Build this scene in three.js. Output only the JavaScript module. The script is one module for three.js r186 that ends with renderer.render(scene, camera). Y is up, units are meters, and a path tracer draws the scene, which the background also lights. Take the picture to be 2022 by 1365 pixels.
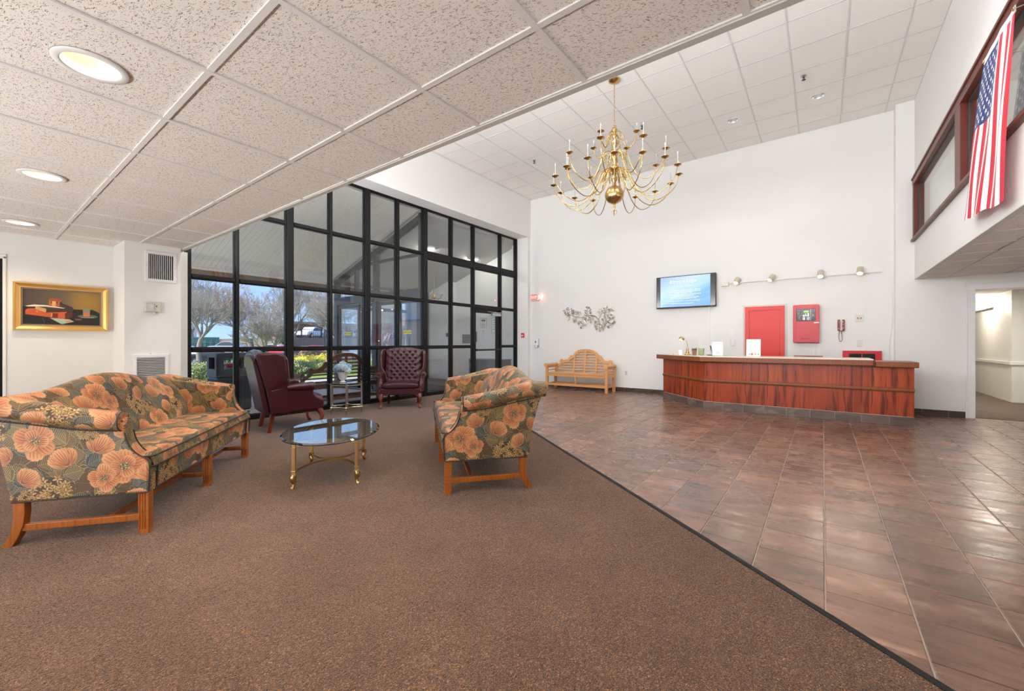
import * as THREE from 'three';
import { RoundedBoxGeometry } from 'three/addons/geometries/RoundedBoxGeometry.js';
import { mergeGeometries, mergeVertices, toCreasedNormals } from 'three/addons/utils/BufferGeometryUtils.js';
import { RectAreaLightUniformsLib } from 'three/addons/lights/RectAreaLightUniformsLib.js';
import { Sky } from 'three/addons/objects/Sky.js';

// ------------------------------------------------------------------ camera, sky, sun, exposure
const scene = new THREE.Scene();
const W = 2022, H = 1365;
const camera = new THREE.PerspectiveCamera(2 * Math.atan(682.5 / 819) * 180 / Math.PI, W / H, 0.05, 400);
camera.position.set(0, 1.172, 0);
camera.rotation.set(0, 36.82 * Math.PI / 180, 0);
camera.setViewOffset(W, H, 0, 5.5, W, H);
const renderer = new THREE.WebGLRenderer({ antialias: true });
renderer.toneMapping = THREE.LinearToneMapping;
renderer.toneMappingExposure = 1.0;
renderer.shadowMap.enabled = true;
RectAreaLightUniformsLib.init();
const L = {                       // lamp strengths; up and vestibule are added, cove and mezz unseen
  sun: 8.0, upperCan: 18, lowCan: 12, cove: 215, up: 86, mezz: 11, hall: 26, track: 1.7, vestibule: 1.4, sky: 1.2,
};
{ // clear spring sky: pale at the horizon, light blue above
  const w = 512, h = 256, d = new Float32Array(w * h * 4);
  for (let y = 0; y < h; y++) {
    const e = Math.max(0, Math.sin(((y + 0.5) / h - 0.5) * Math.PI)), t = Math.pow(e, 0.55);
    const c = [0.52 * (1 - t) + 0.22 * t, 0.78 * (1 - t) + 0.42 * t, 1.22 * (1 - t) + 0.98 * t];
    for (let x = 0; x < w; x++) d.set([c[0], c[1], c[2], 1], (y * w + x) * 4);
  }
  const t = new THREE.DataTexture(d, w, h, THREE.RGBAFormat, THREE.FloatType);
  t.mapping = THREE.EquirectangularReflectionMapping; t.magFilter = THREE.LinearFilter; t.needsUpdate = true;
  scene.background = t; scene.backgroundIntensity = L.sky; 
}
const sun = new THREE.DirectionalLight(new THREE.Color(1, 0.95, 0.86), L.sun);
sun.position.set(-26, 42, 42); sun.target.position.set(-22, 0, -10);
sun.castShadow = true; sun.shadow.mapSize.set(2048, 2048);
Object.assign(sun.shadow.camera, { left: -60, right: 60, top: 60, bottom: -60, near: 1, far: 160 });
scene.add(sun, sun.target);

// ------------------------------------------------------------------ helpers
const PI = Math.PI, TAU = PI * 2;
const V = (x, y, z) => new THREE.Vector3(x, y, z);
function rng(seed) { let s = seed >>> 0; return () => { s = (s + 0x6d2b79f5) | 0; let t = Math.imul(s ^ (s >>> 15), 1 | s); t = (t + Math.imul(t ^ (t >>> 7), 61 | t)) ^ t; return ((t ^ (t >>> 14)) >>> 0) / 4294967296; }; }
const lerp = (a, b, t) => a + (b - a) * t, clamp = (x, a = 0, b = 1) => Math.min(b, Math.max(a, x));
const sm = (a, b, x) => { const t = clamp((x - a) / (b - a)); return t * t * (3 - 2 * t); };

// uv in metres, by the dominant axis of each normal
function metricUV(g, ou = 0, ov = 0) {
  const p = g.attributes.position, n = g.attributes.normal, uv = new Float32Array(p.count * 2);
  for (let i = 0; i < p.count; i++) {
    const ax = Math.abs(n.getX(i)), ay = Math.abs(n.getY(i)), az = Math.abs(n.getZ(i));
    let u, v;
    if (ay >= ax && ay >= az) { u = p.getX(i); v = p.getZ(i); } else if (ax >= az) { u = p.getZ(i); v = p.getY(i); } else { u = p.getX(i); v = p.getY(i); }
    uv[i * 2] = u + ou; uv[i * 2 + 1] = v + ov;
  }
  g.setAttribute('uv', new THREE.BufferAttribute(uv, 2)); return g;
}
function B(w, h, d, x = 0, y = 0, z = 0, r = 0, seg = 2) {
  const g = r > 0 ? new RoundedBoxGeometry(w, h, d, seg, Math.min(r, w / 2.01, h / 2.01, d / 2.01)) : new THREE.BoxGeometry(w, h, d);
  g.translate(x, y, z); return metricUV(g);
}
// box from its two corners
function BB(x0, x1, y0, y1, z0, z1, r = 0) { return B(Math.abs(x1 - x0), Math.abs(y1 - y0), Math.abs(z1 - z0), (x0 + x1) / 2, (y0 + y1) / 2, (z0 + z1) / 2, r); }
function merged(gs) {
  gs = [].concat(gs).map((g) => { const q = g.index ? g.toNonIndexed() : g; for (const k of Object.keys(q.attributes)) if (!['position', 'normal', 'uv'].includes(k)) q.deleteAttribute(k); if (!q.attributes.uv) metricUV(q); return q; });
  return gs.length === 1 ? gs[0] : mergeGeometries(gs, false);
}
const names = new Map();
function numbered(n) { const c = names.get(n) ?? 0; names.set(n, c + 1); return c ? n + '_' + String(c).padStart(3, '0') : n; }
function obj(name, gs, m, parent = scene) {
  const o = new THREE.Mesh(Array.isArray(gs) ? merged(gs) : gs, m);
  o.name = parent === scene ? numbered(name) : name; o.castShadow = o.receiveShadow = true; parent.add(o); return o;
}
function tag(o, label, category, group) { o.userData.label = label; o.userData.category = category; if (group) o.userData.group = group; return o; }
function thing(name, label, category, pos = [0, 0, 0], turn = 0, group) {
  const o = new THREE.Group(); o.name = numbered(name); o.position.set(...pos); o.rotation.y = turn; scene.add(o); return tag(o, label, category, group);
}
function struct(name, gs, m) { const o = gs ? obj(name, gs, m) : new THREE.Group(); if (!gs) { o.name = numbered(name); scene.add(o); } o.userData.kind = 'structure'; return o; }
function dup(root, pos, turn, label, group) {
  const base = root.name.replace(/_\d{3}$/, ''), r = root.clone(); r.name = numbered(base); scene.add(r); if (pos) r.position.set(...pos); if (turn !== undefined) r.rotation.set(0, turn, 0);
  r.userData = { ...root.userData }; if (label) r.userData.label = label; if (group) r.userData.group = group; return r;
}
// smooth curve through points
function curve(pts, n = 24, closed = false) { return new THREE.CatmullRomCurve3(pts.map((p) => p.isVector3 ? p : V(...p)), closed, 'centripetal').getPoints(n); }
// tube with a radius per point and closed ends
function tube(pts, r, radial = 8, closed = false) {
  pts = pts.map((p) => p.isVector3 ? p : V(...p)); const n = pts.length, R = (i) => Array.isArray(r) ? (r.length === n ? r[i] : lerp(r[0], r[r.length - 1], i / (n - 1))) : r;
  const pos = [], nor = [], uv = [], idx = []; let up = null, len = 0;
  for (let i = 0; i < n; i++) {
    const a = pts[closed ? (i - 1 + n) % n : Math.max(0, i - 1)], b = pts[closed ? (i + 1) % n : Math.min(n - 1, i + 1)], t = b.clone().sub(a).normalize();
    if (!up) up = Math.abs(t.y) < 0.9 ? V(0, 1, 0) : V(1, 0, 0);
    const s = t.clone().cross(up).normalize(); up = s.clone().cross(t).normalize();
    if (i) len += pts[i].distanceTo(pts[i - 1]);
    for (let k = 0; k <= radial; k++) {
      const q = k / radial * TAU, d = s.clone().multiplyScalar(Math.cos(q)).addScaledVector(up, Math.sin(q));
      const p = pts[i].clone().addScaledVector(d, R(i)); pos.push(p.x, p.y, p.z); nor.push(d.x, d.y, d.z); uv.push(k / radial * TAU * Math.max(R(i), 0.004), len);
    }
  }
  const row = radial + 1, m = closed ? n : n - 1;
  for (let i = 0; i < m; i++) for (let k = 0; k < radial; k++) { const a = i * row + k, b = ((i + 1) % n) * row + k; idx.push(a, a + 1, b, b, a + 1, b + 1); }
  if (!closed) for (const [i, f] of [[0, -1], [n - 1, 1]]) {
    const t = (i ? pts[n - 1].clone().sub(pts[n - 2]) : pts[1].clone().sub(pts[0])).normalize().multiplyScalar(f), c = pos.length / 3;
    pos.push(pts[i].x, pts[i].y, pts[i].z); nor.push(t.x, t.y, t.z); uv.push(0, 0);
    for (let k = 0; k <= radial; k++) { const o = (i * row + k) * 3; pos.push(pos[o], pos[o + 1], pos[o + 2]); nor.push(t.x, t.y, t.z); uv.push(0.01 * Math.cos(k), 0.01 * Math.sin(k)); }
    for (let k = 0; k < radial; k++) f > 0 ? idx.push(c, c + 1 + k, c + 2 + k) : idx.push(c, c + 2 + k, c + 1 + k);
  }
  const g = new THREE.BufferGeometry(); g.setAttribute('position', new THREE.Float32BufferAttribute(pos, 3)); g.setAttribute('normal', new THREE.Float32BufferAttribute(nor, 3)); g.setAttribute('uv', new THREE.Float32BufferAttribute(uv, 2)); 
  // orient outwards
  g.setIndex(idx.map((v, i, a) => i % 3 === 1 ? a[i + 1] : i % 3 === 2 ? a[i - 1] : v)); return g;
}
const bar = (a, b, r, radial = 8) => tube([a, b], r, radial);
// straight rectangular bar between two points
function beam(a, b, w, h, r = 0) {
  a = V(...a); b = V(...b); const d = b.clone().sub(a), len = d.length(), g = B(w, h, len, 0, 0, 0, r);
  g.applyQuaternion(new THREE.Quaternion().setFromRotationMatrix(new THREE.Matrix4().lookAt(b, a, Math.abs(d.y) / len > 0.95 ? V(0, 0, 1) : V(0, 1, 0)))); g.translate((a.x + b.x) / 2, (a.y + b.y) / 2, (a.z + b.z) / 2); return g;
}
function lathe(prof, seg = 24) { return new THREE.LatheGeometry(prof.map(([r, y]) => new THREE.Vector2(Math.max(r, 0.0001), y)), seg); }
function shape(pts) { const s = new THREE.Shape(); pts.forEach(([x, y], i) => i ? s.lineTo(x, y) : s.moveTo(x, y)); s.closePath(); return s; }
function extr(pts, depth, bevel = 0, seg = 2) {
  const s = pts instanceof THREE.Shape ? pts : shape(pts);
  const g = new THREE.ExtrudeGeometry(s, { depth: depth - 2 * bevel, bevelEnabled: bevel > 0, bevelThickness: bevel, bevelSize: bevel, bevelOffset: -bevel, bevelSegments: seg, curveSegments: 16 });
  g.translate(0, 0, bevel); return metricUV(g);
}
// surface through a grid of points P(u, v), u and v in 0..1
function loft(P, nu, nv, closeV = false, smooth = true) {
  const pos = [], uv = [], idx = [];
  let prev = null; const cl = new Array(nv + 1).fill(0);
  for (let i = 0; i <= nu; i++) {
    let rl = 0, last = null; const row = [];
    for (let j = 0; j <= nv; j++) { const p = P(i / nu, j / nv); const v = p.isVector3 ? p : V(...p); if (last) rl += v.distanceTo(last); last = v; if (prev) cl[j] += v.distanceTo(prev[j]); row.push(v); pos.push(v.x, v.y, v.z); uv.push(cl[nv >> 1], rl); }
    prev = row;
  }
  for (let i = 0; i < nu; i++) for (let j = 0; j < nv; j++) { const a = i * (nv + 1) + j, b = a + nv + 1; idx.push(a, b, a + 1, b, b + 1, a + 1); }
  let g = new THREE.BufferGeometry(); g.setAttribute('position', new THREE.Float32BufferAttribute(pos, 3)); g.setAttribute('uv', new THREE.Float32BufferAttribute(uv, 2)); g.setIndex(idx);
  g.computeVertexNormals();
  if (closeV) { const n = g.attributes.normal; for (let i = 0; i <= nu; i++) { const a = i * (nv + 1), b = a + nv, v = V(n.getX(a) + n.getX(b), n.getY(a) + n.getY(b), n.getZ(a) + n.getZ(b)).normalize(); n.setXYZ(a, v.x, v.y, v.z); n.setXYZ(b, v.x, v.y, v.z); } }
  return g;
}
const ball = (r, x, y, z, w = 12, h = 8) => { const g = new THREE.SphereGeometry(r, w, h); g.translate(x, y, z); return g; };
const cyl = (r0, r1, h, x, y, z, s = 20) => { const g = new THREE.CylinderGeometry(r0, r1, h, s); g.translate(x, y, z); return g; };
const at = (g, x, y, z, ry = 0, rx = 0, rz = 0) => { g = g.clone(); g.applyMatrix4(new THREE.Matrix4().compose(V(x, y, z), new THREE.Quaternion().setFromEuler(new THREE.Euler(rx, ry, rz, 'YXZ')), V(1, 1, 1))); return g; };

// ------------------------------------------------------------------ textures and materials
function hash(x, y, s) { let h = Math.imul(x | 0, 374761393) ^ Math.imul(y | 0, 668265263) ^ Math.imul(s | 0, 1442695041); h = Math.imul(h ^ (h >>> 13), 1274126177); return ((h ^ (h >>> 16)) >>> 0) / 4294967296; }
function tnoise(x, y, px, py, s) { // tiling value noise with periods px, py
  const ix = Math.floor(x), iy = Math.floor(y), fx = x - ix, fy = y - iy, u = fx * fx * (3 - 2 * fx), v = fy * fy * (3 - 2 * fy);
  const m = (a, p) => ((a % p) + p) % p, a = m(ix, px), b = m(ix + 1, px), c = m(iy, py), d = m(iy + 1, py);
  return lerp(lerp(hash(a, c, s), hash(b, c, s), u), lerp(hash(a, d, s), hash(b, d, s), u), v);
}
function fbm(x, y, px, py, s, o = 4) { let t = 0, a = 0.5, n = 0; for (let i = 0; i < o; i++) { t += a * tnoise(x, y, px, py, s + i); n += a; a *= 0.5; x *= 2; y *= 2; px *= 2; py *= 2; } return t / n; }
function finishTex(t, w, srgb) { t.wrapS = t.wrapT = THREE.RepeatWrapping; t.magFilter = THREE.LinearFilter; t.minFilter = THREE.LinearMipmapLinearFilter; t.generateMipmaps = true; if (srgb) t.colorSpace = THREE.SRGBColorSpace; t.repeat.set(1 / w[0], 1 / w[1]); t.needsUpdate = true; return t; }
// DataTexture from a function of (x, y in 0..1); size in metres
function dtex(n, m, size, fn, srgb = true) {
  const d = new Uint8Array(n * m * 4);
  for (let y = 0; y < m; y++) for (let x = 0; x < n; x++) { const c = fn(x / n, y / m, x, y), o = (y * n + x) * 4; if (typeof c === 'number') d[o] = d[o + 1] = d[o + 2] = c; else { d[o] = c[0]; d[o + 1] = c[1]; d[o + 2] = c[2]; } d[o + 3] = 255; }
  return finishTex(new THREE.DataTexture(d, n, m), size, srgb);
}
function ctex(n, m, size, draw, srgb = true) { const c = document.createElement('canvas'); c.width = n; c.height = m; draw(c.getContext('2d'), n, m); return finishTex(new THREE.CanvasTexture(c), size, srgb); }
// a flat print that fills uv 0..1
function print(n, m, draw) { const t = ctex(n, m, [1, 1], draw); t.wrapS = t.wrapT = THREE.ClampToEdgeWrapping; return t; }
const mat = (o) => { if (Array.isArray(o.color)) o.color = new THREE.Color().setRGB(...o.color); return new THREE.MeshStandardMaterial({ roughness: 0.7, ...o }); };
const pmat = (o) => { if (Array.isArray(o.color)) o.color = new THREE.Color().setRGB(...o.color); return new THREE.MeshPhysicalMaterial({ roughness: 0.5, ...o }); };

// walls
const wallBump = dtex(512, 512, [0.5, 0.5], (u, v) => 255 * fbm(u * 64, v * 64, 64, 64, 5, 3), false);
const mWall = mat({ color: [0.80, 0.785, 0.755], roughness: 0.75, bumpMap: wallBump, bumpScale: 0.0006 });
const mWallWarm = mat({ color: [0.78, 0.755, 0.71], roughness: 0.5, bumpMap: wallBump, bumpScale: 0.0006 });
const mWhite = mat({ color: [0.82, 0.81, 0.79], roughness: 0.45 });
const mWhiteGloss = mat({ color: [0.84, 0.83, 0.81], roughness: 0.28 });
const mIvory = mat({ color: [0.72, 0.68, 0.58], roughness: 0.4 });
const mGrey = mat({ color: [0.42, 0.42, 0.41], roughness: 0.5 });
const mDark = mat({ color: [0.012, 0.012, 0.013], roughness: 0.55 });
const mBlack = pmat({ color: [0.009, 0.0088, 0.0085], roughness: 0.45, specularIntensity: 0.5 });
const mBronze = mat({ color: [0.055, 0.055, 0.058], roughness: 0.4, metalness: 0.35 });
const mSlab = mat({ color: [0.5, 0.5, 0.48], roughness: 0.9 });

// carpet: speckled loop pile
const carpetMaps = (() => {
  const n = 1024, r = rng(77), col = new Float32Array(n * n * 3), hgt = new Float32Array(n * n);
  const pal = [[92, 73, 60], [104, 84, 66], [77, 66, 59], [64, 58, 56], [122, 92, 66], [100, 70, 60], [90, 82, 74], [118, 106, 92], [56, 52, 53], [92, 74, 66], [140, 106, 74], [84, 72, 62]];
  for (let i = 0; i < n * n; i++) { col[i * 3] = 76; col[i * 3 + 1] = 60; col[i * 3 + 2] = 50; hgt[i] = 40; }
  for (let k = 0; k < 98000; k++) {
    const x = Math.floor(r() * n), y = Math.floor(r() * n), c = pal[Math.floor(r() * pal.length)], len = 3 + Math.floor(r() * 3), wid = 2 + (r() < 0.4 ? 1 : 0), sh = 0.75 + r() * 0.5, sk = r() - 0.5;
    for (let j = 0; j < len; j++) for (let i = 0; i < wid; i++) {
      const xx = (x + i + Math.round(sk * j) + n) % n, yy = (y + j) % n, o = yy * n + xx, e = 1 - 0.5 * Math.abs(j / (len - 1) - 0.5);
      col[o * 3] = c[0] * sh * e; col[o * 3 + 1] = c[1] * sh * e; col[o * 3 + 2] = c[2] * sh * e; hgt[o] = 90 + 165 * e * (0.6 + 0.4 * r());
    }
  }
  return [dtex(n, n, [1.35, 1.35], (u, v, x, y) => { const o = (y * n + x) * 3; const w = 0.92 + 0.16 * fbm(u * 6, v * 6, 6, 6, 31, 3); return [col[o] * w, col[o + 1] * w, col[o + 2] * w]; }), dtex(n, n, [1.35, 1.35], (u, v, x, y) => hgt[y * n + x], false)];
})();
const mCarpet = pmat({ map: carpetMaps[0], bumpMap: carpetMaps[1], bumpScale: 0.003, roughness: 1, specularIntensity: 0.2, sheen: 1, sheenColor: new THREE.Color(0.95, 0.93, 0.92), sheenRoughness: 0.35, color: [1.72, 1.55, 1.44] });
const mHallCarpet = mat({ map: carpetMaps[0], color: [1.9, 2.2, 2.4], bumpMap: carpetMaps[1], bumpScale: 0.003, roughness: 1 });

// slate-like floor tile
const slateN = (u, v) => fbm(u * 3, v * 14, 3, 14, 11, 5), slateF = (u, v) => fbm(u * 10, v * 60, 10, 60, 23, 4);
const slateMap = dtex(1024, 1024, [1.2, 1.2], (u, v) => {
  const a = slateN(u, v), b = slateF(u, v), c = sm(0.64, 0.8, fbm(u * 4, v * 9, 4, 9, 41, 4)), d = fbm(u * 80, v * 80, 80, 80, 51, 2);
  let k = 0.72 + 0.4 * a + 0.28 * (b - 0.5) + 0.08 * (d - 0.5); const w = c * 0.38;
  return [clamp(lerp(112 * k, 158, w), 0, 255), clamp(lerp(88 * k, 138, w), 0, 255), clamp(lerp(75 * k, 122, w), 0, 255)];
});
const slateBump = dtex(1024, 1024, [1.2, 1.2], (u, v) => 255 * clamp(0.55 * slateN(u, v) + 0.45 * slateF(u, v)), false);
const slateRough = dtex(512, 512, [1.2, 1.2], (u, v) => 255 * clamp(0.29 + 0.22 * (fbm(u * 8, v * 24, 8, 24, 61, 4) - 0.5)), false);
const slateTints = [[1.40, 1.26, 1.15], [1.2, 1.07, 0.98], [1.5, 1.28, 1.12], [1.28, 1.22, 1.15], [1.66, 1.42, 1.24], [1.08, 0.98, 0.93]];
const mSlate = slateTints.map((c) => mat({ map: slateMap, bumpMap: slateBump, bumpScale: 0.0009, roughnessMap: slateRough, roughness: 1.0, color: c }));
const mBaseTile = mat({ map: slateMap, bumpMap: slateBump, bumpScale: 0.002, roughness: 0.5, color: [0.42, 0.44, 0.48] });
const mBaseTileGrey = mat({ map: slateMap, bumpMap: slateBump, bumpScale: 0.003, roughness: 0.4, color: [0.95, 1.1, 1.25] });
const mGrout = mat({ color: [0.38, 0.31, 0.25], roughness: 0.9 });
const mVinyl = pmat({ color: [0.010, 0.0098, 0.0095], roughness: 0.6, specularIntensity: 0.4 });

// fissured acoustic ceiling tile
function fissures(n, count, seed, dark) {
  return (c, w, h) => {
    c.fillStyle = dark ? '#ffffff' : '#f0eae2'; c.fillRect(0, 0, w, h); const r = rng(seed);
    for (let k = 0; k < count; k++) {
      const x = r() * w, y = r() * h, big = r() < 0.3, len = (big ? 6 + r() * 14 : 2 + r() * 5) * w / 1024, a = 0.35 + (r() - 0.5) * 1.3, wd = (big ? 2.2 + r() * 2.6 : 1.6 + r() * 2) * w / 1024, bend = (r() - 0.5) * len;
      c.strokeStyle = dark ? `rgba(20,20,20,${0.6 + 0.4 * r()})` : `rgba(${120 + r() * 30},${102 + r() * 25},${88 + r() * 20},${0.55 + 0.4 * r()})`; c.lineWidth = wd; c.lineCap = 'round';
      for (const ox of [-w, 0, w]) for (const oy of [-h, 0, h]) { const X = x + ox, Y = y + oy; if (X < -40 || Y < -40 || X > w + 40 || Y > h + 40) continue; c.beginPath(); c.moveTo(X, Y); c.quadraticCurveTo(X + Math.cos(a) * len / 2 + bend * 0.5, Y + Math.sin(a) * len / 2 + bend * 0.4, X + Math.cos(a) * len, Y + Math.sin(a) * len); c.stroke(); }
    }
  };
}
const ceilMap = ctex(1024, 1024, [0.61, 0.61], fissures(1024, 2300, 5, false)), ceilBump = ctex(1024, 1024, [0.61, 0.61], fissures(1024, 2300, 5, true), false);
const mCeil = mat({ map: ceilMap, bumpMap: ceilBump, bumpScale: 0.003, roughness: 0.95, color: [1, 0.985, 0.975] });
const upMap = ctex(512, 512, [0.61, 0.61], (c, w, h) => { c.fillStyle = '#eeeae4'; c.fillRect(0, 0, w, h); const r = rng(9); for (let k = 0; k < 2600; k++) { c.fillStyle = `rgba(150,140,130,${0.15 + 0.3 * r()})`; c.fillRect(r() * w, r() * h, 1.2 + r() * 2, 1 + r() * 1.2); } });
const mCeilUp = mat({ map: upMap, roughness: 0.95, color: [1, 1, 1] });
const mTeeUp = mat({ color: [0.60, 0.595, 0.585], roughness: 0.8 });
const mCeilDim = mat({ map: ceilMap, bumpMap: ceilBump, bumpScale: 0.002, roughness: 0.95, color: [0.93, 0.93, 0.93] });
const mGrid = mat({ color: [0.80, 0.78, 0.75], roughness: 0.4 });
const mGridUp = mat({ color: [0.66, 0.65, 0.63], roughness: 0.5 });
const mGridGrey = mat({ color: [0.62, 0.60, 0.56], roughness: 0.45 });

// wood
function woodTex(seed, size, a, b, c, rings = 9, contrast = 1) {
  return dtex(512, 1024, size, (u, v) => {
    const w = fbm(u * 5, v * 2, 5, 2, seed, 3), g = fbm(u * 40 + 0, v * 3, 40, 3, seed + 5, 3), f = fbm(u * 160, v * 6, 160, 6, seed + 9, 2);
    const ring = 0.5 + 0.5 * Math.sin((u * rings + w * 3.2) * TAU), k = clamp(0.5 + contrast * (0.42 * (ring - 0.5) + 0.75 * (g - 0.5) + 0.3 * (f - 0.5))), dk = sm(0.62, 0.85, fbm(u * 18, v * 1, 18, 1, seed + 17, 3)) * 0.6 * contrast;
    return [0, 1, 2].map((i) => lerp(lerp(a[i], b[i], k), c[i], dk));
  });
}
const honeyTex = woodTex(3, [0.25, 1.0], [138, 72, 19], [172, 98, 32], [100, 48, 12], 7, 0.7);
const mHoney = pmat({ map: honeyTex, roughness: 0.33, clearcoat: 0.3, clearcoatRoughness: 0.25 });
const mahTex = dtex(1024, 1024, [1.3, 1.3], (u, v) => {
  const w = 0.022 * (fbm(u * 5, v * 3, 5, 3, 14, 3) - 0.5) + 0.006 * (fbm(u * 16, v * 8, 16, 8, 18, 2) - 0.5), x = u + w, a = fbm(x * 44, v * 1, 44, 1, 15, 4), f = fbm(x * 220, v * 4, 220, 4, 16, 2), d = sm(0.53, 0.72, fbm(x * 34, v * 2, 34, 2, 17, 4)), q = fbm(u * 9, v * 2, 9, 2, 19, 2), k = clamp(0.5 + 1.0 * (a - 0.5) + 0.5 * (f - 0.5) + 0.6 * (q - 0.5));
  return [0, 1, 2].map((i) => lerp(lerp([126, 46, 19][i], [178, 76, 34][i], k), [72, 23, 12][i], d * 0.72));
});
const mMahogany = pmat({ map: mahTex, roughness: 0.42, specularIntensity: 0.7, clearcoat: 0.2, clearcoatRoughness: 0.2 });
const edgeTex = woodTex(21, [0.3, 1.2], [112, 58, 24], [140, 78, 36], [86, 40, 16], 5, 0.7);
const mEdgeWood = mat({ map: edgeTex, roughness: 0.4 });
const teakTex = woodTex(33, [0.3, 1.0], [196, 138, 82], [224, 168, 110], [168, 106, 58], 6, 0.6);
const mTeak = mat({ map: teakTex, roughness: 0.5 });
const brownTex = woodTex(45, [0.3, 1.0], [84, 56, 40], [112, 78, 58], [58, 38, 28], 6, 0.7);
const mBrownWood = mat({ map: brownTex, roughness: 0.6 });
const walTex = woodTex(57, [0.3, 1.1], [82, 27, 11], [106, 40, 17], [50, 16, 7], 5, 0.8);
const mWalnut = mat({ map: walTex, roughness: 0.38 });

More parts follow.
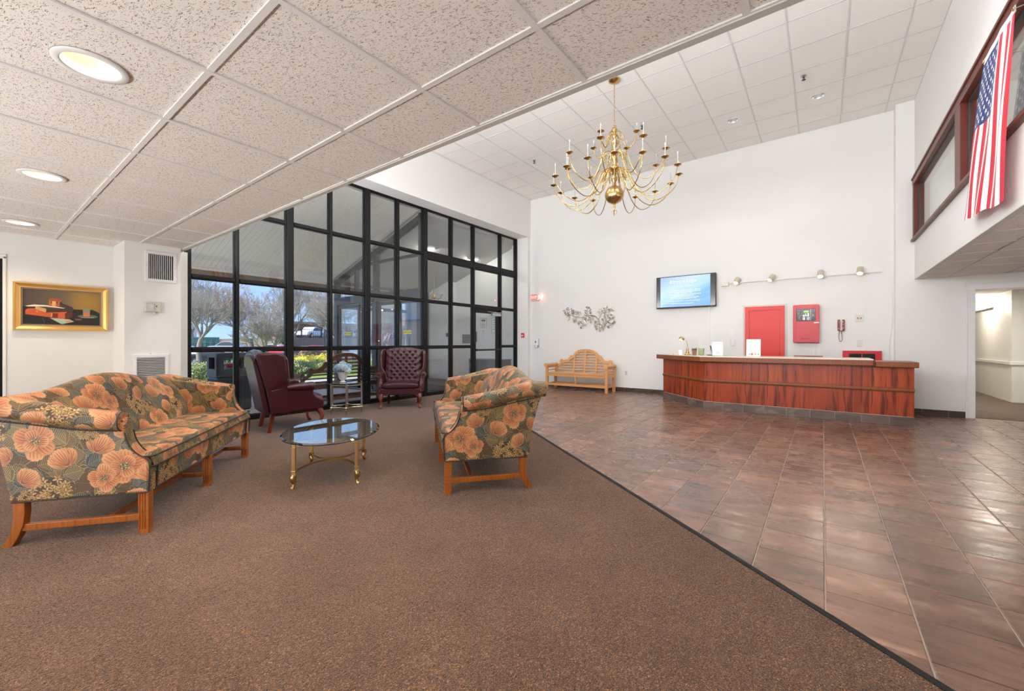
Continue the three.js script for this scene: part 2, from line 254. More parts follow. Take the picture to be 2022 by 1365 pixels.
// floral tapestry
const floralMap = ctex(1536, 1536, [0.80, 0.80], (c, w, h) => {
  const r = rng(2024), S = w / 1024; c.fillStyle = '#5b4830'; c.fillRect(0, 0, w, h);
  const wrap = (x, y, s, f) => { for (const ox of [-w, 0, w]) for (const oy of [-h, 0, h]) { const X = x * S + ox, Y = y * S + oy; if (X < -s * S || Y < -s * S || X > w + s * S || Y > h + s * S) continue; c.save(); c.translate(X, Y); c.scale(S, S); f(); c.restore(); } };
  const blades = ['#6b6146', '#85795a', '#45423a', '#75664a', '#3a3a34', '#5b5038'];
  for (let k = 0; k < 330; k++) { const x = r() * 1024, y = r() * 1024, a = r() * TAU, l = 60 + r() * 140, q = (r() - 0.5) * 100, cc = blades[Math.floor(r() * 6)], lw = 6 + r() * 12; wrap(x, y, 240, () => { c.rotate(a); c.lineCap = 'round'; c.strokeStyle = '#2e271d'; c.lineWidth = lw + 3; c.beginPath(); c.moveTo(0, 0); c.quadraticCurveTo(l / 2, q, l, 0); c.stroke(); c.strokeStyle = cc; c.lineWidth = lw; c.stroke(); c.strokeStyle = 'rgba(190,175,130,0.5)'; c.lineWidth = 1.6; c.stroke(); }); }
  const leafC = [['#46473f', '#8e8b7a'], ['#3c4244', '#858880'], ['#5c5340', '#a8986f'], ['#574a35', '#a38f66'], ['#474a46', '#96927e'], ['#6a5d3f', '#b7a273']];
  for (let k = 0; k < 118; k++) {
    const x = r() * 1024, y = r() * 1024, a = r() * TAU, l = 95 + r() * 85, wd = l * (0.34 + r() * 0.14), cc = leafC[k % 6];
    wrap(x, y, 210, () => {
      c.rotate(a); c.fillStyle = cc[0]; c.beginPath(); c.moveTo(0, 0);
      for (let i = 1; i <= 14; i++) { const t = i / 14; c.lineTo(l * t, wd * Math.sin(PI * Math.pow(t, 0.75)) * (1 + 0.09 * Math.sin(i * 2.6))); } for (let i = 14; i >= 0; i--) { const t = i / 14; c.lineTo(l * t, -wd * Math.sin(PI * Math.pow(t, 0.75)) * (1 + 0.09 * Math.sin(i * 2.2))); }
      c.fill(); c.strokeStyle = cc[1]; c.lineWidth = 2.2; c.stroke(); c.lineWidth = 2.6; c.beginPath(); c.moveTo(0, 0); c.lineTo(l * 0.97, 0); for (let i = 1; i < 12; i++) for (const s of [-1, 1]) { const t = i / 12.5; c.moveTo(l * t * 0.9, 0); c.quadraticCurveTo(l * (t * 0.9 + 0.09), s * wd * 0.35, l * (t * 0.9 + 0.14), s * wd * Math.sin(PI * Math.pow(t, 0.75)) * 0.88); } c.stroke();
    });
  }
  // a ruffled petal: dark throat, pale scalloped rim, many fine veins
  const petal = (l, wd, throat, body, rim) => {
    const out = () => { c.beginPath(); c.moveTo(0, 0); c.bezierCurveTo(l * 0.12, wd * 0.75, l * 0.5, wd * 1.25, l * 0.86, wd * 0.78); c.quadraticCurveTo(l * 1.02, wd * 0.62, l * 0.97, wd * 0.36); c.quadraticCurveTo(l * 1.1, wd * 0.16, l * 0.99, -wd * 0.08); c.quadraticCurveTo(l * 1.09, -wd * 0.34, l * 0.93, -wd * 0.5); c.quadraticCurveTo(l * 0.95, -wd * 0.82, l * 0.7, -wd * 0.92); c.bezierCurveTo(l * 0.4, -wd * 1.1, l * 0.1, -wd * 0.7, 0, 0); };
    const g = c.createRadialGradient(0, 0, l * 0.08, 0, 0, l * 1.05); g.addColorStop(0, throat); g.addColorStop(0.55, body); g.addColorStop(1, rim); out(); c.fillStyle = g; c.fill(); c.strokeStyle = '#5d3521'; c.lineWidth = 3.4; c.stroke(); c.strokeStyle = '#e6c199'; c.lineWidth = 1.8; c.stroke();
    for (let i = -4; i <= 4; i++) { c.strokeStyle = i % 2 ? 'rgba(112,62,38,0.85)' : 'rgba(236,200,160,0.7)'; c.lineWidth = i % 2 ? 2.4 : 1.6; c.beginPath(); c.moveTo(l * 0.14, wd * i * 0.03); c.quadraticCurveTo(l * 0.5, wd * i * 0.2, l * (0.9 - 0.02 * i * i / 4), wd * i * 0.17); c.stroke(); }
  };
  const T = ['#7c4429', '#84492d', '#8a4d30'], Bd = ['#b9774f', '#c08258', '#b06c46'], Rm = ['#d8a176', '#dcab82', '#cf9469'];
  const poppy = (x, y, s0, a, s = s0 * 1.17) => wrap(x, y, s * 1.5, () => { c.rotate(a); for (let i = 0; i < 6; i++) { c.save(); c.rotate(i / 6 * TAU + (i % 2) * 0.25); petal(s * (0.9 + 0.22 * ((i * 2) % 3) / 2), s * 0.46, T[i % 3], Bd[i % 3], Rm[i % 3]); c.restore(); } for (let i = 0; i < 3; i++) { c.save(); c.rotate(i / 3 * TAU + 0.6); petal(s * 0.62, s * 0.34, T[i], Bd[(i + 1) % 3], Rm[i]); c.restore(); } c.fillStyle = '#5c452e'; c.beginPath(); c.arc(0, 0, s * 0.2, 0, TAU); c.fill(); for (let i = 0; i < 15; i++) { const q = i * 2.4, d = s * 0.26 * Math.sqrt(i / 15); c.fillStyle = i % 2 ? '#b5a27a' : '#8b7d62'; c.beginPath(); c.arc(Math.cos(q) * d, Math.sin(q) * d, s * 0.055, 0, TAU); c.fill(); c.strokeStyle = '#4a3826'; c.lineWidth = 1.2; c.stroke(); } });
  const shell = (x, y, s0, a, s = s0 * 1.2) => wrap(x, y, s * 1.5, () => { c.rotate(a); [[-0.62, 0], [0.58, 1], [-0.3, 2], [0.28, 0], [0, 1]].forEach(([q, i]) => { c.save(); c.rotate(q); petal(s * (1 - Math.abs(q) * 0.12), s * 0.34, T[i], Bd[i], Rm[i]); c.restore(); }); });
  const cluster = (x, y, s0, s = s0 * 1.15) => wrap(x, y, s * 1.5, () => { const q = rng(x * 7 + y); c.fillStyle = 'rgba(60,46,28,0.75)'; c.beginPath(); c.arc(0, 0, s * 0.95, 0, TAU); c.fill(); for (let i = 0; i < 34; i++) { const a = q() * TAU, d = Math.sqrt(q()) * s, px = Math.cos(a) * d, py = Math.sin(a) * d; c.save(); c.translate(px, py); c.rotate(q() * TAU); for (let k = 0; k < 5; k++) { c.rotate(TAU / 5); c.fillStyle = ['#a98c5e', '#bb9f70', '#96794e'][k % 3]; c.beginPath(); c.ellipse(s * 0.14, 0, s * 0.14, s * 0.065, 0, 0, TAU); c.fill(); c.strokeStyle = '#5a452a'; c.lineWidth = 2; c.stroke(); c.strokeStyle = '#ddc796'; c.lineWidth = 1.1; c.beginPath(); c.moveTo(s * 0.03, 0); c.lineTo(s * 0.26, 0); c.stroke(); } c.fillStyle = '#6d5430'; c.beginPath(); c.arc(0, 0, s * 0.045, 0, TAU); c.fill(); c.restore(); } });
  cluster(520, 160, 92); cluster(160, 640, 100); cluster(860, 760, 90); cluster(700, 1010, 76);
  poppy(250, 250, 112, 0.3); poppy(730, 480, 122, 1.4); poppy(420, 850, 116, 2.2); poppy(985, 60, 106, 0.9);
  shell(530, 600, 128, -1.3); shell(70, 940, 126, -0.6); shell(910, 360, 118, -2.0); shell(655, 790, 110, -1.8); shell(50, 450, 118, -1.0); shell(330, 560, 100, -2.4); shell(690, 240, 96, -0.9); poppy(560, 985, 92, 1.9); shell(250, 1000, 100, -1.9); poppy(860, 560, 84, 0.5); shell(390, 380, 92, -0.4); shell(880, 930, 96, -2.6); cluster(330, 690, 62); cluster(960, 210, 58);
});
const weave = dtex(256, 256, [0.06, 0.06], (u, v) => 128 + 90 * Math.sin(u * 64 * PI) * Math.sin(v * 64 * PI) + 30 * (hash(u * 256, v * 256, 3) - 0.5), false);
const mFloral = pmat({ map: floralMap, color: [0.92, 0.85, 0.75], bumpMap: weave, bumpScale: 0.0003, roughness: 0.5, specularIntensity: 0.9, sheen: 0.35, sheenColor: new THREE.Color(0.8, 0.85, 0.95), sheenRoughness: 0.4 });
const mWelt = mat({ color: [0.03, 0.025, 0.02], roughness: 0.7 });

// leather
const leatherBump = dtex(512, 512, [0.2, 0.2], (u, v) => 255 * clamp(0.5 + 0.5 * (Math.abs(fbm(u * 26, v * 26, 26, 26, 71, 3) - 0.5) * 3 - 0.4)), false);
const mLeather = pmat({ color: [0.044, 0.0042, 0.0095], roughness: 0.33, specularIntensity: 0.75, ior: 1.5, bumpMap: leatherBump, bumpScale: 0.0006, clearcoat: 0.15, clearcoatRoughness: 0.3 });
const mLeatherBack = pmat({ color: [0.034, 0.008, 0.012], roughness: 0.42, ior: 1.9, bumpMap: leatherBump, bumpScale: 0.0004, clearcoat: 1, clearcoatRoughness: 0.3 });
const mLeatherTrim = mat({ color: [0.26, 0.12, 0.07], roughness: 0.4 });
const mRedLeg = pmat({ map: walTex, color: [1.3, 1.05, 0.95], roughness: 0.3, clearcoat: 0.4, clearcoatRoughness: 0.2 });

// metals and glass
const mBrass = mat({ color: [0.58, 0.385, 0.15], metalness: 1, roughness: 0.25 });
const mBrassDull = mat({ color: [0.62, 0.40, 0.17], metalness: 1, roughness: 0.33 });
const mSilverBrass = mat({ color: [0.78, 0.70, 0.54], metalness: 1, roughness: 0.2 });
const mChrome = mat({ color: [0.72, 0.72, 0.72], metalness: 1, roughness: 0.14 });
const mSteel = mat({ color: [0.5, 0.5, 0.5], metalness: 0.9, roughness: 0.35 });
const mPane = pmat({ color: [0.97, 0.985, 0.98], roughness: 0.0, transmission: 1, thickness: 0, ior: 1.5 });
const mGlassTop = pmat({ color: [0.93, 0.985, 0.965], roughness: 0.0, transmission: 1, thickness: 0.012, ior: 2.0, attenuationColor: new THREE.Color(0.45, 0.8, 0.7), attenuationDistance: 0.12 });
const mAcrylic = pmat({ color: [0.98, 0.98, 0.98], roughness: 0.03, transmission: 1, thickness: 0, ior: 1.45 });
const mRed = mat({ color: [0.72, 0.028, 0.018], roughness: 0.42 });
const mRedPanel = mat({ color: [0.58, 0.022, 0.028], roughness: 0.33 });
const mRedDark = mat({ color: [0.22, 0.008, 0.008], roughness: 0.3 });
const glow = (c, i) => mat({ color: [0.9, 0.9, 0.9], emissive: new THREE.Color().setRGB(...c), emissiveIntensity: i });

// ------------------------------------------------------------------ the room
const XW = -6.92, XH = -6.54, ZB = -9.61, ZR = -9.41, XJ = 0.98, YC = 5.156, YL = 2.297, ZS = -1.651, XP = -6.68, XM = 1.21, YM = 2.215;
// carpet border: straight diagonal through the hall
const BA = V(0.282, 0, -2.033), BD = V(-0.8007, 0, -0.599);                 // point and direction along the border
const side = (x, z) => BD.x * (z - BA.z) - BD.z * (x - BA.x);                // > 0 on one side
const tileSide = Math.sign(side(0.3, -6));
function clipHalf(poly, f) { const out = []; for (let i = 0; i < poly.length; i++) { const a = poly[i], b = poly[(i + 1) % poly.length], fa = f(a), fb = f(b); if (fa >= 0) out.push(a); if (fa * fb < 0) { const t = fa / (fa - fb); out.push([lerp(a[0], b[0], t), lerp(a[1], b[1], t)]); } } return out; }
const borderFar = V(BA.x + BD.x * 9.1, 0, BA.z + BD.z * 9.1), borderNear = V(BA.x - BD.x * 6, 0, BA.z - BD.z * 6);
const floor = struct('floor');
{
  // tiles: 12-inch squares, joints recessed
  const P = 0.3065, J = 0.0035, JZ = 0.0013, list = [], r = rng(8);
  const onTile = ([x, z]) => side(x, z) * tileSide - 0.02;
  for (let i = -24; i < 17; i++) for (let k = -25; k < 26; k++) {
    const x0 = 0.0105 + i * P + J, x1 = 0.0105 + (i + 1) * P - J, z1 = -2.452 - k * 0.308 - JZ, z0 = z1 - 0.308 + 2 * JZ;
    let poly = [[x0, z0], [x1, z0], [x1, z1], [x0, z1]];
    poly = clipHalf(poly, onTile); if (poly.length < 3) continue;
    poly = clipHalf(poly, ([x, z]) => z - (ZB + 0.012)); if (poly.length < 3) continue;
    if (x1 > XJ) poly = clipHalf(poly, ([x, z]) => z - (ZR + 0.012)); if (poly.length < 3) continue;
    poly = clipHalf(poly, ([x]) => x - (XW + 0.05)); if (poly.length < 3) continue;
    poly = clipHalf(poly, ([x]) => 5 - x); poly = clipHalf(poly, ([x, z]) => 3.5 - z); if (poly.length < 3) continue;
    let ar = 0; poly.forEach((p, q) => { const b = poly[(q + 1) % poly.length]; ar += p[0] * b[1] - b[0] * p[1]; }); if (Math.abs(ar) < 0.0006) continue;
    const cx = (x0 + x1) / 2, cz = (z0 + z1) / 2, dep = 0.599 * -cx + 0.8007 * -cz, lat = 0.8007 * cx - 0.599 * cz;
    const inView = dep > 0.6 && Math.abs(lat) < dep * 1.3;
    list.push({ poly, cx, cz, score: inView ? Math.abs(ar) / (dep * dep * dep) : 0, full: poly.length === 4 && Math.abs(Math.abs(ar) / 2 - (P - 2 * J) * (0.308 - 2 * JZ)) < 1e-4 });
  }
  list.sort((a, b) => b.score - a.score);
  // one tile: top with a small arris, sides
  function tileGeo(poly, ox, oz, top) {
    if (poly.reduce((s, p, q) => { const b = poly[(q + 1) % poly.length]; return s + p[0] * b[1] - b[0] * p[1]; }, 0) < 0) poly = poly.slice().reverse();
    const c = poly.reduce((s, p) => [s[0] + p[0] / poly.length, s[1] + p[1] / poly.length], [0, 0]), pos = [], nor = [], inn = poly.map((p) => { const d = Math.hypot(p[0] - c[0], p[1] - c[1]), t = Math.max(0, 1 - 0.004 / d); return [c[0] + (p[0] - c[0]) * t, c[1] + (p[1] - c[1]) * t]; });
    const tri = (a, b, e) => { const n = V(b[0] - a[0], b[1] - a[1], b[2] - a[2]).cross(V(e[0] - a[0], e[1] - a[1], e[2] - a[2])).normalize(); for (const p of [a, b, e]) { pos.push(...p); nor.push(n.x, n.y, n.z); } };
    const n = poly.length, T = (p, y) => [p[0], y, p[1]];
    for (let i = 1; i < n - 1; i++) tri(T(inn[0], top), T(inn[i + 1], top), T(inn[i], top));
    for (let i = 0; i < n; i++) { const a = poly[i], b = poly[(i + 1) % n], ia = inn[i], ib = inn[(i + 1) % n]; tri(T(ia, top), T(ib, top), T(b, top - 0.0022)); tri(T(ia, top), T(b, top - 0.0022), T(a, top - 0.0022)); tri(T(a, top - 0.0022), T(b, top - 0.0022), T(b, -0.008)); tri(T(a, top - 0.0022), T(b, -0.008), T(a, -0.008)); }
    const g = new THREE.BufferGeometry(); g.setAttribute('position', new THREE.Float32BufferAttribute(pos, 3)); g.setAttribute('normal', new THREE.Float32BufferAttribute(nor, 3));
    return metricUV(g, ox, oz);
  }
  const h = (P - 2 * J) / 2, hz = (0.308 - 2 * JZ) / 2, variants = []; for (let i = 0; i < 14; i++) variants.push(tileGeo([[-h, -hz], [h, -hz], [h, hz], [-h, hz]], r() * 5, Math.floor(r() * 4) * 0.3 + r() * 0.2, 0));
  const rest = [];
  list.forEach((t, n) => {
    const y = (r() - 0.5) * 0.0008, q = Math.floor(r() * 14), m = Math.floor(r() * 6);
    if (n < 299) {
      const o = new THREE.Mesh(t.full ? variants[q] : tileGeo(t.poly.map((p) => [p[0] - t.cx, p[1] - t.cz]), r() * 5, r() * 5, 0), mSlate[m]); o.name = 'tile'; o.position.set(t.cx, y, t.cz); o.rotation.set((r() - 0.5) * 0.003, 0, (r() - 0.5) * 0.003); o.receiveShadow = o.castShadow = true; floor.add(o);
    } else { const g = tileGeo(t.poly.map((p) => [p[0] - t.cx, p[1] - t.cz]), r() * 5, r() * 5, 0); g.translate(t.cx, y, t.cz); rest.push(g); }
  });
  obj('tile_field', rest, mSlate[0], floor).userData.kind = 'stuff';
  obj('grout_bed', [BB(XW - 0.1, 5.1, -0.16, -0.0045, ZB - 0.1, 3.7)], mGrout, floor);
  // carpet: the part of the room on the near side of the border
  let poly = [[XW, ZS - 9], [5, ZS - 9], [5, 3.5], [XW, 3.5]];
  poly = clipHalf(poly, ([x, z]) => -side(x, z) * tileSide - 0.004);
  const s = shape(poly.map(([x, z]) => [x, -z])), g = new THREE.ExtrudeGeometry(s, { depth: 0.012, bevelEnabled: false }); g.rotateX(-PI / 2); g.translate(0, -0.007, 0);
  obj('carpet', metricUV(g), mCarpet, floor);
  const e0 = [BA.x - BD.x * 6, BA.z - BD.z * 6], e1 = [BA.x + BD.x * 9, BA.z + BD.z * 9];
  obj('transition_strip', [beam([e0[0], -0.001, e0[1]], [e1[0], -0.001, e1[1]], 0.034, 0.022, 0.005)], mVinyl, floor);
}
// walls with thickness
struct('wall_back', [BB(-7.2, XJ, -0.1, 5.5, ZB, ZB - 0.28)], mWall);
struct('pier', [BB(-7.0, -6.56, 0, 4.16, ZB + 0.11, ZB - 0.02, 0.004)], mWall);
const DX0 = 1.885, DX1 = 2.86, DY = 1.99;
struct('wall_right', [BB(XJ, DX0, -0.1, 5.5, ZR, ZR - 0.16), BB(DX1, 5.2, -0.1, 5.5, ZR, ZR - 0.16), BB(DX0, DX1, DY, 5.5, ZR, ZR - 0.16), BB(XJ - 0.002, XJ + 0.3, -0.1, 5.5, ZR - 0.1, ZB - 0.28)], mWall);
struct('wall_header', [BB(XH, XW - 0.34, 4.105, 5.5, ZS - 0.001, ZB - 0.1)], mWall);
struct('wall_soffit', [BB(-7.3, XM + 0.02, YL + 0.05, YL + 0.2, ZS, ZS + 0.3), BB(-7.3, XM + 0.02, YL + 0.1, 5.5, ZS + 0.55, ZS + 0.7)], mWall);
struct('wall_left', [BB(XP, -7.3, -0.1, YL + 0.2, -0.285, -1.2), BB(XP, -7.3, 2.06, YL + 0.2, -0.285, 1.2), BB(XP, -7.3, -0.1, YL + 0.2, 1.2, 3.8)], mWall);
const column = struct('column', [BB(-6.15, -7.3, 0, YL + 0.1, -1.097, -1.6), BB(-6.9, -7.3, 0, YL + 0.1, -1.55, -1.868)], mWall);
struct('wall_rear', [BB(-7.3, 5.3, -0.1, 5.5, 3.5, 3.7)], mWall);
struct('wall_side', [BB(5, 5.2, -0.1, 5.5, -9.5, 3.6)], mWall);
// mezzanine front with its long timber-framed window
const MZ0 = -9.41, MZ1 = -1.2, MY0 = 2.825, MY1 = 3.86;
struct('wall_mezzanine', [BB(XM, XM + 0.045, YM, 2.36, MZ0, MZ1), BB(XM, XM + 0.14, 2.36, MY0 + 0.01, MZ0, MZ1), BB(XM, XM + 0.14, MY1 - 0.01, 5.5, MZ0, MZ1), BB(XM, XM + 0.14, YL, 5.5, MZ1, 3.6)], mWall);
struct('mezzanine_room', [BB(XM + 0.1, 4.6, 2.36, 2.5, MZ0, 3.6), BB(4.4, 4.6, 2.4, 5.0, MZ0, 3.6), BB(XM + 0.1, 4.6, 4.45, 4.6, MZ0, 3.6)], mWall);
struct('unseen_roof_slab', [BB(-7.3, 5.3, 5.32, 5.6, ZB - 0.3, 3.8)], mSlab);  // unseen roof, placed to keep sky light out of the hall

// ---------------------------------------------------------------- ceilings: lay-in tiles on exposed T-bars
function gridCeiling(name, xs, zs, y, tileM, barM, seed, slab, holes = [], teeM = barM, drop = 0.004, hw = 0.012) {
  const c = struct(name), r = rng(seed), geos = new Map();
  for (let i = 0; i < xs.length - 1; i++) for (let k = 0; k < zs.length - 1; k++) {
    const w = xs[i + 1] - xs[i] - 0.006, d = zs[k + 1] - zs[k] - 0.006, v = Math.floor(r() * 4), key = w.toFixed(3) + d.toFixed(3) + v; if (w < 0.03 || d < 0.03) continue;
    const hole = holes.find(([hx, hz]) => hx > xs[i] && hx < xs[i + 1] && hz > zs[k] && hz < zs[k + 1]);
    if (hole) { const s = shape([[-w / 2, -d / 2], [w / 2, -d / 2], [w / 2, d / 2], [-w / 2, d / 2]]), p = new THREE.Path(); p.absarc(hole[0] - (xs[i] + xs[i + 1]) / 2, -(hole[1] - (zs[k] + zs[k + 1]) / 2), hole[2], 0, TAU, true); s.holes.push(p); const g = new THREE.ExtrudeGeometry(s, { depth: 0.018, bevelEnabled: false, curveSegments: 40 }); g.rotateX(-PI / 2); g.translate(0, -0.009, 0); obj('ceiling_tile', metricUV(g, r() * 3, r() * 3), tileM, c).position.set((xs[i] + xs[i + 1]) / 2, y + 0.013, (zs[k] + zs[k + 1]) / 2); continue; }
    if (!geos.has(key)) { const g = new THREE.BoxGeometry(w, 0.018, d); geos.set(key, metricUV(g, r() * 3, r() * 3)); }
    const o = new THREE.Mesh(geos.get(key), tileM); o.name = 'ceiling_tile'; o.castShadow = o.receiveShadow = true; o.position.set((xs[i] + xs[i + 1]) / 2, y + 0.013 + (r() - 0.5) * 0.003, (zs[k] + zs[k + 1]) / 2); o.rotation.set((r() - 0.5) * 0.004, 0, (r() - 0.5) * 0.004); c.add(o);
  }
  const X0 = xs[0], X1 = xs[xs.length - 1], Z0 = zs[0], Z1 = zs[zs.length - 1];
  for (let i = 0; i < xs.length; i++) obj('main_runner', [BB(xs[i] - hw, xs[i] + hw, y - drop, y + 0.004, Z0, Z1), BB(xs[i] - 0.003, xs[i] + 0.003, y, y + 0.03, Z0, Z1)], barM, c);
  for (let k = 0; k < zs.length; k++) obj('cross_tee', [BB(X0, X1, y - drop + 0.001, y + 0.0045, zs[k] - hw, zs[k] + hw), BB(X0, X1, y, y + 0.03, zs[k] - 0.003, zs[k] + 0.003)], teeM, c);
  if (slab) obj('deck', [BB(...slab)], mSlab, c);
  return c;
}
const LOWCANS = [[-0.55, -0.33], [-2.381, -0.325], [-4.203, -0.34], [-6.02, -0.35]];
const UPCANS = [[-0.06, -8.325], [-1.287, -8.321], [-0.06, -5.28], [-1.287, -5.28], [-2.51, -4.7], [-3.73, -5.28], [-4.95, -5.28], [-0.06, -2.8], [-1.287, -2.8], [-2.51, -2.8], [-3.73, -2.8], [-4.95, -2.8]];
const steps = (a, b, first, s) => { const o = [a]; let x = first; while (x > a) x -= s; for (x += s; x < b - 0.01; x += s) if (x > a + 0.03) o.push(x); o.push(b); return o; };
const lowCeiling = gridCeiling('ceiling', steps(-6.68, XM, -0.817, 0.6094), steps(ZS + 0.028, 1.207, -0.624, 0.6105), YL, mCeil, mGrid, 3, [-7.3, XM, YL + 0.12, YL + 0.2, ZS + 0.02, 3.7], LOWCANS.map(([x, z]) => [x, z, 0.086]));
obj('edge_angle', [BB(-7.0, XM, YL - 0.008, YL + 0.05, ZS - 0.004, ZS + 0.03)], mGridGrey, lowCeiling);
obj('plain_field', [BB(-7.2, XM, YL - 0.002, YL + 0.02, 1.2, 3.6)], mCeil, lowCeiling);
gridCeiling('ceiling_upper', steps(XH, XM, 0.2555, 0.613), steps(ZB, ZS - 0.002, -6.79, 0.6085), YC, mCeilUp, mGridUp, 4, [-7.3, 5.3, YC + 0.12, YC + 0.2, ZB - 0.2, ZS + 0.7], UPCANS.map(([x, z]) => [x, z, 0.086]), mTeeUp, 0.0015, 0.0085);
gridCeiling('ceiling_side', steps(XM + 0.046, 5, 1.6, 0.6094), steps(ZR, -1.2, -8.9, 0.6105), YM, mCeilDim, mGridGrey, 6, [XM + 0.01, 5.2, YM + 0.026, YM + 0.12, ZR, 3.7]);
struct('trim_1', [BB(XM + 0.001, XM + 0.046, YM - 0.006, YM + 0.03, ZR, 3.5)], mGridGrey);

// ---------------------------------------------------------------- base tiles along the walls
function baseRun(name, axis, a0, a1, fixed, dir, m, h = 0.095, step = 0.306, parent) {
  const g = parent ?? struct(name), r = rng(Math.floor(a0 * 100) + 7);
  for (let a = a0; a < a1 - 0.02; a += step) {
    const b = Math.min(a + step, a1) - 0.004, w = b - a; if (w < 0.02) continue;
    const q = axis === 'x' ? B(w, h, 0.012, 0, h / 2, dir * 0.006, 0.002, 1) : B(0.012, h, w, dir * 0.006, h / 2, 0, 0.002, 1); metricUV(q, r() * 4, r() * 4);
    const o = obj('base_tile', q, m, g); o.position.set(axis === 'x' ? a + w / 2 : fixed, 0, axis === 'x' ? fixed : a + w / 2);
  }
  return g;
}
baseRun('baseboard_back', 'x', -6.56, XJ, ZB, 1, mBaseTile);
baseRun('baseboard_right', 'x', XJ + 0.01, DX0 - 0.1, ZR, 1, mBaseTile);

// doorway casing on the right
struct('door_1', [BB(DX0 - 0.085, DX0 + 0.002, 0, DY + 0.0, ZR - 0.17, ZR + 0.022, 0.006), BB(DX1 - 0.002, DX1 + 0.085, 0, DY, ZR - 0.17, ZR + 0.022, 0.006), BB(DX0 - 0.085, DX1 + 0.085, DY - 0.002, DY + 0.075, ZR - 0.17, ZR + 0.022, 0.006), BB(DX0 - 0.105, DX0 - 0.083, 0, DY + 0.09, ZR, ZR + 0.03, 0.004), BB(DX0 - 0.105, DX1 + 0.1, DY + 0.073, DY + 0.093, ZR, ZR + 0.03, 0.004)], mWhiteGloss);
// corridor beyond it
struct('wall_corridor', [BB(2.961, 3.1, -0.1, 2.4, -12.35, -18), BB(3.1, 5.2, -0.1, 2.4, -12.35, -12.5), BB(1.0, 3.2, -0.1, 2.4, -18, -18.2), BB(1.0, 1.15, -0.1, 2.4, ZR - 0.1, -18.1), BB(5, 5.2, -0.1, 2.4, ZR - 0.1, -12.5)], mWallWarm);
struct('ceiling_corridor', [BB(1.0, 5.2, 2.2, 2.4, ZR - 0.1, -18.2)], mCeilUp);
struct('floor_corridor', [BB(1.0, 5.2, -0.16, 0.004, ZR - 0.1, -18.2)], mHallCarpet);
struct('trim_2', [BB(2.925, 2.962, 0.735, 0.80, -12.34, -18, 0.008), BB(2.93, 5, 0.735, 0.80, -12.315, -12.36, 0.008)], mWhiteGloss);

// ---------------------------------------------------------------- the tall black window wall
const win = struct('window_1');
{
  const XO = XW - 0.11, zf = [-1.868, -2.50, -3.293, -3.963, -4.73, -5.408, -6.164, -6.94, -7.707, -8.786, -9.5], wd = [0.045, 0.045, 0.105, 0.045, 0.105, 0.05, 0.1, 0.05, 0.05, 0.05, 0.05];
  const vs = zf.map((z, i) => i ? [z, z + wd[i]] : [z - 0.045, z]);
  vs.forEach(([a, b]) => { obj('mullion', [BB(XW, XO, 0, 4.16, a, b, 0.004), BB(XW - 0.035, XO + 0.02, 0, 4.16, b, b + 0.012), BB(XW - 0.035, XO + 0.02, 0, 4.16, a - 0.012, a)], mBlack, win); });
  for (let i = 0; i < vs.length - 1; i++) {
    const zr = vs[i][0] - 0.012, zl = vs[i + 1][1] + 0.012, right = i >= 6, door = i === 8;         // bay from zr (near) to zl (far)
    const rails = [[0, 0.075], [1.05, 0.05], [2.065, 0.05], right ? [3.02, 0.16] : [3.09, 0.05], [4.09, 0.05]];
    if (door) { rails.splice(0, 3, [2.03, 0.09]); }
    for (const [y, hh] of rails) obj('rail', [BB(XW - 0.004, XO, y, y + hh, zl, zr, 0.004), BB(XW - 0.035, XO + 0.02, y + hh, y + hh + 0.012, zl, zr), ...(y ? [BB(XW - 0.035, XO + 0.02, y - 0.012, y, zl, zr)] : [])], mBlack, win);
    for (let k = 0; k < rails.length - 1; k++) obj('pane', [BB(XW - 0.058, XW - 0.066, rails[k][0] + rails[k][1], rails[k + 1][0], zl, zr)], mPane, win);
  }
}
// the glazed door in it
{
  const z1 = -7.707 - 0.014, z0 = -8.736 + 0.014, X = XW - 0.03, t = thing('glass_door', 'narrow black metal door with clear glass, push bar and closer, set in the window wall', 'door', [0, 0, 0]);
  obj('door_frame', [BB(X, X - 0.045, 0.01, 2.02, z1, z1 - 0.055, 0.003), BB(X, X - 0.045, 0.01, 2.02, z0, z0 + 0.13, 0.003), BB(X, X - 0.045, 1.93, 2.02, z0, z1, 0.003), BB(X, X - 0.045, 0.01, 0.24, z0, z1, 0.003)], mBlack, t);
  obj('pane', [BB(X - 0.018, X - 0.026, 0.24, 1.93, z0 + 0.13, z1 - 0.055)], mPane, t);
  obj('push_bar', [bar([X + 0.05, 0.99, z0 + 0.06], [X + 0.05, 0.99, z1 - 0.03], 0.022, 12), BB(X, X + 0.06, 0.96, 1.02, z0 + 0.03, z0 + 0.09, 0.006), BB(X, X + 0.06, 0.96, 1.02, z1 - 0.055, z1 - 0.005, 0.006)], mDark, t);
  obj('closer', [BB(X + 0.002, X + 0.075, 1.87, 1.95, z0 + 0.02, z0 + 0.36, 0.008)], mSteel, t);
  obj('closer_arm', [beam([X + 0.05, 1.96, z0 + 0.3], [X + 0.1, 1.965, z0 + 0.05], 0.03, 0.012), beam([X + 0.1, 1.965, z0 + 0.05], [X + 0.02, 1.975, z0 + 0.5], 0.025, 0.012)], mSteel, t);
}
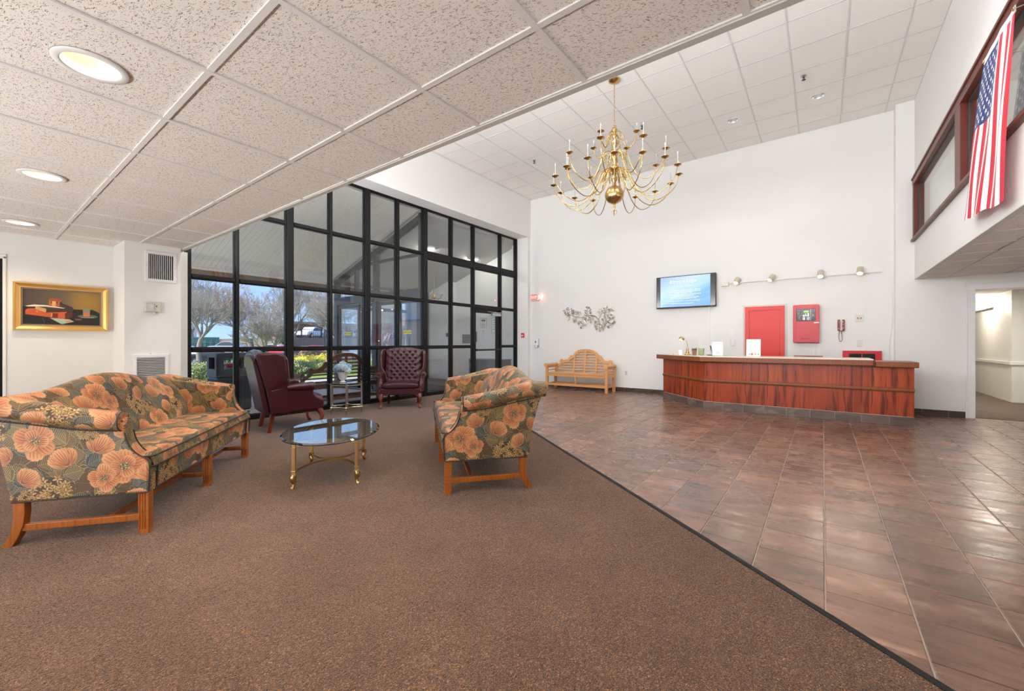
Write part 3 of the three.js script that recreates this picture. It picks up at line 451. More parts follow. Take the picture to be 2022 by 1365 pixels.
// left-hand window, only its dark edge in view
struct('window_3', [BB(XP + 0.012, XP - 0.1, 2.03, 2.075, -0.295, 1.2, 0.004), BB(XP + 0.012, XP - 0.1, -0.02, 2.05, -0.295, -0.272, 0.004)], mWhiteGloss);
const w3 = struct('window_4'); obj('mullion', [BB(XP - 0.02, XP - 0.1, 0, 2.03, -0.272, -0.16), BB(XP - 0.02, XP - 0.1, 0, 2.03, 1.12, 1.2), BB(XP - 0.02, XP - 0.1, 1.9, 2.03, -0.16, 1.2), BB(XP - 0.02, XP - 0.1, 0, 0.12, -0.16, 1.2)], mBlack, w3); obj('pane', [BB(XP - 0.06, XP - 0.068, 0.12, 1.9, -0.16, 1.12)], mPane, w3);

// mezzanine window: walnut frame, posts, panes
const mz = struct('window_2');
{
  const F = 0.115, X0 = XM - 0.03, X1 = XM + 0.16, posts = [-9.41 + F, -6.52, -3.7, -1.2];
  obj('head', [BB(X0, X1, MY1 - F, MY1, MZ0 + 0.005, MZ1, 0.006), BB(X0 - 0.015, X0 + 0.02, MY1 - 0.025, MY1 + 0.005, MZ0 + 0.005, MZ1, 0.005)], mWalnut, mz);
  obj('sill', [BB(X0, X1, MY0 + 0.02, MY0 + 0.075, MZ0 + 0.005, MZ1, 0.006), BB(X0 - 0.022, X0 + 0.03, MY0, MY0 + 0.04, MZ0 + 0.005, MZ1, 0.01)], mWalnut, mz);
  const pz = [[-9.405, -9.405 + F], [-6.69, -6.46], [-3.8, -3.57], [-1.2 - F, -1.2]];
  for (const [a, b] of pz) { obj('post', [BB(X0 + 0.004, X1, MY0 + 0.05, MY1 - F + 0.01, a, b, 0.005)], mWalnut, mz); }
  for (let i = 0; i < 3; i++) {
    const a = pz[i][1], b = pz[i + 1][0];
    obj('gasket', [BB(XM + 0.03, XM + 0.05, MY0 + 0.07, MY1 - F, a, a + 0.03), BB(XM + 0.03, XM + 0.05, MY0 + 0.07, MY1 - F, b - 0.03, b), BB(XM + 0.03, XM + 0.05, MY1 - F - 0.025, MY1 - F, a, b), BB(XM + 0.03, XM + 0.05, MY0 + 0.07, MY0 + 0.09, a, b)], mBronze, mz);
    obj('pane', [BB(XM + 0.036, XM + 0.042, MY0 + 0.075, MY1 - F, a, b)], mPane, mz);
  }
}

// ------------------------------------------------------------------ camel-back sofas
function legGrooved(x, z, h, w) { // square front leg with moulded flutes
  const g = [];
  const s = []; const n = 3, d = 0.004, hw = w / 2;
  const edge = (p, q, flute) => { s.push(p); if (flute) for (let i = 0; i < n; i++) { const t0 = (i + 0.7) / (n + 0.9), a = [lerp(p[0], q[0], t0 - 0.07), lerp(p[1], q[1], t0 - 0.07)], b = [lerp(p[0], q[0], t0 + 0.07), lerp(p[1], q[1], t0 + 0.07)], nx = -(q[1] - p[1]) / w * d, ny = (q[0] - p[0]) / w * d; s.push(a, [(a[0] + b[0]) / 2 + nx, (a[1] + b[1]) / 2 + ny], b); } };
  edge([-hw, -hw], [hw, -hw], true); edge([hw, -hw], [hw, hw], false); edge([hw, hw], [-hw, hw], false); edge([-hw, hw], [-hw, -hw], true);
  const e = extr(s, h - 0.03, 0); e.rotateX(-PI / 2); e.translate(x, 0.03, z); g.push(e); g.push(B(w, 0.03, w, x, 0.015, z, 0.003)); return g;
}
function makeSofa(label) {
  const t = thing('camelback_sofa', label, 'sofa', [0, 0, 0], 0, 'floral camelback sofas facing each other');
  // seat rail
  obj('seat_rail', [BB(-0.885, 0.885, 0.255, 0.41, -0.30, 0.352, 0.018)], mFloral, t);
  // seat cushion, T-shaped with ears in front of the arms
  const cs = [[-0.79, -0.16], [0.79, -0.16], [0.79, 0.235], [0.868, 0.27], [0.872, 0.372], [-0.872, 0.372], [-0.868, 0.27], [-0.79, 0.235]].map(([a, b]) => [a, -b]);
  const cushion = (() => {
    const n = 64, m = 22, top = 0.492, bot = 0.395;
    const halfW = (z) => z < 0.235 ? 0.785 : lerp(0.785, 0.868, sm(0.235, 0.275, z));
    return loft((u, v) => {
      const q = v * 2; // around: bottom back -> top -> bottom
      const x = (u * 2 - 1), zz = q < 1 ? q : 2 - q; // 0..1 back to front
      const z0 = lerp(-0.17, 0.372, zz), edge = Math.min(1, Math.min(zz, 1 - zz) * 9, (1 - Math.abs(x)) * 14), rr = Math.sqrt(clamp(1 - (1 - edge) ** 2));
      const mid = (top + bot) / 2, crown = 0.012 * Math.sin(PI * zz) * (1 - x ** 4) + 0.003 * Math.sin(x * 19 + zz * 6);
      const y = q < 1 ? mid + (top - mid) * (0.62 + 0.38 * rr) + crown * rr : mid - (mid - bot) * (0.62 + 0.38 * rr);
      return V(x * halfW(z0), y, z0);
    }, n, m * 2, false);
  })();
  const c = obj('seat_cushion', [cushion], mFloral, t);
  const ring = (y) => tube(curve([[-0.785, y, -0.15], [-0.785, y, 0.22], [-0.868, y, 0.275], [-0.868, y, 0.366], [-0.8, y, 0.373], [0, y, 0.374], [0.8, y, 0.373], [0.868, y, 0.366], [0.868, y, 0.275], [0.785, y, 0.22], [0.785, y, -0.15]], 90), 0.0052, 6);
  obj('welt', [ring(0.474), ring(0.41)], mWelt, c);
  // back with a serpentine crest that rolls over behind
  const yt = (x) => 0.862 + 0.078 * Math.pow(Math.cos(clamp(Math.abs(x) / 0.62) * PI / 2), 1.6);
  const sec = (x) => { const y = yt(x), pf = 0.012 * (1 - Math.pow(Math.abs(x) / 0.9, 4)); return [[-0.10 + pf, 0.40], [-0.135 + pf, 0.52], [-0.18 + pf, 0.64], [-0.235 + pf, 0.74], [-0.28 + pf, y - 0.075], [-0.315, y - 0.022], [-0.36, y], [-0.41, y - 0.012], [-0.452, y - 0.052], [-0.456, y - 0.098], [-0.425, y - 0.125], [-0.398, y - 0.15], [-0.375, 0.62], [-0.338, 0.44], [-0.302, 0.256]]; };
  const back = loft((u, v) => { const x = (u * 2 - 1) * 0.885, s = sec(x), k = v * (s.length - 1), i = Math.min(s.length - 2, Math.floor(k)), f = k - i, P = (j) => s[clamp(j, 0, s.length - 1)]; const cr = (a, b, cc, d) => 0.5 * (2 * b + (cc - a) * f + (2 * a - 5 * b + 4 * cc - d) * f * f + (3 * b - a - 3 * cc + d) * f * f * f); const fold = v < 0.36 ? 0.004 * Math.sin(x * 17 + v * 9) * Math.sin(v / 0.36 * PI) : 0; return V(x, cr(P(i - 1)[1], P(i)[1], P(i + 1)[1], P(i + 2)[1]), cr(P(i - 1)[0], P(i)[0], P(i + 1)[0], P(i + 2)[0]) + fold); }, 56, 56);
  obj('backrest', [back, BB(-0.86, 0.86, 0.26, 0.6, -0.335, -0.2, 0.01), ...[-1, 1].map((s) => extr(sec(0.885).map(([z, y]) => [-z, y]), 0.02, 0).rotateY(PI / 2).translate(s > 0 ? 0.868 : -0.888, 0, 0))], mFloral, t);
  // arms
  for (const s of [-1, 1]) {
    const prof = [[-0.305, 0.256], [0.352, 0.256], [0.356, 0.44], [0.34, 0.465], [0.30, 0.492], [0.268, 0.53], [0.245, 0.575], [0.232, 0.63], [0.226, 0.70], [0.2, 0.735], [-0.02, 0.765], [-0.2, 0.80], [-0.36, 0.83], [-0.425, 0.80], [-0.43, 0.75], [-0.40, 0.675], [-0.372, 0.57], [-0.338, 0.45]].map(([z, y]) => [-z, y]);
    const p = extr(prof, 0.085, 0.012).rotateY(PI / 2); p.translate(s > 0 ? 0.805 : -0.89, 0, 0); // local z of extrusion becomes x
    const path = curve([[s * 0.872, 0.694, 0.212], [s * 0.874, 0.712, 0.10], [s * 0.878, 0.735, -0.04], [s * 0.882, 0.772, -0.2], [s * 0.884, 0.802, -0.34], [s * 0.884, 0.796, -0.452]], 22);
    const a = obj('arm', [p, tube(path, [0.058, 0.062], 20), ball(0.0, 0, 0, 0)].slice(0, 2), mFloral, t);
    const e = [[0.352, 0.262], [0.356, 0.44], [0.34, 0.465], [0.30, 0.492], [0.268, 0.53], [0.245, 0.575], [0.232, 0.63]].map(([z, y]) => [0, y, z]);
    const welts = [s * 0.893, s * 0.803].map((x) => tube(curve(e.map(([, y, z]) => [x, y, z]), 26), 0.0042, 6));
    const circ = []; for (let i = 0; i <= 24; i++) { const q = i / 24 * TAU; circ.push([s * 0.872 + 0.058 * Math.cos(q), 0.694 + 0.058 * Math.sin(q), 0.213]); }
    obj('welt', [...welts, tube(circ, 0.0042, 6), tube(curve([[s * 0.897, 0.64, 0.2], [s * 0.9, 0.66, 0], [s * 0.902, 0.70, -0.2], [s * 0.9, 0.735, -0.4]], 20), 0.0035, 6), bar([s * 0.893, 0.258, 0.35], [s * 0.893, 0.258, -0.30], 0.004, 6)], mWelt, a);
  }
  // legs and stretchers
  for (const x of [-0.865, 0, 0.865]) {
    obj('leg', legGrooved(x, 0.326, 0.26, 0.052), mHoney, t);
    const pr = [[0.262, 0.262], [0.30, 0.262]]; // splayed rear leg
    const out = [[-0.245, 0.262], [-0.30, 0.262], [-0.294, 0.19], [-0.30, 0.12], [-0.318, 0.06], [-0.352, 0.0], [-0.302, 0.0], [-0.272, 0.055], [-0.25, 0.12], [-0.242, 0.19]].map(([z, y]) => [-z, y]);
    const g = extr(out, 0.05, 0.003).rotateY(PI / 2); g.translate(x - 0.025, 0, 0); obj('leg', [g], mHoney, t);
    obj('stretcher', [BB(x - 0.016, x + 0.016, 0.085, 0.125, -0.27, 0.31, 0.004)], mHoney, t);
  }
  obj('stretcher', [BB(-0.86, 0.86, 0.088, 0.122, 0.125, 0.155, 0.004)], mHoney, t);
  return t;
}
const sofa = makeSofa('floral camelback sofa on the left with wooden stretcher legs, below the gold-framed painting');
sofa.position.set(-4.224, 0, -0.965); sofa.rotation.y = 142.3 * PI / 180;
dup(sofa, [-2.771, 0, -3.08], -40.25 * PI / 180, 'floral camelback sofa right of the oval glass table, beside the slate floor edge');

// ------------------------------------------------------------------ leather wing chairs
function makeWingChair(label) {
  const t = thing('wing_chair', label, 'armchair', [0, 0, 0], 0, 'burgundy leather wing chairs by the window wall');
  // tufted inner back: buttons on a diamond lattice
  const btn = []; for (let row = 0; row < 9; row++) for (let k = -2; k <= 2; k++) { const x = (k + (row % 2 ? 0.5 : 0)) * 0.112; if (Math.abs(x) < 0.27) btn.push([x, 0.50 + row * 0.062]); }
  const topY = (x) => 1.075 - 0.055 * Math.pow(Math.abs(x) / 0.36, 2.2);
  const zb = (y) => lerp(-0.20, -0.40, clamp((y - 0.4) / 0.66));
  const front = loft((u, v) => {
    const x = (u * 2 - 1) * 0.325, y = lerp(0.40, topY(x), v); let d = 0;
    for (const [bx, by] of btn) { const r = Math.hypot(x - bx, y - by); if (r < 0.09) d += -0.026 * Math.exp(-((r / 0.022) ** 2)) ; }
    const cell = 0.008 * (Math.cos((x / 0.112) * TAU) * Math.cos((y - 0.50) / 0.124 * TAU)) * -0.6;
    const bulge = 0.035 * (1 - Math.abs(u * 2 - 1) ** 4) * Math.sin(PI * clamp(v * 0.98 + 0.01)) ** 0.4;
    return V(x, y, zb(y) + bulge + d - cell);
  }, 70, 100);
  const shell = loft((u, v) => { const x = (u * 2 - 1) * 0.365, y1 = topY(x), pts = [[-0.352, 0.235], [-0.408, 0.55], [-0.53, y1 - 0.05], [-0.525, y1 - 0.01], [-0.48, y1 + 0.008], [-0.43, y1], [-0.395, y1 - 0.03]], k = v * 6, i = Math.min(5, Math.floor(k)), f = k - i; return V(x, lerp(pts[i][1], pts[i + 1][1], f), lerp(pts[i][0], pts[i + 1][0], f)); }, 20, 36);
  obj('outer_back', [shell], mLeatherBack, t);
  const b = obj('backrest', [front, extr([[-0.34, 0.25], [0.34, 0.25], [0.34, 0.95], [0.2, 1.02], [-0.2, 1.02], [-0.34, 0.95]], 0.06, 0.01).rotateX(-0.19).translate(0, 0, -0.37)], mLeather, t);
  obj('button', btn.filter(([x, y]) => y < topY(x) - 0.05).map(([x, y]) => ball(0.011, x, y, zb(y) + 0.006 + 0.035 * (1 - Math.abs(x / 0.325) ** 4) - 0.012, 8, 6)), mLeather, b);
  for (const s of [-1, 1]) {
    // wing: a padded panel, bowed outwards in front
    const out = [[-0.352, 0.25], [-0.408, 0.555], [-0.53, 1.0], [-0.5, 1.035], [-0.42, 1.05], [-0.30, 1.04], [-0.222, 1.01], [-0.192, 0.955], [-0.18, 0.87], [-0.172, 0.78], [-0.165, 0.69], [-0.15, 0.60], [-0.14, 0.5], [-0.14, 0.25]].map(([z, y]) => [-z, y]);
    const w = extr(out, 0.062, 0.022, 4).rotateY(PI / 2); w.translate(s > 0 ? 0.33 : -0.392, 0, 0);
    { const p = w.attributes.position; for (let i = 0; i < p.count; i++) { const z = p.getZ(i), k = sm(-0.45, -0.17, z) * sm(0.5, 0.75, p.getY(i)); p.setX(i, p.getX(i) + s * 0.035 * k); } w.computeVertexNormals(); }
    const wing = obj('wing', [w], mLeather, t);
    obj('nail_trim', [tube(curve([[0.30, 0.5, -0.128], [0.345, 0.62, -0.135], [0.392, 0.70, -0.148], [0.405, 0.78, -0.156], [0.412, 0.87, -0.165], [0.408, 0.955, -0.178], [0.40, 1.008, -0.212], [0.385, 1.042, -0.30]].map(([x, y, z]) => [s * (x - 0.02), y, z + 0.003]), 40), 0.0055, 6)], mLeatherTrim, wing);
    // arm: panel with a scooped front and a rolled top
    const ap = [[-0.35, 0.245], [0.27, 0.285], [0.285, 0.30], [0.285, 0.395], [0.235, 0.41], [0.19, 0.435], [0.155, 0.475], [0.138, 0.53], [0.14, 0.6], [0.10, 0.625], [-0.20, 0.60], [-0.36, 0.56]].map(([z, y]) => [-z, y]);
    const p = extr(ap, 0.07, 0.014, 3).rotateY(PI / 2); p.translate(s > 0 ? 0.315 : -0.385, 0, 0);
    { const q = p.attributes.position; for (let i = 0; i < q.count; i++) { const k = sm(0.36, 0.62, q.getY(i)); q.setX(i, q.getX(i) + s * 0.02 * k); } }
    const roll = tube(curve([[s * 0.392, 0.588, 0.148], [s * 0.392, 0.59, 0.10], [s * 0.39, 0.585, -0.05], [s * 0.38, 0.575, -0.17]], 14), [0.05, 0.057, 0.057, 0.057, 0.056, 0.055, 0.054, 0.053, 0.052, 0.05, 0.048, 0.046, 0.044, 0.042, 0.04], 18);
    const a = obj('arm', [p, roll], mLeather, t);
    const sc = []; for (let i = 0; i <= 40; i++) { const q = i / 40 * TAU * 1.35, r = 0.05 * (1 - 0.42 * i / 40); sc.push([s * (0.392 - Math.cos(q) * r * -1), 0.588 + Math.sin(q) * r, 0.151]); }
    obj('scroll_trim', [tube(sc, 0.004, 6), tube(curve([[s * 0.352, 0.56, 0.152], [s * 0.35, 0.50, 0.158], [s * 0.352, 0.45, 0.195], [s * 0.355, 0.41, 0.26], [s * 0.355, 0.30, 0.29]], 24), 0.0045, 6)], mLeatherTrim, a);
  }
  // seat
  obj('seat_rail', [BB(-0.35, 0.35, 0.24, 0.36, -0.34, 0.285, 0.02)], mLeather, t);
  obj('seat_cushion', [loft((u, v) => { const a = v * TAU, x = (u * 2 - 1), k = Math.pow(1 - Math.pow(Math.abs(x), 6), 0.3), cz = Math.cos(a), sy = Math.sin(a), z = 0.06 + 0.245 * Math.sign(cz) * Math.pow(Math.abs(cz), 0.45) * (0.9 + 0.1 * k), y = 0.40 + 0.066 * Math.sign(sy) * Math.pow(Math.abs(sy), 0.5) * Math.max(0.05, k) + (sy > 0 ? 0.008 * Math.cos(x * 2) : 0) + (sy > 0 ? 0.0025 * Math.sin(x * 30) * Math.sin(z * 34) : 0); return V(x * 0.318, y, z); }, 40, 44, true)], mLeather, t);
  // legs: cabriole with claw-and-ball in front, raked square legs behind
  for (const s of [-1, 1]) {
    const leg = tube(curve([[s * 0.315, 0.27, 0.235], [s * 0.332, 0.215, 0.262], [s * 0.34, 0.165, 0.272], [s * 0.334, 0.11, 0.262], [s * 0.33, 0.065, 0.268], [s * 0.338, 0.03, 0.288], [s * 0.34, 0.012, 0.292]], 22), [0.044, 0.044, 0.043, 0.041, 0.039, 0.037, 0.034, 0.031, 0.028, 0.025, 0.023, 0.021, 0.0195, 0.0185, 0.018, 0.018, 0.019, 0.021, 0.024, 0.026, 0.024, 0.018, 0.012], 12);
    const claws = [-0.9, 0, 0.9].map((q) => tube(curve([[s * 0.334, 0.06, 0.272], [s * 0.336 + Math.sin(q) * 0.026, 0.035, 0.285 + Math.cos(q) * 0.022], [s * 0.338 + Math.sin(q) * 0.024, 0.006, 0.29 + Math.cos(q) * 0.024]], 8), 0.0075, 6));
    obj('leg', [leg, ball(0.027, s * 0.339, 0.026, 0.29, 14, 10), ...claws, extr([[-0.07, 0], [0.07, 0], [0.05, -0.03], [0.02, -0.045], [-0.02, -0.02], [-0.06, -0.01]], 0.016, 0.003).translate(s * 0.27, 0.262, 0.266)], mRedLeg, t);
    const rl = extr([[0.29, 0.245], [0.345, 0.245], [0.385, 0.0], [0.34, 0.0]], 0.046, 0.004).rotateY(PI / 2); rl.translate(s * 0.275 - 0.023, 0, 0); obj('leg', [rl], mRedLeg, t);
  }
  return t;
}
const wingChair = makeWingChair('burgundy leather wing chair turned away, its pale shining back to the trash can outside');
wingChair.position.set(-5.925, 0, -2.82); wingChair.rotation.y = 167.9 * PI / 180;
dup(wingChair, [-6.2, 0, -4.9], 46.3 * PI / 180, 'button-tufted burgundy leather wing chair facing the room beside the window wall');

// ------------------------------------------------------------------ oval glass coffee table on a brass frame
{
  const th = Math.atan2(-(-0.461), 0.567); // frame's long side along local x
  const c = [(-3.405 - 3.093 - 3.66 - 3.929) / 4, 0, (-1.614 - 1.967 - 2.428 - 2.054) / 4];
  const t = thing('coffee_table', 'oval glass coffee table on a gilt brass frame with two bowed stretchers', 'coffee table', c, Math.atan2(0.631, -0.776) + 0);
  t.rotation.y = Math.atan2(0.612, -0.79);       // local +x runs along (-0.79, -0.612)
  const hx = 0.36, hz = 0.236;
  for (const sx of [-1, 1]) for (const sz of [-1, 1]) {
    const x = sx * hx, z = sz * hz, ox = sx * 0.707, oz = sz * 0.707;
    const l = obj('leg', [BB(x - 0.014, x + 0.014, 0.105, 0.383, z - 0.014, z + 0.014, 0.004), B(0.034, 0.008, 0.034, x, 0.33, z, 0.003), B(0.034, 0.008, 0.034, x, 0.145, z, 0.003), B(0.034, 0.008, 0.034, x, 0.118, z, 0.003), ...[-1, 1].flatMap((q) => [BB(x + q * 0.006 - 0.0015, x + q * 0.006 + 0.0015, 0.15, 0.325, z + 0.0135 * sz, z + 0.0165 * sz), BB(x + 0.0135 * sx, x + 0.0165 * sx, 0.15, 0.325, z + q * 0.006 - 0.0015, z + q * 0.006 + 0.0015)])], mBrassDull, t);
    obj('hoof_foot', [tube(curve([[x, 0.116, z], [x + ox * 0.008, 0.085, z + oz * 0.008], [x + ox * 0.0, 0.045, z], [x + ox * 0.012, 0.014, z + oz * 0.012], [x + ox * 0.022, 0.006, z + oz * 0.022]], 14), [0.016, 0.02, 0.024, 0.025, 0.024, 0.021, 0.018, 0.015, 0.013, 0.012, 0.0125, 0.014, 0.016, 0.014, 0.006], 12)], mBrass, l);
  }
  obj('apron', [-1, 1].flatMap((s) => [BB(-hx, hx, 0.343, 0.374, s * hz - 0.007, s * hz + 0.007, 0.002), BB(s * hx - 0.007, s * hx + 0.007, 0.343, 0.374, -hz, hz, 0.002)]), mBrassDull, t);
  // two bowed stretchers that touch in the middle
  for (const s of [-1, 1]) {
    const g = loft((u, v) => { const z = lerp(-hz, hz, u), k = 1 - (z / hz) ** 2, x = s * (hx - (hx - 0.012) * Math.pow(k, 0.62)), q = v * TAU, w = [[-1, -1], [1, -1], [1, 1], [-1, 1], [-1, -1]][Math.round(v * 4)]; return V(x + w[0] * 0.005, 0.132 + w[1] * 0.009, z); }, 48, 4); g.computeVertexNormals();
    obj('stretcher', [toCreasedNormals(g, 0.6)], mBrass, t);
  }
  obj('stretcher_clip', [cyl(0.012, 0.012, 0.026, 0, 0.132, 0, 14)], mBrass, t);
  // glass: bevelled ellipse
  const a = 0.575, b = 0.40, prof = [[0, 0.384], [1, 0.384], [1.0, 0.39], [0.965, 0.399], [0, 0.399]];
  const gl = loft((u, v) => { const k = Math.min(3, Math.floor(v * 4)), f = v * 4 - k, r = lerp(prof[k][0], prof[k + 1][0], f), y = lerp(prof[k][1], prof[k + 1][1], f), q = u * TAU; const R = (m) => m - (1 - r) * (m < 0.5 ? m : m) ; return V(Math.cos(q) * a * r, y, -Math.sin(q) * b * r); }, 180, 4);
  obj('glass_top', [toCreasedNormals(mergeVertices(gl.deleteAttribute('normal').deleteAttribute('uv'), 1e-5), 0.15)], mGlassTop, t);
}

// ------------------------------------------------------------------ small brass and glass side table with a vase
{
  const c = [-6.42, 0, -3.93], R = 0.27, t = thing('side_table', 'small glass-topped side table with slim chrome legs and brass rails by the window', 'side table', c, 0.46);
  const pt = (k, r = R) => [Math.cos(k / 6 * TAU) * r, Math.sin(k / 6 * TAU) * r];
  for (let k = 0; k < 6; k++) {
    const [x, z] = pt(k), l = obj('leg', [cyl(0.0135, 0.0135, 0.40, x, 0.30, z, 14)], mChrome, t);
    obj('collar', [lathe([[0.013, 0], [0.019, 0.006], [0.019, 0.018], [0.013, 0.024]], 14).translate(x, 0.475, z)], mSilverBrass, l);
    obj('foot', [lathe([[0.008, 0], [0.013, 0.006], [0.009, 0.03], [0.016, 0.05], [0.02, 0.075], [0.014, 0.09], [0.02, 0.095], [0.02, 0.11], [0.0135, 0.12]], 14).translate(x, 0.0, z)], mSilverBrass, l);
  }
  for (const [y, rr] of [[0.102, 0.011], [0.468, 0.01]]) { // rails, bowed inward between the legs
    for (let k = 0; k < 6; k++) { const a = pt(k), b = pt(k + 1), m = pt(k + 0.5, y < 0.2 ? R * 0.62 : R * 0.86); obj(y < 0.2 ? 'lower_rail' : 'upper_rail', [tube(curve([[a[0], y, a[1]], [lerp(a[0], m[0], 0.7), y, lerp(a[1], m[1], 0.7)], [m[0], y, m[1]], [lerp(b[0], m[0], 0.7), y, lerp(b[1], m[1], 0.7)], [b[0], y, b[1]]], 18), rr, 8)], mSilverBrass, t); }
  }
  const sh = new THREE.Shape(); for (let i = 0; i <= 96; i++) { const q = i / 96 * TAU, r = 0.335 + 0.02 * Math.cos(6 * q); i ? sh.lineTo(Math.cos(q) * r, Math.sin(q) * r) : sh.moveTo(Math.cos(q) * r, Math.sin(q) * r); }
  obj('glass_top', [extr(sh, 0.012, 0.003).rotateX(-PI / 2).translate(0, 0.500, 0)], mGlassTop, t);

  const v = thing('vase', 'white footed urn vase standing on the glass side table', 'vase', [-6.36, 0.513, -3.82]);
  obj('urn', [lathe([[0, 0], [0.05, 0], [0.052, 0.012], [0.036, 0.02], [0.03, 0.035], [0.045, 0.05], [0.062, 0.075], [0.072, 0.11], [0.08, 0.15], [0.09, 0.168], [0.092, 0.175], [0.083, 0.175], [0.075, 0.165], [0.06, 0.11], [0, 0.09]], 36)], mWhiteGloss, v);
  const f = thing('flower_bouquet', 'rounded bouquet of pale blue hydrangeas in the white urn vase', 'flowers', [-6.36, 0.513 + 0.176, -3.82]);
  const blues = [[0.42, 0.60, 0.74], [0.56, 0.71, 0.80], [0.70, 0.80, 0.84], [0.34, 0.52, 0.70]].map((c2) => pmat({ color: c2, roughness: 0.8, transmission: 0.25, thickness: 0 })), r = rng(5);
  const petals = (cx, cy, cz, R2, n) => { const g = []; for (let i = 0; i < n; i++) { const y = 1 - (i + 0.5) / n * 1.7, a = i * 2.39996, q = Math.sqrt(Math.max(0, 1 - y * y)), d = V(q * Math.cos(a), y, q * Math.sin(a)); for (let k = 0; k < 4; k++) { const p = new THREE.CircleGeometry(0.0115 + r() * 0.003, 5); p.scale(1, 0.82, 1); p.translate(0.010, 0, 0); p.rotateY(-0.35 - r() * 0.4); p.rotateZ(k * PI / 2 + r() * 0.4); p.applyQuaternion(new THREE.Quaternion().setFromUnitVectors(V(0, 0, 1), d)); p.translate(cx + d.x * R2, cy + d.y * R2, cz + d.z * R2); g.push(p); } } return g; };
  const heads = [[0, 0.105, 0, 0.06], [0.075, 0.06, 0.01, 0.056], [-0.07, 0.065, 0.03, 0.056], [0.01, 0.06, 0.082, 0.056], [0.0, 0.06, -0.08, 0.055], [0.062, 0.085, 0.06, 0.05], [-0.06, 0.09, -0.045, 0.052], [0.06, 0.08, -0.055, 0.05], [-0.05, 0.045, 0.075, 0.048], [-0.105, 0.03, -0.01, 0.045], [0.105, 0.025, -0.02, 0.045]];
  heads.forEach(([x, y, z, q], i) => obj('flower_head', petals(x, y, z, q, 58), blues[i % 4], f));
  const mLeaf = pmat({ color: [0.10, 0.2, 0.07], roughness: 0.6, transmission: 0.2, thickness: 0 });
  obj('foliage', Array.from({ length: 12 }, (_, i) => { const a = i / 12 * TAU; return tube([[0, 0.0, 0], [Math.cos(a) * 0.06, 0.03, Math.sin(a) * 0.06], [Math.cos(a) * 0.085, 0.045, Math.sin(a) * 0.085]], [0.006, 0.004, 0.012], 6); }), mLeaf, f);
}

// ------------------------------------------------------------------ garden benches with a scrolled crest
function makeBench(label, m) {
  const t = thing('garden_bench', label, 'bench'), hw = 0.815; // front +z
  const crest = (x) => { x = Math.abs(x); if (x < 0.30) return 0.99 - 0.075 * (x / 0.30) ** 2.4; return 0; };
  // back crest: one sawn board with ogee shoulders
  const half = [[0, 1.02], [0.12, 1.012], [0.22, 0.985], [0.30, 0.93], [0.345, 0.86], [0.36, 0.845], [0.395, 0.86], [0.425, 0.85], [0.44, 0.815], [0.49, 0.755], [0.55, 0.735], [0.62, 0.73], [0.655, 0.755], [0.70, 0.745], [0.715, 0.70], [0.70, 0.66], [0.735, 0.62], [0.79, 0.60], [0.79, 0.53]];
  const inner = [[0.765, 0.53], [0.72, 0.57], [0.66, 0.60], [0.655, 0.64], [0.60, 0.655], [0.50, 0.665], [0.43, 0.715], [0.375, 0.765], [0.31, 0.79], [0.285, 0.84], [0.235, 0.90], [0.15, 0.94], [0, 0.952]];
  const s = [...half, ...inner.slice(0, -1), ...[...inner].reverse().map(([x, y]) => [-x, y]), ...half.slice(1).reverse().map(([x, y]) => [-x, y])];
  const bk = (g) => g.rotateX(-0.13).translate(0, 0, -0.205); // the back leans
  obj('crest_rail', [bk(extr(s, 0.036, 0.004).translate(0, 0, -0.018))], m, t);
  for (const x of [-0.30, 0, 0.30]) obj('back_post', [bk(BB(x - 0.022, x + 0.022, 0.42, x ? 0.84 : 0.96, -0.014, 0.014, 0.003))], m, t);
  for (let i = 0; i < 7; i++) { const y = 0.475 + i * 0.068, w = y < 0.58 ? 0.755 : y < 0.64 ? 0.66 : y < 0.70 ? 0.46 : y < 0.8 ? 0.33 : 0.28; obj('back_slat', [bk(BB(-w, w, y, y + 0.026, -0.008, 0.008, 0.002))], m, t); }
  for (let i = 0; i < 6; i++) { const z = -0.17 + i * 0.078; obj('seat_slat', [BB(-0.78, 0.78, 0.405, 0.428, z, z + 0.07, 0.004)], m, t); }
  obj('seat_rail', [BB(-0.78, 0.78, 0.345, 0.41, 0.245, 0.275, 0.004), BB(-0.78, 0.78, 0.345, 0.41, -0.19, -0.16, 0.004)], m, t);
  for (const q of [-1, 1]) {
    const x = q * 0.79;
    obj('leg', [BB(x - 0.03, x + 0.03, 0, 0.60, 0.22, 0.28, 0.004)], m, t);
    obj('leg', [extr([[0.14, 0], [0.20, 0], [0.20, 0.3], [0.225, 0.42], [0.27, 0.62], [0.21, 0.62], [0.165, 0.42], [0.14, 0.3]].map(([z, y]) => [z + 0.03, y]), 0.06, 0.004).rotateY(PI / 2).translate(x - 0.03, 0, 0)], m, t);
    obj('arm_roll', [cyl(0.04, 0.04, 0.56, 0, 0, 0, 20).rotateX(PI / 2).translate(x, 0.61, 0.02), cyl(0.052, 0.052, 0.028, 0, 0, 0, 24).rotateX(PI / 2).translate(x, 0.61, 0.305)], m, t);
    obj('arm_slat', [0.475, 0.54].map((y) => BB(x - 0.012, x + 0.012, y, y + 0.026, -0.2, 0.24, 0.002)), m, t);
    obj('side_rail', [BB(x - 0.018, x + 0.018, 0.345, 0.41, -0.18, 0.23, 0.003), BB(x - 0.018, x + 0.018, 0.115, 0.165, -0.17, 0.23, 0.003)], m, t);
  }
  obj('stretcher', [BB(-0.78, 0.78, 0.112, 0.17, 0.235, 0.262, 0.004), BB(-0.78, 0.78, 0.112, 0.17, -0.18, -0.155, 0.004)], m, t);
  obj('centre_post', [BB(-0.022, 0.022, 0.15, 0.36, 0.235, 0.262, 0.003)], m, t);
  return t;
}
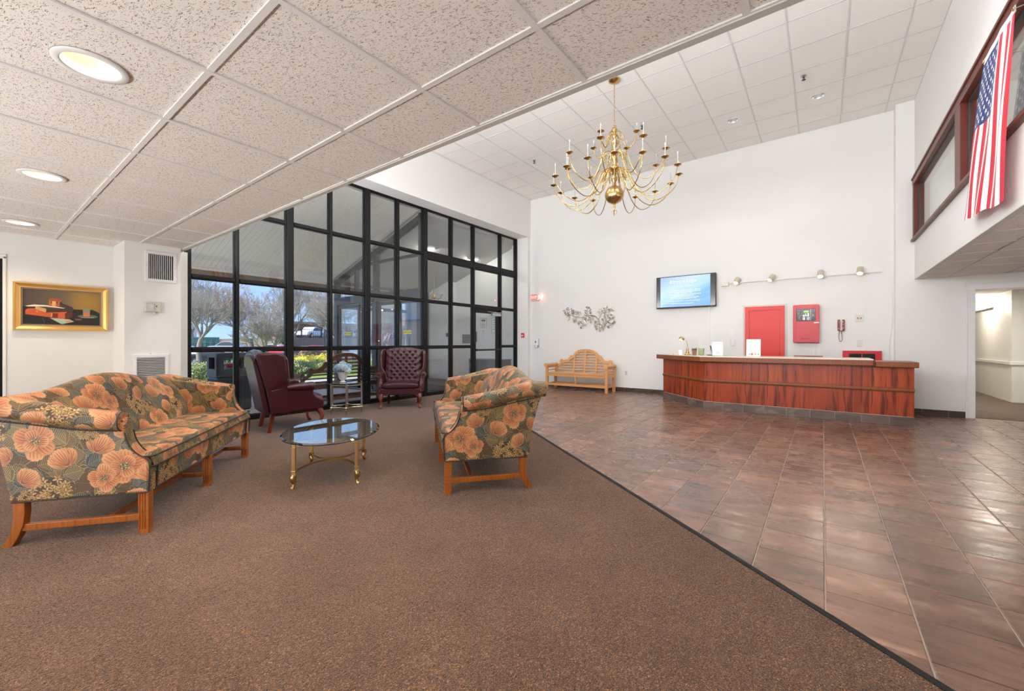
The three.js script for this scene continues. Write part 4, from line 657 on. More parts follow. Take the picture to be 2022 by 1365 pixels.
const bench = makeBench('pale teak garden bench with scrolled crest against the white back wall', mTeak);
bench.position.set(-4.78, 0, -9.18); bench.rotation.y = 0.03;
const bench2 = makeBench('weathered brown garden bench with scrolled crest outside the window', mBrownWood);
bench2.name = 'garden_bench_001'; bench2.position.set(-7.57, -0.03, -4.42); bench2.rotation.y = -PI / 2;

// ------------------------------------------------------------------ reception counter
{
  const t = thing('reception_counter', 'long mahogany reception counter with slate tile plinth and wooden edged top', 'reception desk');
  const zf = -7.95, xl = -1.69, xr = 1.02, d = 0.70710678, e = [-2.70, -8.96];
  const panel = (x0, x1, y0, y1) => BB(x0, x1, y0, y1, zf, zf - 0.02, 0.002);
  obj('front_panel', [panel(xl + 0.01, xr, 0.135, 0.475)], mMahogany, t); obj('front_panel', [panel(xl + 0.01, xr, 0.53, 0.86)], mMahogany, t);
  obj('moulding', [BB(xl, xr + 0.005, 0.475, 0.53, zf - 0.01, zf + 0.014, 0.01), BB(xl, xr + 0.003, 0.488, 0.518, zf, zf + 0.024, 0.01)], mEdgeWood, t);
  // canted left end
  const len = Math.hypot(e[0] - xl, e[1] - zf), ang = Math.atan2(-(e[1] - zf), e[0] - xl); // along e from the corner
  const cant = (g) => g.rotateY(Math.atan2(zf - e[1], xl - e[0]) * -1 + 0).translate(0, 0, 0);
  const place = (g) => { g.applyMatrix4(new THREE.Matrix4().makeRotationY(-Math.atan2(zf - e[1], xl - e[0]))); g.translate(xl, 0, zf); return g; }; // local x runs from -len (far) to 0 (corner), +z outwards
  obj('end_panel', [place(BB(-len, -0.004, 0.135, 0.475, 0, -0.02, 0.002))], mMahogany, t); obj('end_panel', [place(BB(-len, -0.004, 0.53, 0.86, 0, -0.02, 0.002))], mMahogany, t);
  obj('moulding', [place(BB(-len, 0.004, 0.475, 0.53, -0.01, 0.014, 0.01)), place(BB(-len, 0.01, 0.488, 0.518, 0, 0.024, 0.01))], mEdgeWood, t);
  obj('side_panel', [BB(xr - 0.02, xr, 0.0, 0.86, zf - 0.001, ZR + 0.005, 0.002), place(BB(-len - 0.001, -len + 0.02, 0, 0.86, 0, -0.5))], mMahogany, t);
  obj('carcass', [BB(xl + 0.1, xr - 0.05, 0.0, 0.5, zf - 0.03, zf - 0.6), place(BB(-len + 0.05, -0.2, 0, 0.5, -0.03, -0.5))], mDark, t);
  // plinth tiles
  const r = rng(61); for (let x = xl + 0.0; x < xr - 0.02; x += 0.3065) { const b = Math.min(x + 0.3065, xr), g = B(b - x - 0.005, 0.13, 0.014, 0, 0.066, 0, 0.002, 1); metricUV(g, r() * 4, r() * 4); const o = obj('plinth_tile', g, mBaseTileGrey, t); o.position.set((x + b) / 2, 0, zf + 0.002); }
  for (let x = -len; x < -0.02; x += 0.3065) { const b = Math.min(x + 0.3065, 0), g = B(b - x - 0.005, 0.13, 0.014, (x + b) / 2, 0.066, 0.002, 0.002, 1); metricUV(g, r() * 4, r() * 4); obj('plinth_tile', place(g), mBaseTileGrey, t); }
  obj('plinth_bed', [BB(xl, xr, 0, 0.136, zf - 0.02, zf - 0.001), place(BB(-len, 0, 0, 0.136, -0.02, -0.001))], mat({ color: [0.62, 0.6, 0.57], roughness: 0.9 }), t);
  // top: laminate deck with a deep wooden nosing
  const mLam = pmat({ color: [0.66, 0.60, 0.53], roughness: 0.22 });
  const o = 0.11, k = Math.tan(PI / 8) * o; // nosing line offset outwards
  const topS = [[xl - k, zf + o], [0.585, zf + o], [0.585, zf - 0.62], [xl - 0.15, zf - 0.62], [e[0] + 0.42, e[1] - 0.1 - 0.2], [e[0] - d * o - d * 0.1, e[1] + d * o - d * 0.1]];
  obj('counter_top', [extr(topS.map(([x, z]) => [x, -z]), 0.018, 0.003).rotateX(-PI / 2).translate(0, 0.918, 0)], mLam, t);
  obj('nosing', [BB(xl - k, 0.6, 0.838, 0.932, zf + o - 0.03, zf + o, 0.012), place(BB(-len - 0.1, k * 0.9, 0.838, 0.932, o - 0.03, o, 0.012)), BB(0.57, 0.6, 0.838, 0.932, zf - 0.6, zf + o, 0.01)], mEdgeWood, t);
  obj('flap', [BB(0.603, 1.06, 0.822, 0.903, zf - 0.5, zf + 0.075, 0.014)], mEdgeWood, t);
}
// things on the counter
const CT = 0.937;
{
  const lamp = thing('desk_lamp', 'small lit brass swan-neck desk lamp on the left end of the counter', 'lamp', [-2.07, CT, -8.37]);
  obj('base', [lathe([[0, 0], [0.062, 0], [0.064, 0.01], [0.05, 0.02], [0.03, 0.03], [0.034, 0.05], [0.022, 0.065], [0.016, 0.09], [0.024, 0.105], [0.016, 0.12], [0.008, 0.14], [0, 0.142]], 28)], mBrass, lamp);
  obj('stem', [tube(curve([[0, 0.14, 0], [-0.005, 0.2, 0], [-0.022, 0.27, 0], [-0.05, 0.315, 0], [-0.09, 0.325, 0]], 20), 0.006, 8)], mBrass, lamp);
  obj('shade', [lathe([[0.012, 0.03], [0.03, 0.026], [0.048, 0.008], [0.056, -0.02], [0.052, -0.02], [0.044, 0.006], [0.012, 0.024]], 28).rotateZ(-0.35).translate(-0.105, 0.318, 0)], mBrass, lamp);
  obj('bulb', [ball(0.026, -0.112, 0.300, 0, 14, 10)], glow([1, 0.8, 0.5], 9), lamp);
  const p = new THREE.PointLight(new THREE.Color(1, 0.8, 0.55), 0.35); p.position.set(-2.07 - 0.112, CT + 0.300, -8.37); p.castShadow = true; scene.add(p);

  const cup = thing('tumbler', 'dark brown ribbed tumbler holding a blue pen on the counter', 'cup', [-1.93, CT, -8.30]);
  obj('body', [lathe([[0, 0], [0.036, 0], [0.046, 0.1], [0.046, 0.125], [0.042, 0.125], [0.034, 0.01], [0, 0.008]], 24)], mat({ color: [0.12, 0.055, 0.035], roughness: 0.4 }), cup);
  obj('rib', Array.from({ length: 14 }, (_, i) => { const a = i / 14 * TAU; return tube([[Math.cos(a) * 0.037, 0.006, Math.sin(a) * 0.037], [Math.cos(a) * 0.0465, 0.095, Math.sin(a) * 0.0465]], 0.0035, 6); }), mat({ color: [0.45, 0.3, 0.22], roughness: 0.4 }), cup);
  obj('pen', [bar([0.01, 0.02, 0], [0.036, 0.15, -0.01], 0.004)], mat({ color: [0.03, 0.08, 0.4], roughness: 0.3 }), cup);
  const cd = thing('candle_jar', 'pale green glass jar candle behind the brown tumbler', 'candle', [-1.84, CT, -8.44]);
  obj('jar', [lathe([[0, 0], [0.042, 0], [0.048, 0.02], [0.055, 0.13], [0.05, 0.13], [0.044, 0.02], [0, 0.012]], 28)], pmat({ color: [0.62, 0.72, 0.48], roughness: 0.15, transmission: 0.5, thickness: 0 }), cd);
  obj('wax', [cyl(0.046, 0.042, 0.085, 0, 0.058, 0, 24)], mat({ color: [0.72, 0.74, 0.55], roughness: 0.6 }), cd); obj('wick', [bar([0, 0.1, 0], [0.002, 0.118, 0], 0.0015)], mDark, cd);
  const ph = thing('card_stand', 'black slotted desk stand with two upright arms beside the clear brochure holder', 'stand', [-1.66, CT, -8.40]);
  obj('foot', [B(0.13, 0.012, 0.09, 0, 0.006, 0, 0.004)], mDark, ph); obj('upright', [beam([0.02, 0.01, 0], [-0.015, 0.18, -0.02], 0.012, 0.05, 0.003)], mDark, ph); obj('upright', [beam([0.055, 0.01, 0], [0.03, 0.17, -0.02], 0.012, 0.05, 0.003)], mDark, ph);
  const bh = thing('brochure_holder', 'clear acrylic brochure holder filled with white leaflets on the counter corner', 'brochure holder', [-1.50, CT, -8.13], 0.3);
  obj('shell', [B(0.19, 0.26, 0.004, 0, 0.13, -0.03).rotateX(-0.12), B(0.19, 0.12, 0.004, 0, 0.06, 0.03), B(0.004, 0.2, 0.06, -0.095, 0.1, 0), B(0.004, 0.2, 0.06, 0.095, 0.1, 0), B(0.19, 0.004, 0.08, 0, 0.002, 0)], mAcrylic, bh);
  const lf = print(256, 384, (c, w, h) => { c.fillStyle = '#fbfbfb'; c.fillRect(0, 0, w, h); c.fillStyle = '#d9dde2'; c.fillRect(30, 90, w - 60, 26); c.fillStyle = '#e6e8ea'; for (let i = 0; i < 8; i++) c.fillRect(50, 150 + i * 24, w - 100, 7); c.beginPath(); c.ellipse(w / 2, 300, 60, 40, 0, 0, TAU); c.fill(); });
  const leaf = (() => { const g = new THREE.BoxGeometry(0.17, 0.245, 0.02); g.translate(0, 0.128, 0); g.rotateX(-0.1); return g; })(); obj('leaflet', leaf, mat({ map: lf, roughness: 0.6 }), bh);
  const as = thing('acrylic_screen', 'clear acrylic sheet standing behind the brass lamp', 'acrylic sheet', [-2.06, CT, -8.58], 0.25);
  obj('sheet', [B(0.28, 0.33, 0.005, 0, 0.17, 0, 0.001, 1)], mAcrylic, as); obj('foot', [B(0.28, 0.006, 0.07, 0, 0.003, 0.02)], mAcrylic, as);
  const cards = thing('card_tray', 'low tray of pink and white cards at the counter end', 'card tray', [-2.33, CT, -8.52], 0.6);
  obj('tray', [B(0.12, 0.008, 0.08, 0, 0.004, 0, 0.002)], mAcrylic, cards); obj('card', [B(0.10, 0.014, 0.06, 0, 0.015, 0, 0.001)], mat({ color: [0.7, 0.4, 0.38], roughness: 0.6 }), cards);
  const gc = thing('card_holder', 'clear leaning card holder left of the brass lamp', 'card holder', [-2.21, CT, -8.43], 0.5);
  obj('plate', [B(0.07, 0.12, 0.004, 0, 0.058, -0.01).rotateX(-0.3), B(0.07, 0.004, 0.06, 0, 0.002, 0)], mAcrylic, gc); obj('card', [B(0.055, 0.09, 0.003, 0, 0.055, -0.006).rotateX(-0.3)], mat({ color: [0.75, 0.78, 0.74], roughness: 0.5 }), gc);
  const pp = print(300, 400, (c, w, h) => { c.fillStyle = '#f6f5f3'; c.fillRect(0, 0, w, h); c.fillStyle = '#b9b8b8'; c.font = '18px serif'; c.textAlign = 'center'; for (const [y, ww] of [[56, 170], [96, 190], [124, 180], [176, 60], [196, 40], [236, 200]]) for (let i = 0; i < ww; i += 12) c.fillRect(w / 2 - ww / 2 + i, y, 8, 5 + (i % 3)); for (const [x, col] of [[70, '#56b3c4'], [125, '#f05a28'], [195, '#ef8aa6'], [255, '#7cc36a']]) { c.fillStyle = col; c.beginPath(); c.arc(x, 350, x === 125 ? 27 : 20, 0, TAU); c.fill(); c.fillStyle = '#f6f5f3'; c.beginPath(); c.moveTo(x + 6, 350); c.lineTo(x + 30, 335); c.lineTo(x + 30, 365); c.fill(); } });
  const sg = thing('counter_notice', 'white printed notice with coloured dots propped on the counter before the red hatch', 'notice', [-0.955, CT, -8.22]);
  obj('paper', (() => { const g = new THREE.BoxGeometry(0.215, 0.295, 0.004); g.translate(0, 0.148, 0); g.rotateX(-0.08); return g; })(), mat({ map: pp, roughness: 0.55 }), sg); obj('easel', [B(0.06, 0.2, 0.004, 0, 0.1, -0.05).rotateX(0.12)], mAcrylic, sg);
}
// dark red chair behind the counter, only its top in view
{
  const t = thing('office_chair', 'dark red chair whose top edge shows over the counter', 'chair', [-0.21, 0, -9.1]);
  obj('backrest', [B(0.44, 0.38, 0.05, 0, 0.745, -0.17, 0.02)], mRedDark, t); obj('seat', [B(0.44, 0.06, 0.42, 0, 0.45, 0.03, 0.025)], mRedDark, t);
  for (const x of [-0.19, 0.19]) { obj('leg', [bar([x, 0, 0.2], [x, 0.42, 0.19], 0.014)], mChrome, t); obj('leg', [tube([[x, 0, -0.2], [x, 0.42, -0.17], [x, 0.7, -0.2]], 0.014)], mChrome, t); }
}

// ------------------------------------------------------------------ on the back wall
{
  // television
  const scr = print(1024, 640, (c, w, h) => {
    const g = c.createLinearGradient(0, 0, w * 0.3, h); g.addColorStop(0, '#8fb0f6'); g.addColorStop(0.45, '#bcdcfb'); g.addColorStop(0.75, '#a2d3fa'); g.addColorStop(1, '#5aa6ec'); c.fillStyle = g; c.fillRect(0, 0, w, h);
    for (let i = 0; i < 26; i++) { c.strokeStyle = `rgba(255,255,255,${0.05 + 0.1 * ((i * 7) % 5) / 5})`; c.lineWidth = 10 + (i * 13) % 30; c.beginPath(); c.moveTo(0, i * 26); c.bezierCurveTo(w * 0.3, i * 26 - 40, w * 0.6, i * 26 + 40, w, i * 24 - 60); c.stroke(); }
    c.strokeStyle = 'rgba(90,160,230,0.6)'; c.lineWidth = 10; c.beginPath(); c.moveTo(0, 600); c.bezierCurveTo(w * 0.4, 570, w * 0.7, 620, w, 520); c.stroke();
    c.fillStyle = '#ffffff'; c.textAlign = 'center'; c.shadowColor = 'rgba(40,90,170,0.6)'; c.shadowBlur = 8; c.shadowOffsetY = 3;
    c.font = 'italic 46px serif'; c.fillText('Welcome to', w * 0.44, 66); c.font = 'bold italic 92px serif'; c.fillText("River's Edge", w * 0.46, 146); c.font = 'italic 52px serif'; c.fillText('Welcome Home!', w * 0.46, 232);
    c.shadowBlur = 4; c.shadowOffsetY = 1; for (const [y, ww, o] of [[290, 560, 0.5], [320, 620, 0.48], [346, 300, 0.46], [378, 640, 0.5], [406, 440, 0.46], [440, 580, 0.49], [468, 520, 0.48]]) { let x = w * o - ww / 2; const r = rng(y); while (x < w * o + ww / 2) { const l = 12 + r() * 44; c.fillRect(x, y, l, 11); x += l + 9; } }
    c.font = 'italic 40px serif'; c.fillText('Wishing everyone a wonderful day!', w * 0.47, 532); c.fillRect(w * 0.22, 572, w * 0.46, 7);
  });
  const Z = ZB + 0.06, x0 = -3.02, x1 = -1.785, y0 = 1.936, y1 = 2.645, t = thing('television', 'flat television showing a blue welcome screen, on a wall bracket', 'television', [0, 0, 0]);
  obj('bezel', [BB(x0, x1, y0, y1, Z, Z + 0.045, 0.008)], mDark, t);
  obj('screen_glass', [BB(x0 + 0.012, x1 - 0.012, y0 + 0.028, y1 - 0.012, Z + 0.04, Z + 0.0465)], mat({ color: [0.03, 0.032, 0.036], roughness: 0.15 }), t);
  const sg = new THREE.PlaneGeometry(1.035, y1 - y0 - 0.046); sg.translate((x0 + x1) / 2 - 0.008, (y0 + y1) / 2 + 0.007, Z + 0.0478); obj('screen', sg, mat({ color: [0.02, 0.02, 0.02], emissive: new THREE.Color(1, 1, 1), emissiveMap: scr, emissiveIntensity: 1.05, roughness: 0.3 }), t);
  obj('mount', [BB((x0 + x1) / 2 - 0.2, (x0 + x1) / 2 + 0.2, y0 + 0.2, y1 - 0.2, ZB, Z)], mDark, t);
  const rl = new THREE.RectAreaLight(new THREE.Color(0.7, 0.85, 1), 0.5, 1.0, 0.62); rl.position.set((x0 + x1) / 2, (y0 + y1) / 2, Z + 0.06); rl.lookAt((x0 + x1) / 2, (y0 + y1) / 2, 0); scene.add(rl);
  tag(obj('cable_cover', [BB(-1.955, -1.925, 0.9, 1.96, ZB, ZB + 0.02, 0.004)], mWhite), 'white vertical cable cover running down from the television', 'cable cover');
  tag(obj('wall_cable', [tube(curve([[0.955, 2.35, ZB + 0.006], [0.957, 1.7, ZB + 0.006], [0.945, 1.4, ZB + 0.008], [0.92, 1.1, ZB + 0.008], [0.93, 0.8, ZB + 0.008]], 24), 0.004, 6)], mWhite), 'thin white cable hanging down the wall near the corner', 'cable');

  // leafy branch of metal
  const br = thing('wall_sculpture', 'brushed metal branch with leaves mounted above the pale bench', 'wall sculpture'), zz = ZB + 0.035;
  const P = (x, y) => [lerp(-5.477, -4.025, (x - 180) / 1490) , 1.439 + (950 - y) / 620 * (2.03 - 1.439) * 0.985 + (x - 950) * 0, zz];
  const mArt = mat({ color: [0.42, 0.36, 0.29], metalness: 0.75, roughness: 0.42 }), mArtL = mat({ color: [0.55, 0.48, 0.40], metalness: 0.65, roughness: 0.4 });
  const twig = (pts, r0, r1) => tube(curve(pts.map(([x, y]) => P(x, y)), 26), [r0, r1], 7);
  obj('stem', [twig([[1240, 950], [1245, 760], [1205, 620], [1120, 530], [1000, 495], [900, 500], [780, 540], [620, 535], [480, 490], [340, 430], [240, 380]], 0.013, 0.004)], mArt, br);
  obj('twig', [twig([[1330, 930], [1380, 790], [1480, 660], [1600, 585], [1670, 550]], 0.009, 0.003), twig([[1210, 630], [1270, 500], [1350, 410], [1430, 370], [1450, 290]], 0.005, 0.003), twig([[1370, 790], [1420, 630], [1480, 520], [1500, 430], [1560, 350]], 0.005, 0.003), twig([[940, 500], [910, 400], [890, 270]], 0.004, 0.002), twig([[790, 545], [720, 620], [700, 720], [720, 830]], 0.004, 0.002), twig([[760, 640], [800, 760], [870, 730]], 0.003, 0.002), twig([[380, 450], [330, 380], [390, 300]], 0.004, 0.002), twig([[540, 530], [500, 600], [560, 640]], 0.003, 0.002), twig([[1050, 510], [960, 590], [980, 670]], 0.004, 0.002), twig([[1230, 760], [1150, 700], [1110, 720]], 0.004, 0.002), twig([[1250, 800], [1190, 800], [1150, 860]], 0.004, 0.002), twig([[1470, 680], [1560, 720], [1640, 690]], 0.003, 0.002), twig([[1400, 800], [1480, 790], [1540, 800]], 0.003, 0.002), twig([[650, 530], [620, 440], [660, 400]], 0.003, 0.002), twig([[480, 490], [470, 400], [510, 350]], 0.003, 0.002)], mArt, br);
  const lg = (() => { const n = 8, g = loft((u, v) => { const w = 0.026 * Math.sin(PI * Math.pow(u, 0.8)), x = (v * 2 - 1) * w; return V(x, u * 0.085, 0.006 * Math.sin(u * 3) + Math.abs(v * 2 - 1) * w * 0.45); }, n, 4); return mergeGeometries([g, g.clone().translate(0, 0, -0.002)]); })();
  const r = rng(17), spots = [[215, 345], [235, 405], [290, 450], [300, 300], [325, 275], [340, 380], [395, 290], [430, 330], [490, 360], [520, 370], [460, 420], [515, 420], [335, 520], [345, 570], [360, 470], [620, 400], [670, 420], [610, 465], [545, 560], [490, 590], [500, 640], [560, 630], [650, 680], [640, 720], [690, 650], [730, 720], [720, 820], [800, 770], [855, 740], [885, 275], [945, 290], [850, 375], [965, 350], [850, 445], [990, 430], [835, 500], [850, 590], [845, 640], [960, 555], [950, 620], [985, 670], [1050, 610], [1040, 525], [1130, 680], [1150, 720], [1100, 735], [1135, 800], [1160, 865], [1190, 690], [1265, 340], [1300, 380], [1220, 430], [1350, 345], [1430, 300], [1380, 440], [1460, 400], [1560, 350], [1600, 380], [1500, 375], [1440, 515], [1360, 515], [1390, 590], [1325, 620], [1565, 515], [1515, 590], [1600, 600], [1640, 685], [1610, 730], [1500, 710], [1535, 735], [1540, 790], [1480, 825], [1355, 710], [1330, 770], [1300, 830], [1270, 780], [1265, 860], [1420, 670]];
  spots.forEach(([x, y]) => { const o = obj('leaf', lg, mArtL, br), p = P(x, y); o.position.set(p[0], p[1], p[2] + r() * 0.02); o.rotation.set((r() - 0.5) * 0.8, (r() - 0.5) * 0.8, r() * TAU); o.translateY(-0.04); });

  // red hatch with a raised frame
  const h = thing('access_door', 'bright red access door with recessed panel and grey trim behind the counter', 'access door');
  obj('trim', [BB(-1.295, -1.262, 0.6, 1.925, ZB, ZB + 0.012), BB(-0.588, -0.548, 0.6, 1.925, ZB, ZB + 0.012), BB(-1.262, -0.588, 1.893, 1.925, ZB, ZB + 0.012)], mat({ color: [0.60, 0.57, 0.52], roughness: 0.4 }), h);
  obj('frame', [BB(-1.262, -1.19, 0.6, 1.893, ZB, ZB + 0.04), BB(-0.66, -0.588, 0.6, 1.893, ZB, ZB + 0.04), BB(-1.19, -0.66, 1.818, 1.893, ZB, ZB + 0.04)], mRed, h);
  obj('panel', [BB(-1.19, -0.66, 0.6, 1.818, ZB, ZB + 0.022)], mRed, h); obj('shaded_bead', [BB(-1.192, -1.184, 0.6, 1.82, ZB + 0.02, ZB + 0.036), BB(-0.667, -0.659, 0.6, 1.82, ZB + 0.02, ZB + 0.036)], mat({ color: [0.2, 0.012, 0.01], roughness: 0.3 }), h);  // beads coloured dark to stand for shade along the panel recess
  // fire alarm panel
  const lcd = print(512, 320, (c, w, h2) => { c.fillStyle = '#1c1a18'; c.fillRect(0, 0, w, h2); c.strokeStyle = '#b9862f'; c.lineWidth = 9; c.beginPath(); c.moveTo(160, 170); c.bezierCurveTo(90, 160, 60, 180, 80, 270); c.stroke(); c.beginPath(); c.moveTo(60, 90); c.lineTo(50, 150); c.stroke(); c.fillStyle = '#2c2f31'; c.fillRect(150, 12, 220, 300); c.fillStyle = '#8be61c'; c.fillRect(200, 40, 140, 46); c.fillStyle = '#62d018'; c.fillRect(285, 100, 26, 22); c.fillStyle = '#b9bdbe'; for (const [x, y, ww, hh] of [[170, 150, 60, 56], [240, 110, 24, 90], [275, 150, 22, 50], [305, 110, 40, 90], [170, 220, 30, 84], [206, 220, 30, 84], [280, 215, 80, 90]]) { c.fillRect(x, y, ww, hh); } c.fillStyle = '#5f6466'; for (let i = 0; i < 3; i++) for (let j = 0; j < 3; j++) c.fillRect(286 + i * 25, 222 + j * 28, 18, 20); c.fillStyle = '#9a9fa2'; c.fillRect(378, 0, 16, h2); c.fillStyle = '#b9862f'; c.beginPath(); c.moveTo(430, 140); c.lineTo(485, 170); c.lineTo(430, 205); c.fill(); });
  const fp = thing('fire_alarm_panel', 'red fire alarm control cabinet with green display window right of the red door', 'fire alarm panel');
  obj('cabinet', [BB(-0.448, -0.05, 1.172, 1.883, ZB, ZB + 0.105, 0.014)], mRedPanel, fp);
  obj('door', [BB(-0.405, -0.052, 1.178, 1.877, ZB + 0.1, ZB + 0.114, 0.004)], mRedPanel, fp);
  const lp = new THREE.PlaneGeometry(0.285, 0.21); lp.translate(-0.25, 1.69, ZB + 0.1162); obj('display', lp, mat({ map: lcd, roughness: 0.18, emissive: new THREE.Color(1, 1, 1), emissiveMap: lcd, emissiveIntensity: 0.35 }), fp);
  obj('display_rim', [BB(-0.396, -0.104, 1.795, 1.802, ZB + 0.112, ZB + 0.119), BB(-0.396, -0.104, 1.578, 1.585, ZB + 0.112, ZB + 0.119), BB(-0.398, -0.391, 1.578, 1.802, ZB + 0.112, ZB + 0.119), BB(-0.109, -0.102, 1.578, 1.802, ZB + 0.112, ZB + 0.119)], mDark, fp);
  obj('handle', [BB(-0.128, -0.048, 1.532, 1.552, ZB + 0.112, ZB + 0.122, 0.003)], mWhite, fp);
  const lg2 = print(256, 40, (c, w, h2) => { c.fillStyle = '#b21a1c'; c.fillRect(0, 0, w, h2); c.fillStyle = '#3a0808'; c.beginPath(); c.arc(24, 20, 13, 0, TAU); c.fill(); for (let i = 0; i < 10; i++) c.fillRect(46 + i * 19, 13, 14, 14); }); const lgp = new THREE.PlaneGeometry(0.15, 0.022); lgp.translate(-0.25, 1.245, ZB + 0.1150); obj('badge', lgp, mat({ map: lg2, roughness: 0.35 }), fp);
  // red wall phone
  const wp = thing('wall_phone', 'small red wall telephone with a hanging looped cord', 'telephone', [0.268, 1.487, ZB]);
  obj('body', [B(0.1, 0.205, 0.05, 0, 0, 0.025, 0.014)], mRedDark, wp); obj('handset', [B(0.03, 0.2, 0.03, 0.004, 0, 0.065, 0.012), B(0.034, 0.045, 0.045, 0.004, 0.08, 0.06, 0.014), B(0.034, 0.045, 0.045, 0.004, -0.08, 0.06, 0.014)], mat({ color: [0.62, 0.52, 0.5], roughness: 0.2 }), wp);
  obj('button', [[-0.03, 0.06], [0.03, 0.06], [0.034, 0.02], [0.03, -0.05], [-0.032, -0.06]].map(([x, y]) => B(0.012, 0.014, 0.012, x, y, 0.052, 0.003)), mWhite, wp);
  { const pts = []; const c = curve([[-0.022, -0.1, 0.02], [-0.03, -0.17, 0.02], [-0.03, -0.24, 0.02], [-0.012, -0.295, 0.02], [0.008, -0.285, 0.02], [0.016, -0.22, 0.02], [0.008, -0.15, 0.03], [0.004, -0.105, 0.05]], 150); c.forEach((p, i) => pts.push([p.x + Math.cos(i * 1.25) * 0.0042, p.y, p.z + Math.sin(i * 1.25) * 0.0042])); obj('cord', [tube(pts, 0.0028, 5)], mRedDark, wp); }
  // red cabinet with two dark panes
  const vb = thing('hose_cabinet', 'low red framed cabinet with two black panes near the corner', 'cabinet');
  obj('frame', [BB(0.29, 0.82, 0.975, 1.03, ZB, ZB + 0.035), BB(0.29, 0.385, 0.56, 0.975, ZB, ZB + 0.035), BB(0.735, 0.82, 0.56, 0.975, ZB, ZB + 0.035), BB(0.552, 0.567, 0.56, 0.975, ZB, ZB + 0.03), BB(0.29, 0.82, 0.5, 0.56, ZB, ZB + 0.035)], mRedPanel, vb);
  for (const [a, b] of [[0.385, 0.552], [0.567, 0.735]]) obj('pane', [BB(a, b, 0.56, 0.975, ZB, ZB + 0.012)], mat({ color: [0.012, 0.012, 0.012], roughness: 0.2 }), vb);
  // plates
  const plate = (x, y, w, h2, m, label, cat, extra, name = 'switch_plate') => { const p = thing(name, label, cat, [x, y, ZB]); obj('plate', [B(w, h2, 0.008, 0, 0, 0.004, 0.003)], m, p); extra?.(p); return p; };
  plate(-1.50, 1.37, 0.075, 0.125, mWhite, 'plain white blank plate left of the red door, above the steel plate', 'wall plate', (p) => obj('screw', [cyl(0.004, 0.004, 0.004, 0, 0.04, 0.008, 8).rotateX(0), ball(0.003, 0, -0.045, 0.008, 8, 6)], mGrey, p));
  plate(-1.485, 1.165, 0.072, 0.115, mat({ color: [0.45, 0.43, 0.38], metalness: 0.6, roughness: 0.4 }), 'steel wall plate with a knob left of the red door', 'wall plate', (p) => obj('knob', [cyl(0.014, 0.012, 0.02, 0, 0, 0, 14).rotateX(PI / 2).translate(0.006, 0, 0.016)], mSteel, p));
  plate(0.525, 1.608, 0.115, 0.12, mIvory, 'ivory square plate with a red rimmed slot, above the light switch', 'wall plate', (p) => { obj('slot', [B(0.06, 0.028, 0.006, 0, 0, 0.009, 0.003)], mRedDark, p); obj('lens', [B(0.036, 0.02, 0.006, 0, 0, 0.012, 0.003)], mIvory, p); });
  plate(0.525, 1.163, 0.072, 0.115, mIvory, 'ivory light switch right of the red telephone', 'light switch', (p) => obj('toggle', [B(0.01, 0.024, 0.018, 0, 0.004, 0.014, 0.003)], mIvory, p), 'light_switch');
  plate(-3.77, 0.445, 0.075, 0.115, mIvory, 'ivory wall outlet at the right end of the pale bench', 'outlet', (p) => obj('socket', [B(0.034, 0.03, 0.006, 0, 0.022, 0.008, 0.004), B(0.034, 0.03, 0.006, 0, -0.022, 0.008, 0.004)], mGrey, p), 'wall_outlet');
  // exit sign
  const ex = print(256, 160, (c, w, h2) => { c.fillStyle = '#ff6a58'; c.fillRect(0, 0, w, h2); c.fillStyle = '#ffe2da'; c.font = 'bold 104px sans-serif'; c.textAlign = 'center'; c.fillText('EXIT', w / 2, 116); });
  const es = thing('exit_sign', 'lit red exit sign in a white housing high in the corner', 'exit sign', [-6.36, 2.425, ZB], 0.0);
  obj('housing', [B(0.27, 0.185, 0.07, 0, 0, 0.06, 0.012), B(0.1, 0.1, 0.03, 0, 0, 0.015)], mWhite, es);
  const ep = new THREE.PlaneGeometry(0.215, 0.155); ep.translate(0, 0, 0.0962); obj('sign_face', ep, mat({ map: ex, emissive: new THREE.Color(1, 1, 1), emissiveMap: ex, emissiveIntensity: 0.75, roughness: 0.4 }), es);
  { const g = new THREE.PointLight(new THREE.Color(1, 0.15, 0.1), 0.05); g.position.set(-6.36 + 0.16, 2.43, ZB + 0.06); scene.add(g); const s = obj('side_lens', [B(0.006, 0.12, 0.05, 0.136, 0, 0.06)], glow([1, 0.2, 0.15], 0.8), es); }
  const sd = thing('soap_dispenser', 'white wall soap dispenser in the corner left of the bench', 'dispenser', [-6.32, 1.165, ZB]);
  obj('body', [B(0.12, 0.19, 0.09, 0, 0.02, 0.055, 0.02)], mWhiteGloss, sd); obj('nozzle', [lathe([[0.03, 0], [0.036, 0.03], [0.03, 0.06], [0, 0.06]], 18).translate(0, -0.12, 0.06)], mWhite, sd); obj('window', [B(0.028, 0.06, 0.006, 0.005, 0.03, 0.1, 0.002).rotateZ(-0.15)], mBronze, sd); obj('back_plate', [B(0.13, 0.24, 0.012, 0, 0, 0.006, 0.004)], mGrey, sd);
  const fpst = thing('fire_pull_station', 'small red fire alarm pull station on the white window pier', 'pull station', [-6.72, 1.38, ZB + 0.11]);
  obj('body', [B(0.09, 0.125, 0.045, 0, 0, 0.022, 0.006)], mRedPanel, fpst); obj('handle', [B(0.06, 0.022, 0.014, 0, 0.0, 0.05, 0.003), B(0.02, 0.045, 0.01, 0, -0.018, 0.048, 0.003)], mWhite, fpst);

  // track light
  const tr = thing('track_light', 'wall-mounted track light bar with four small lit cylinder heads', 'track light');
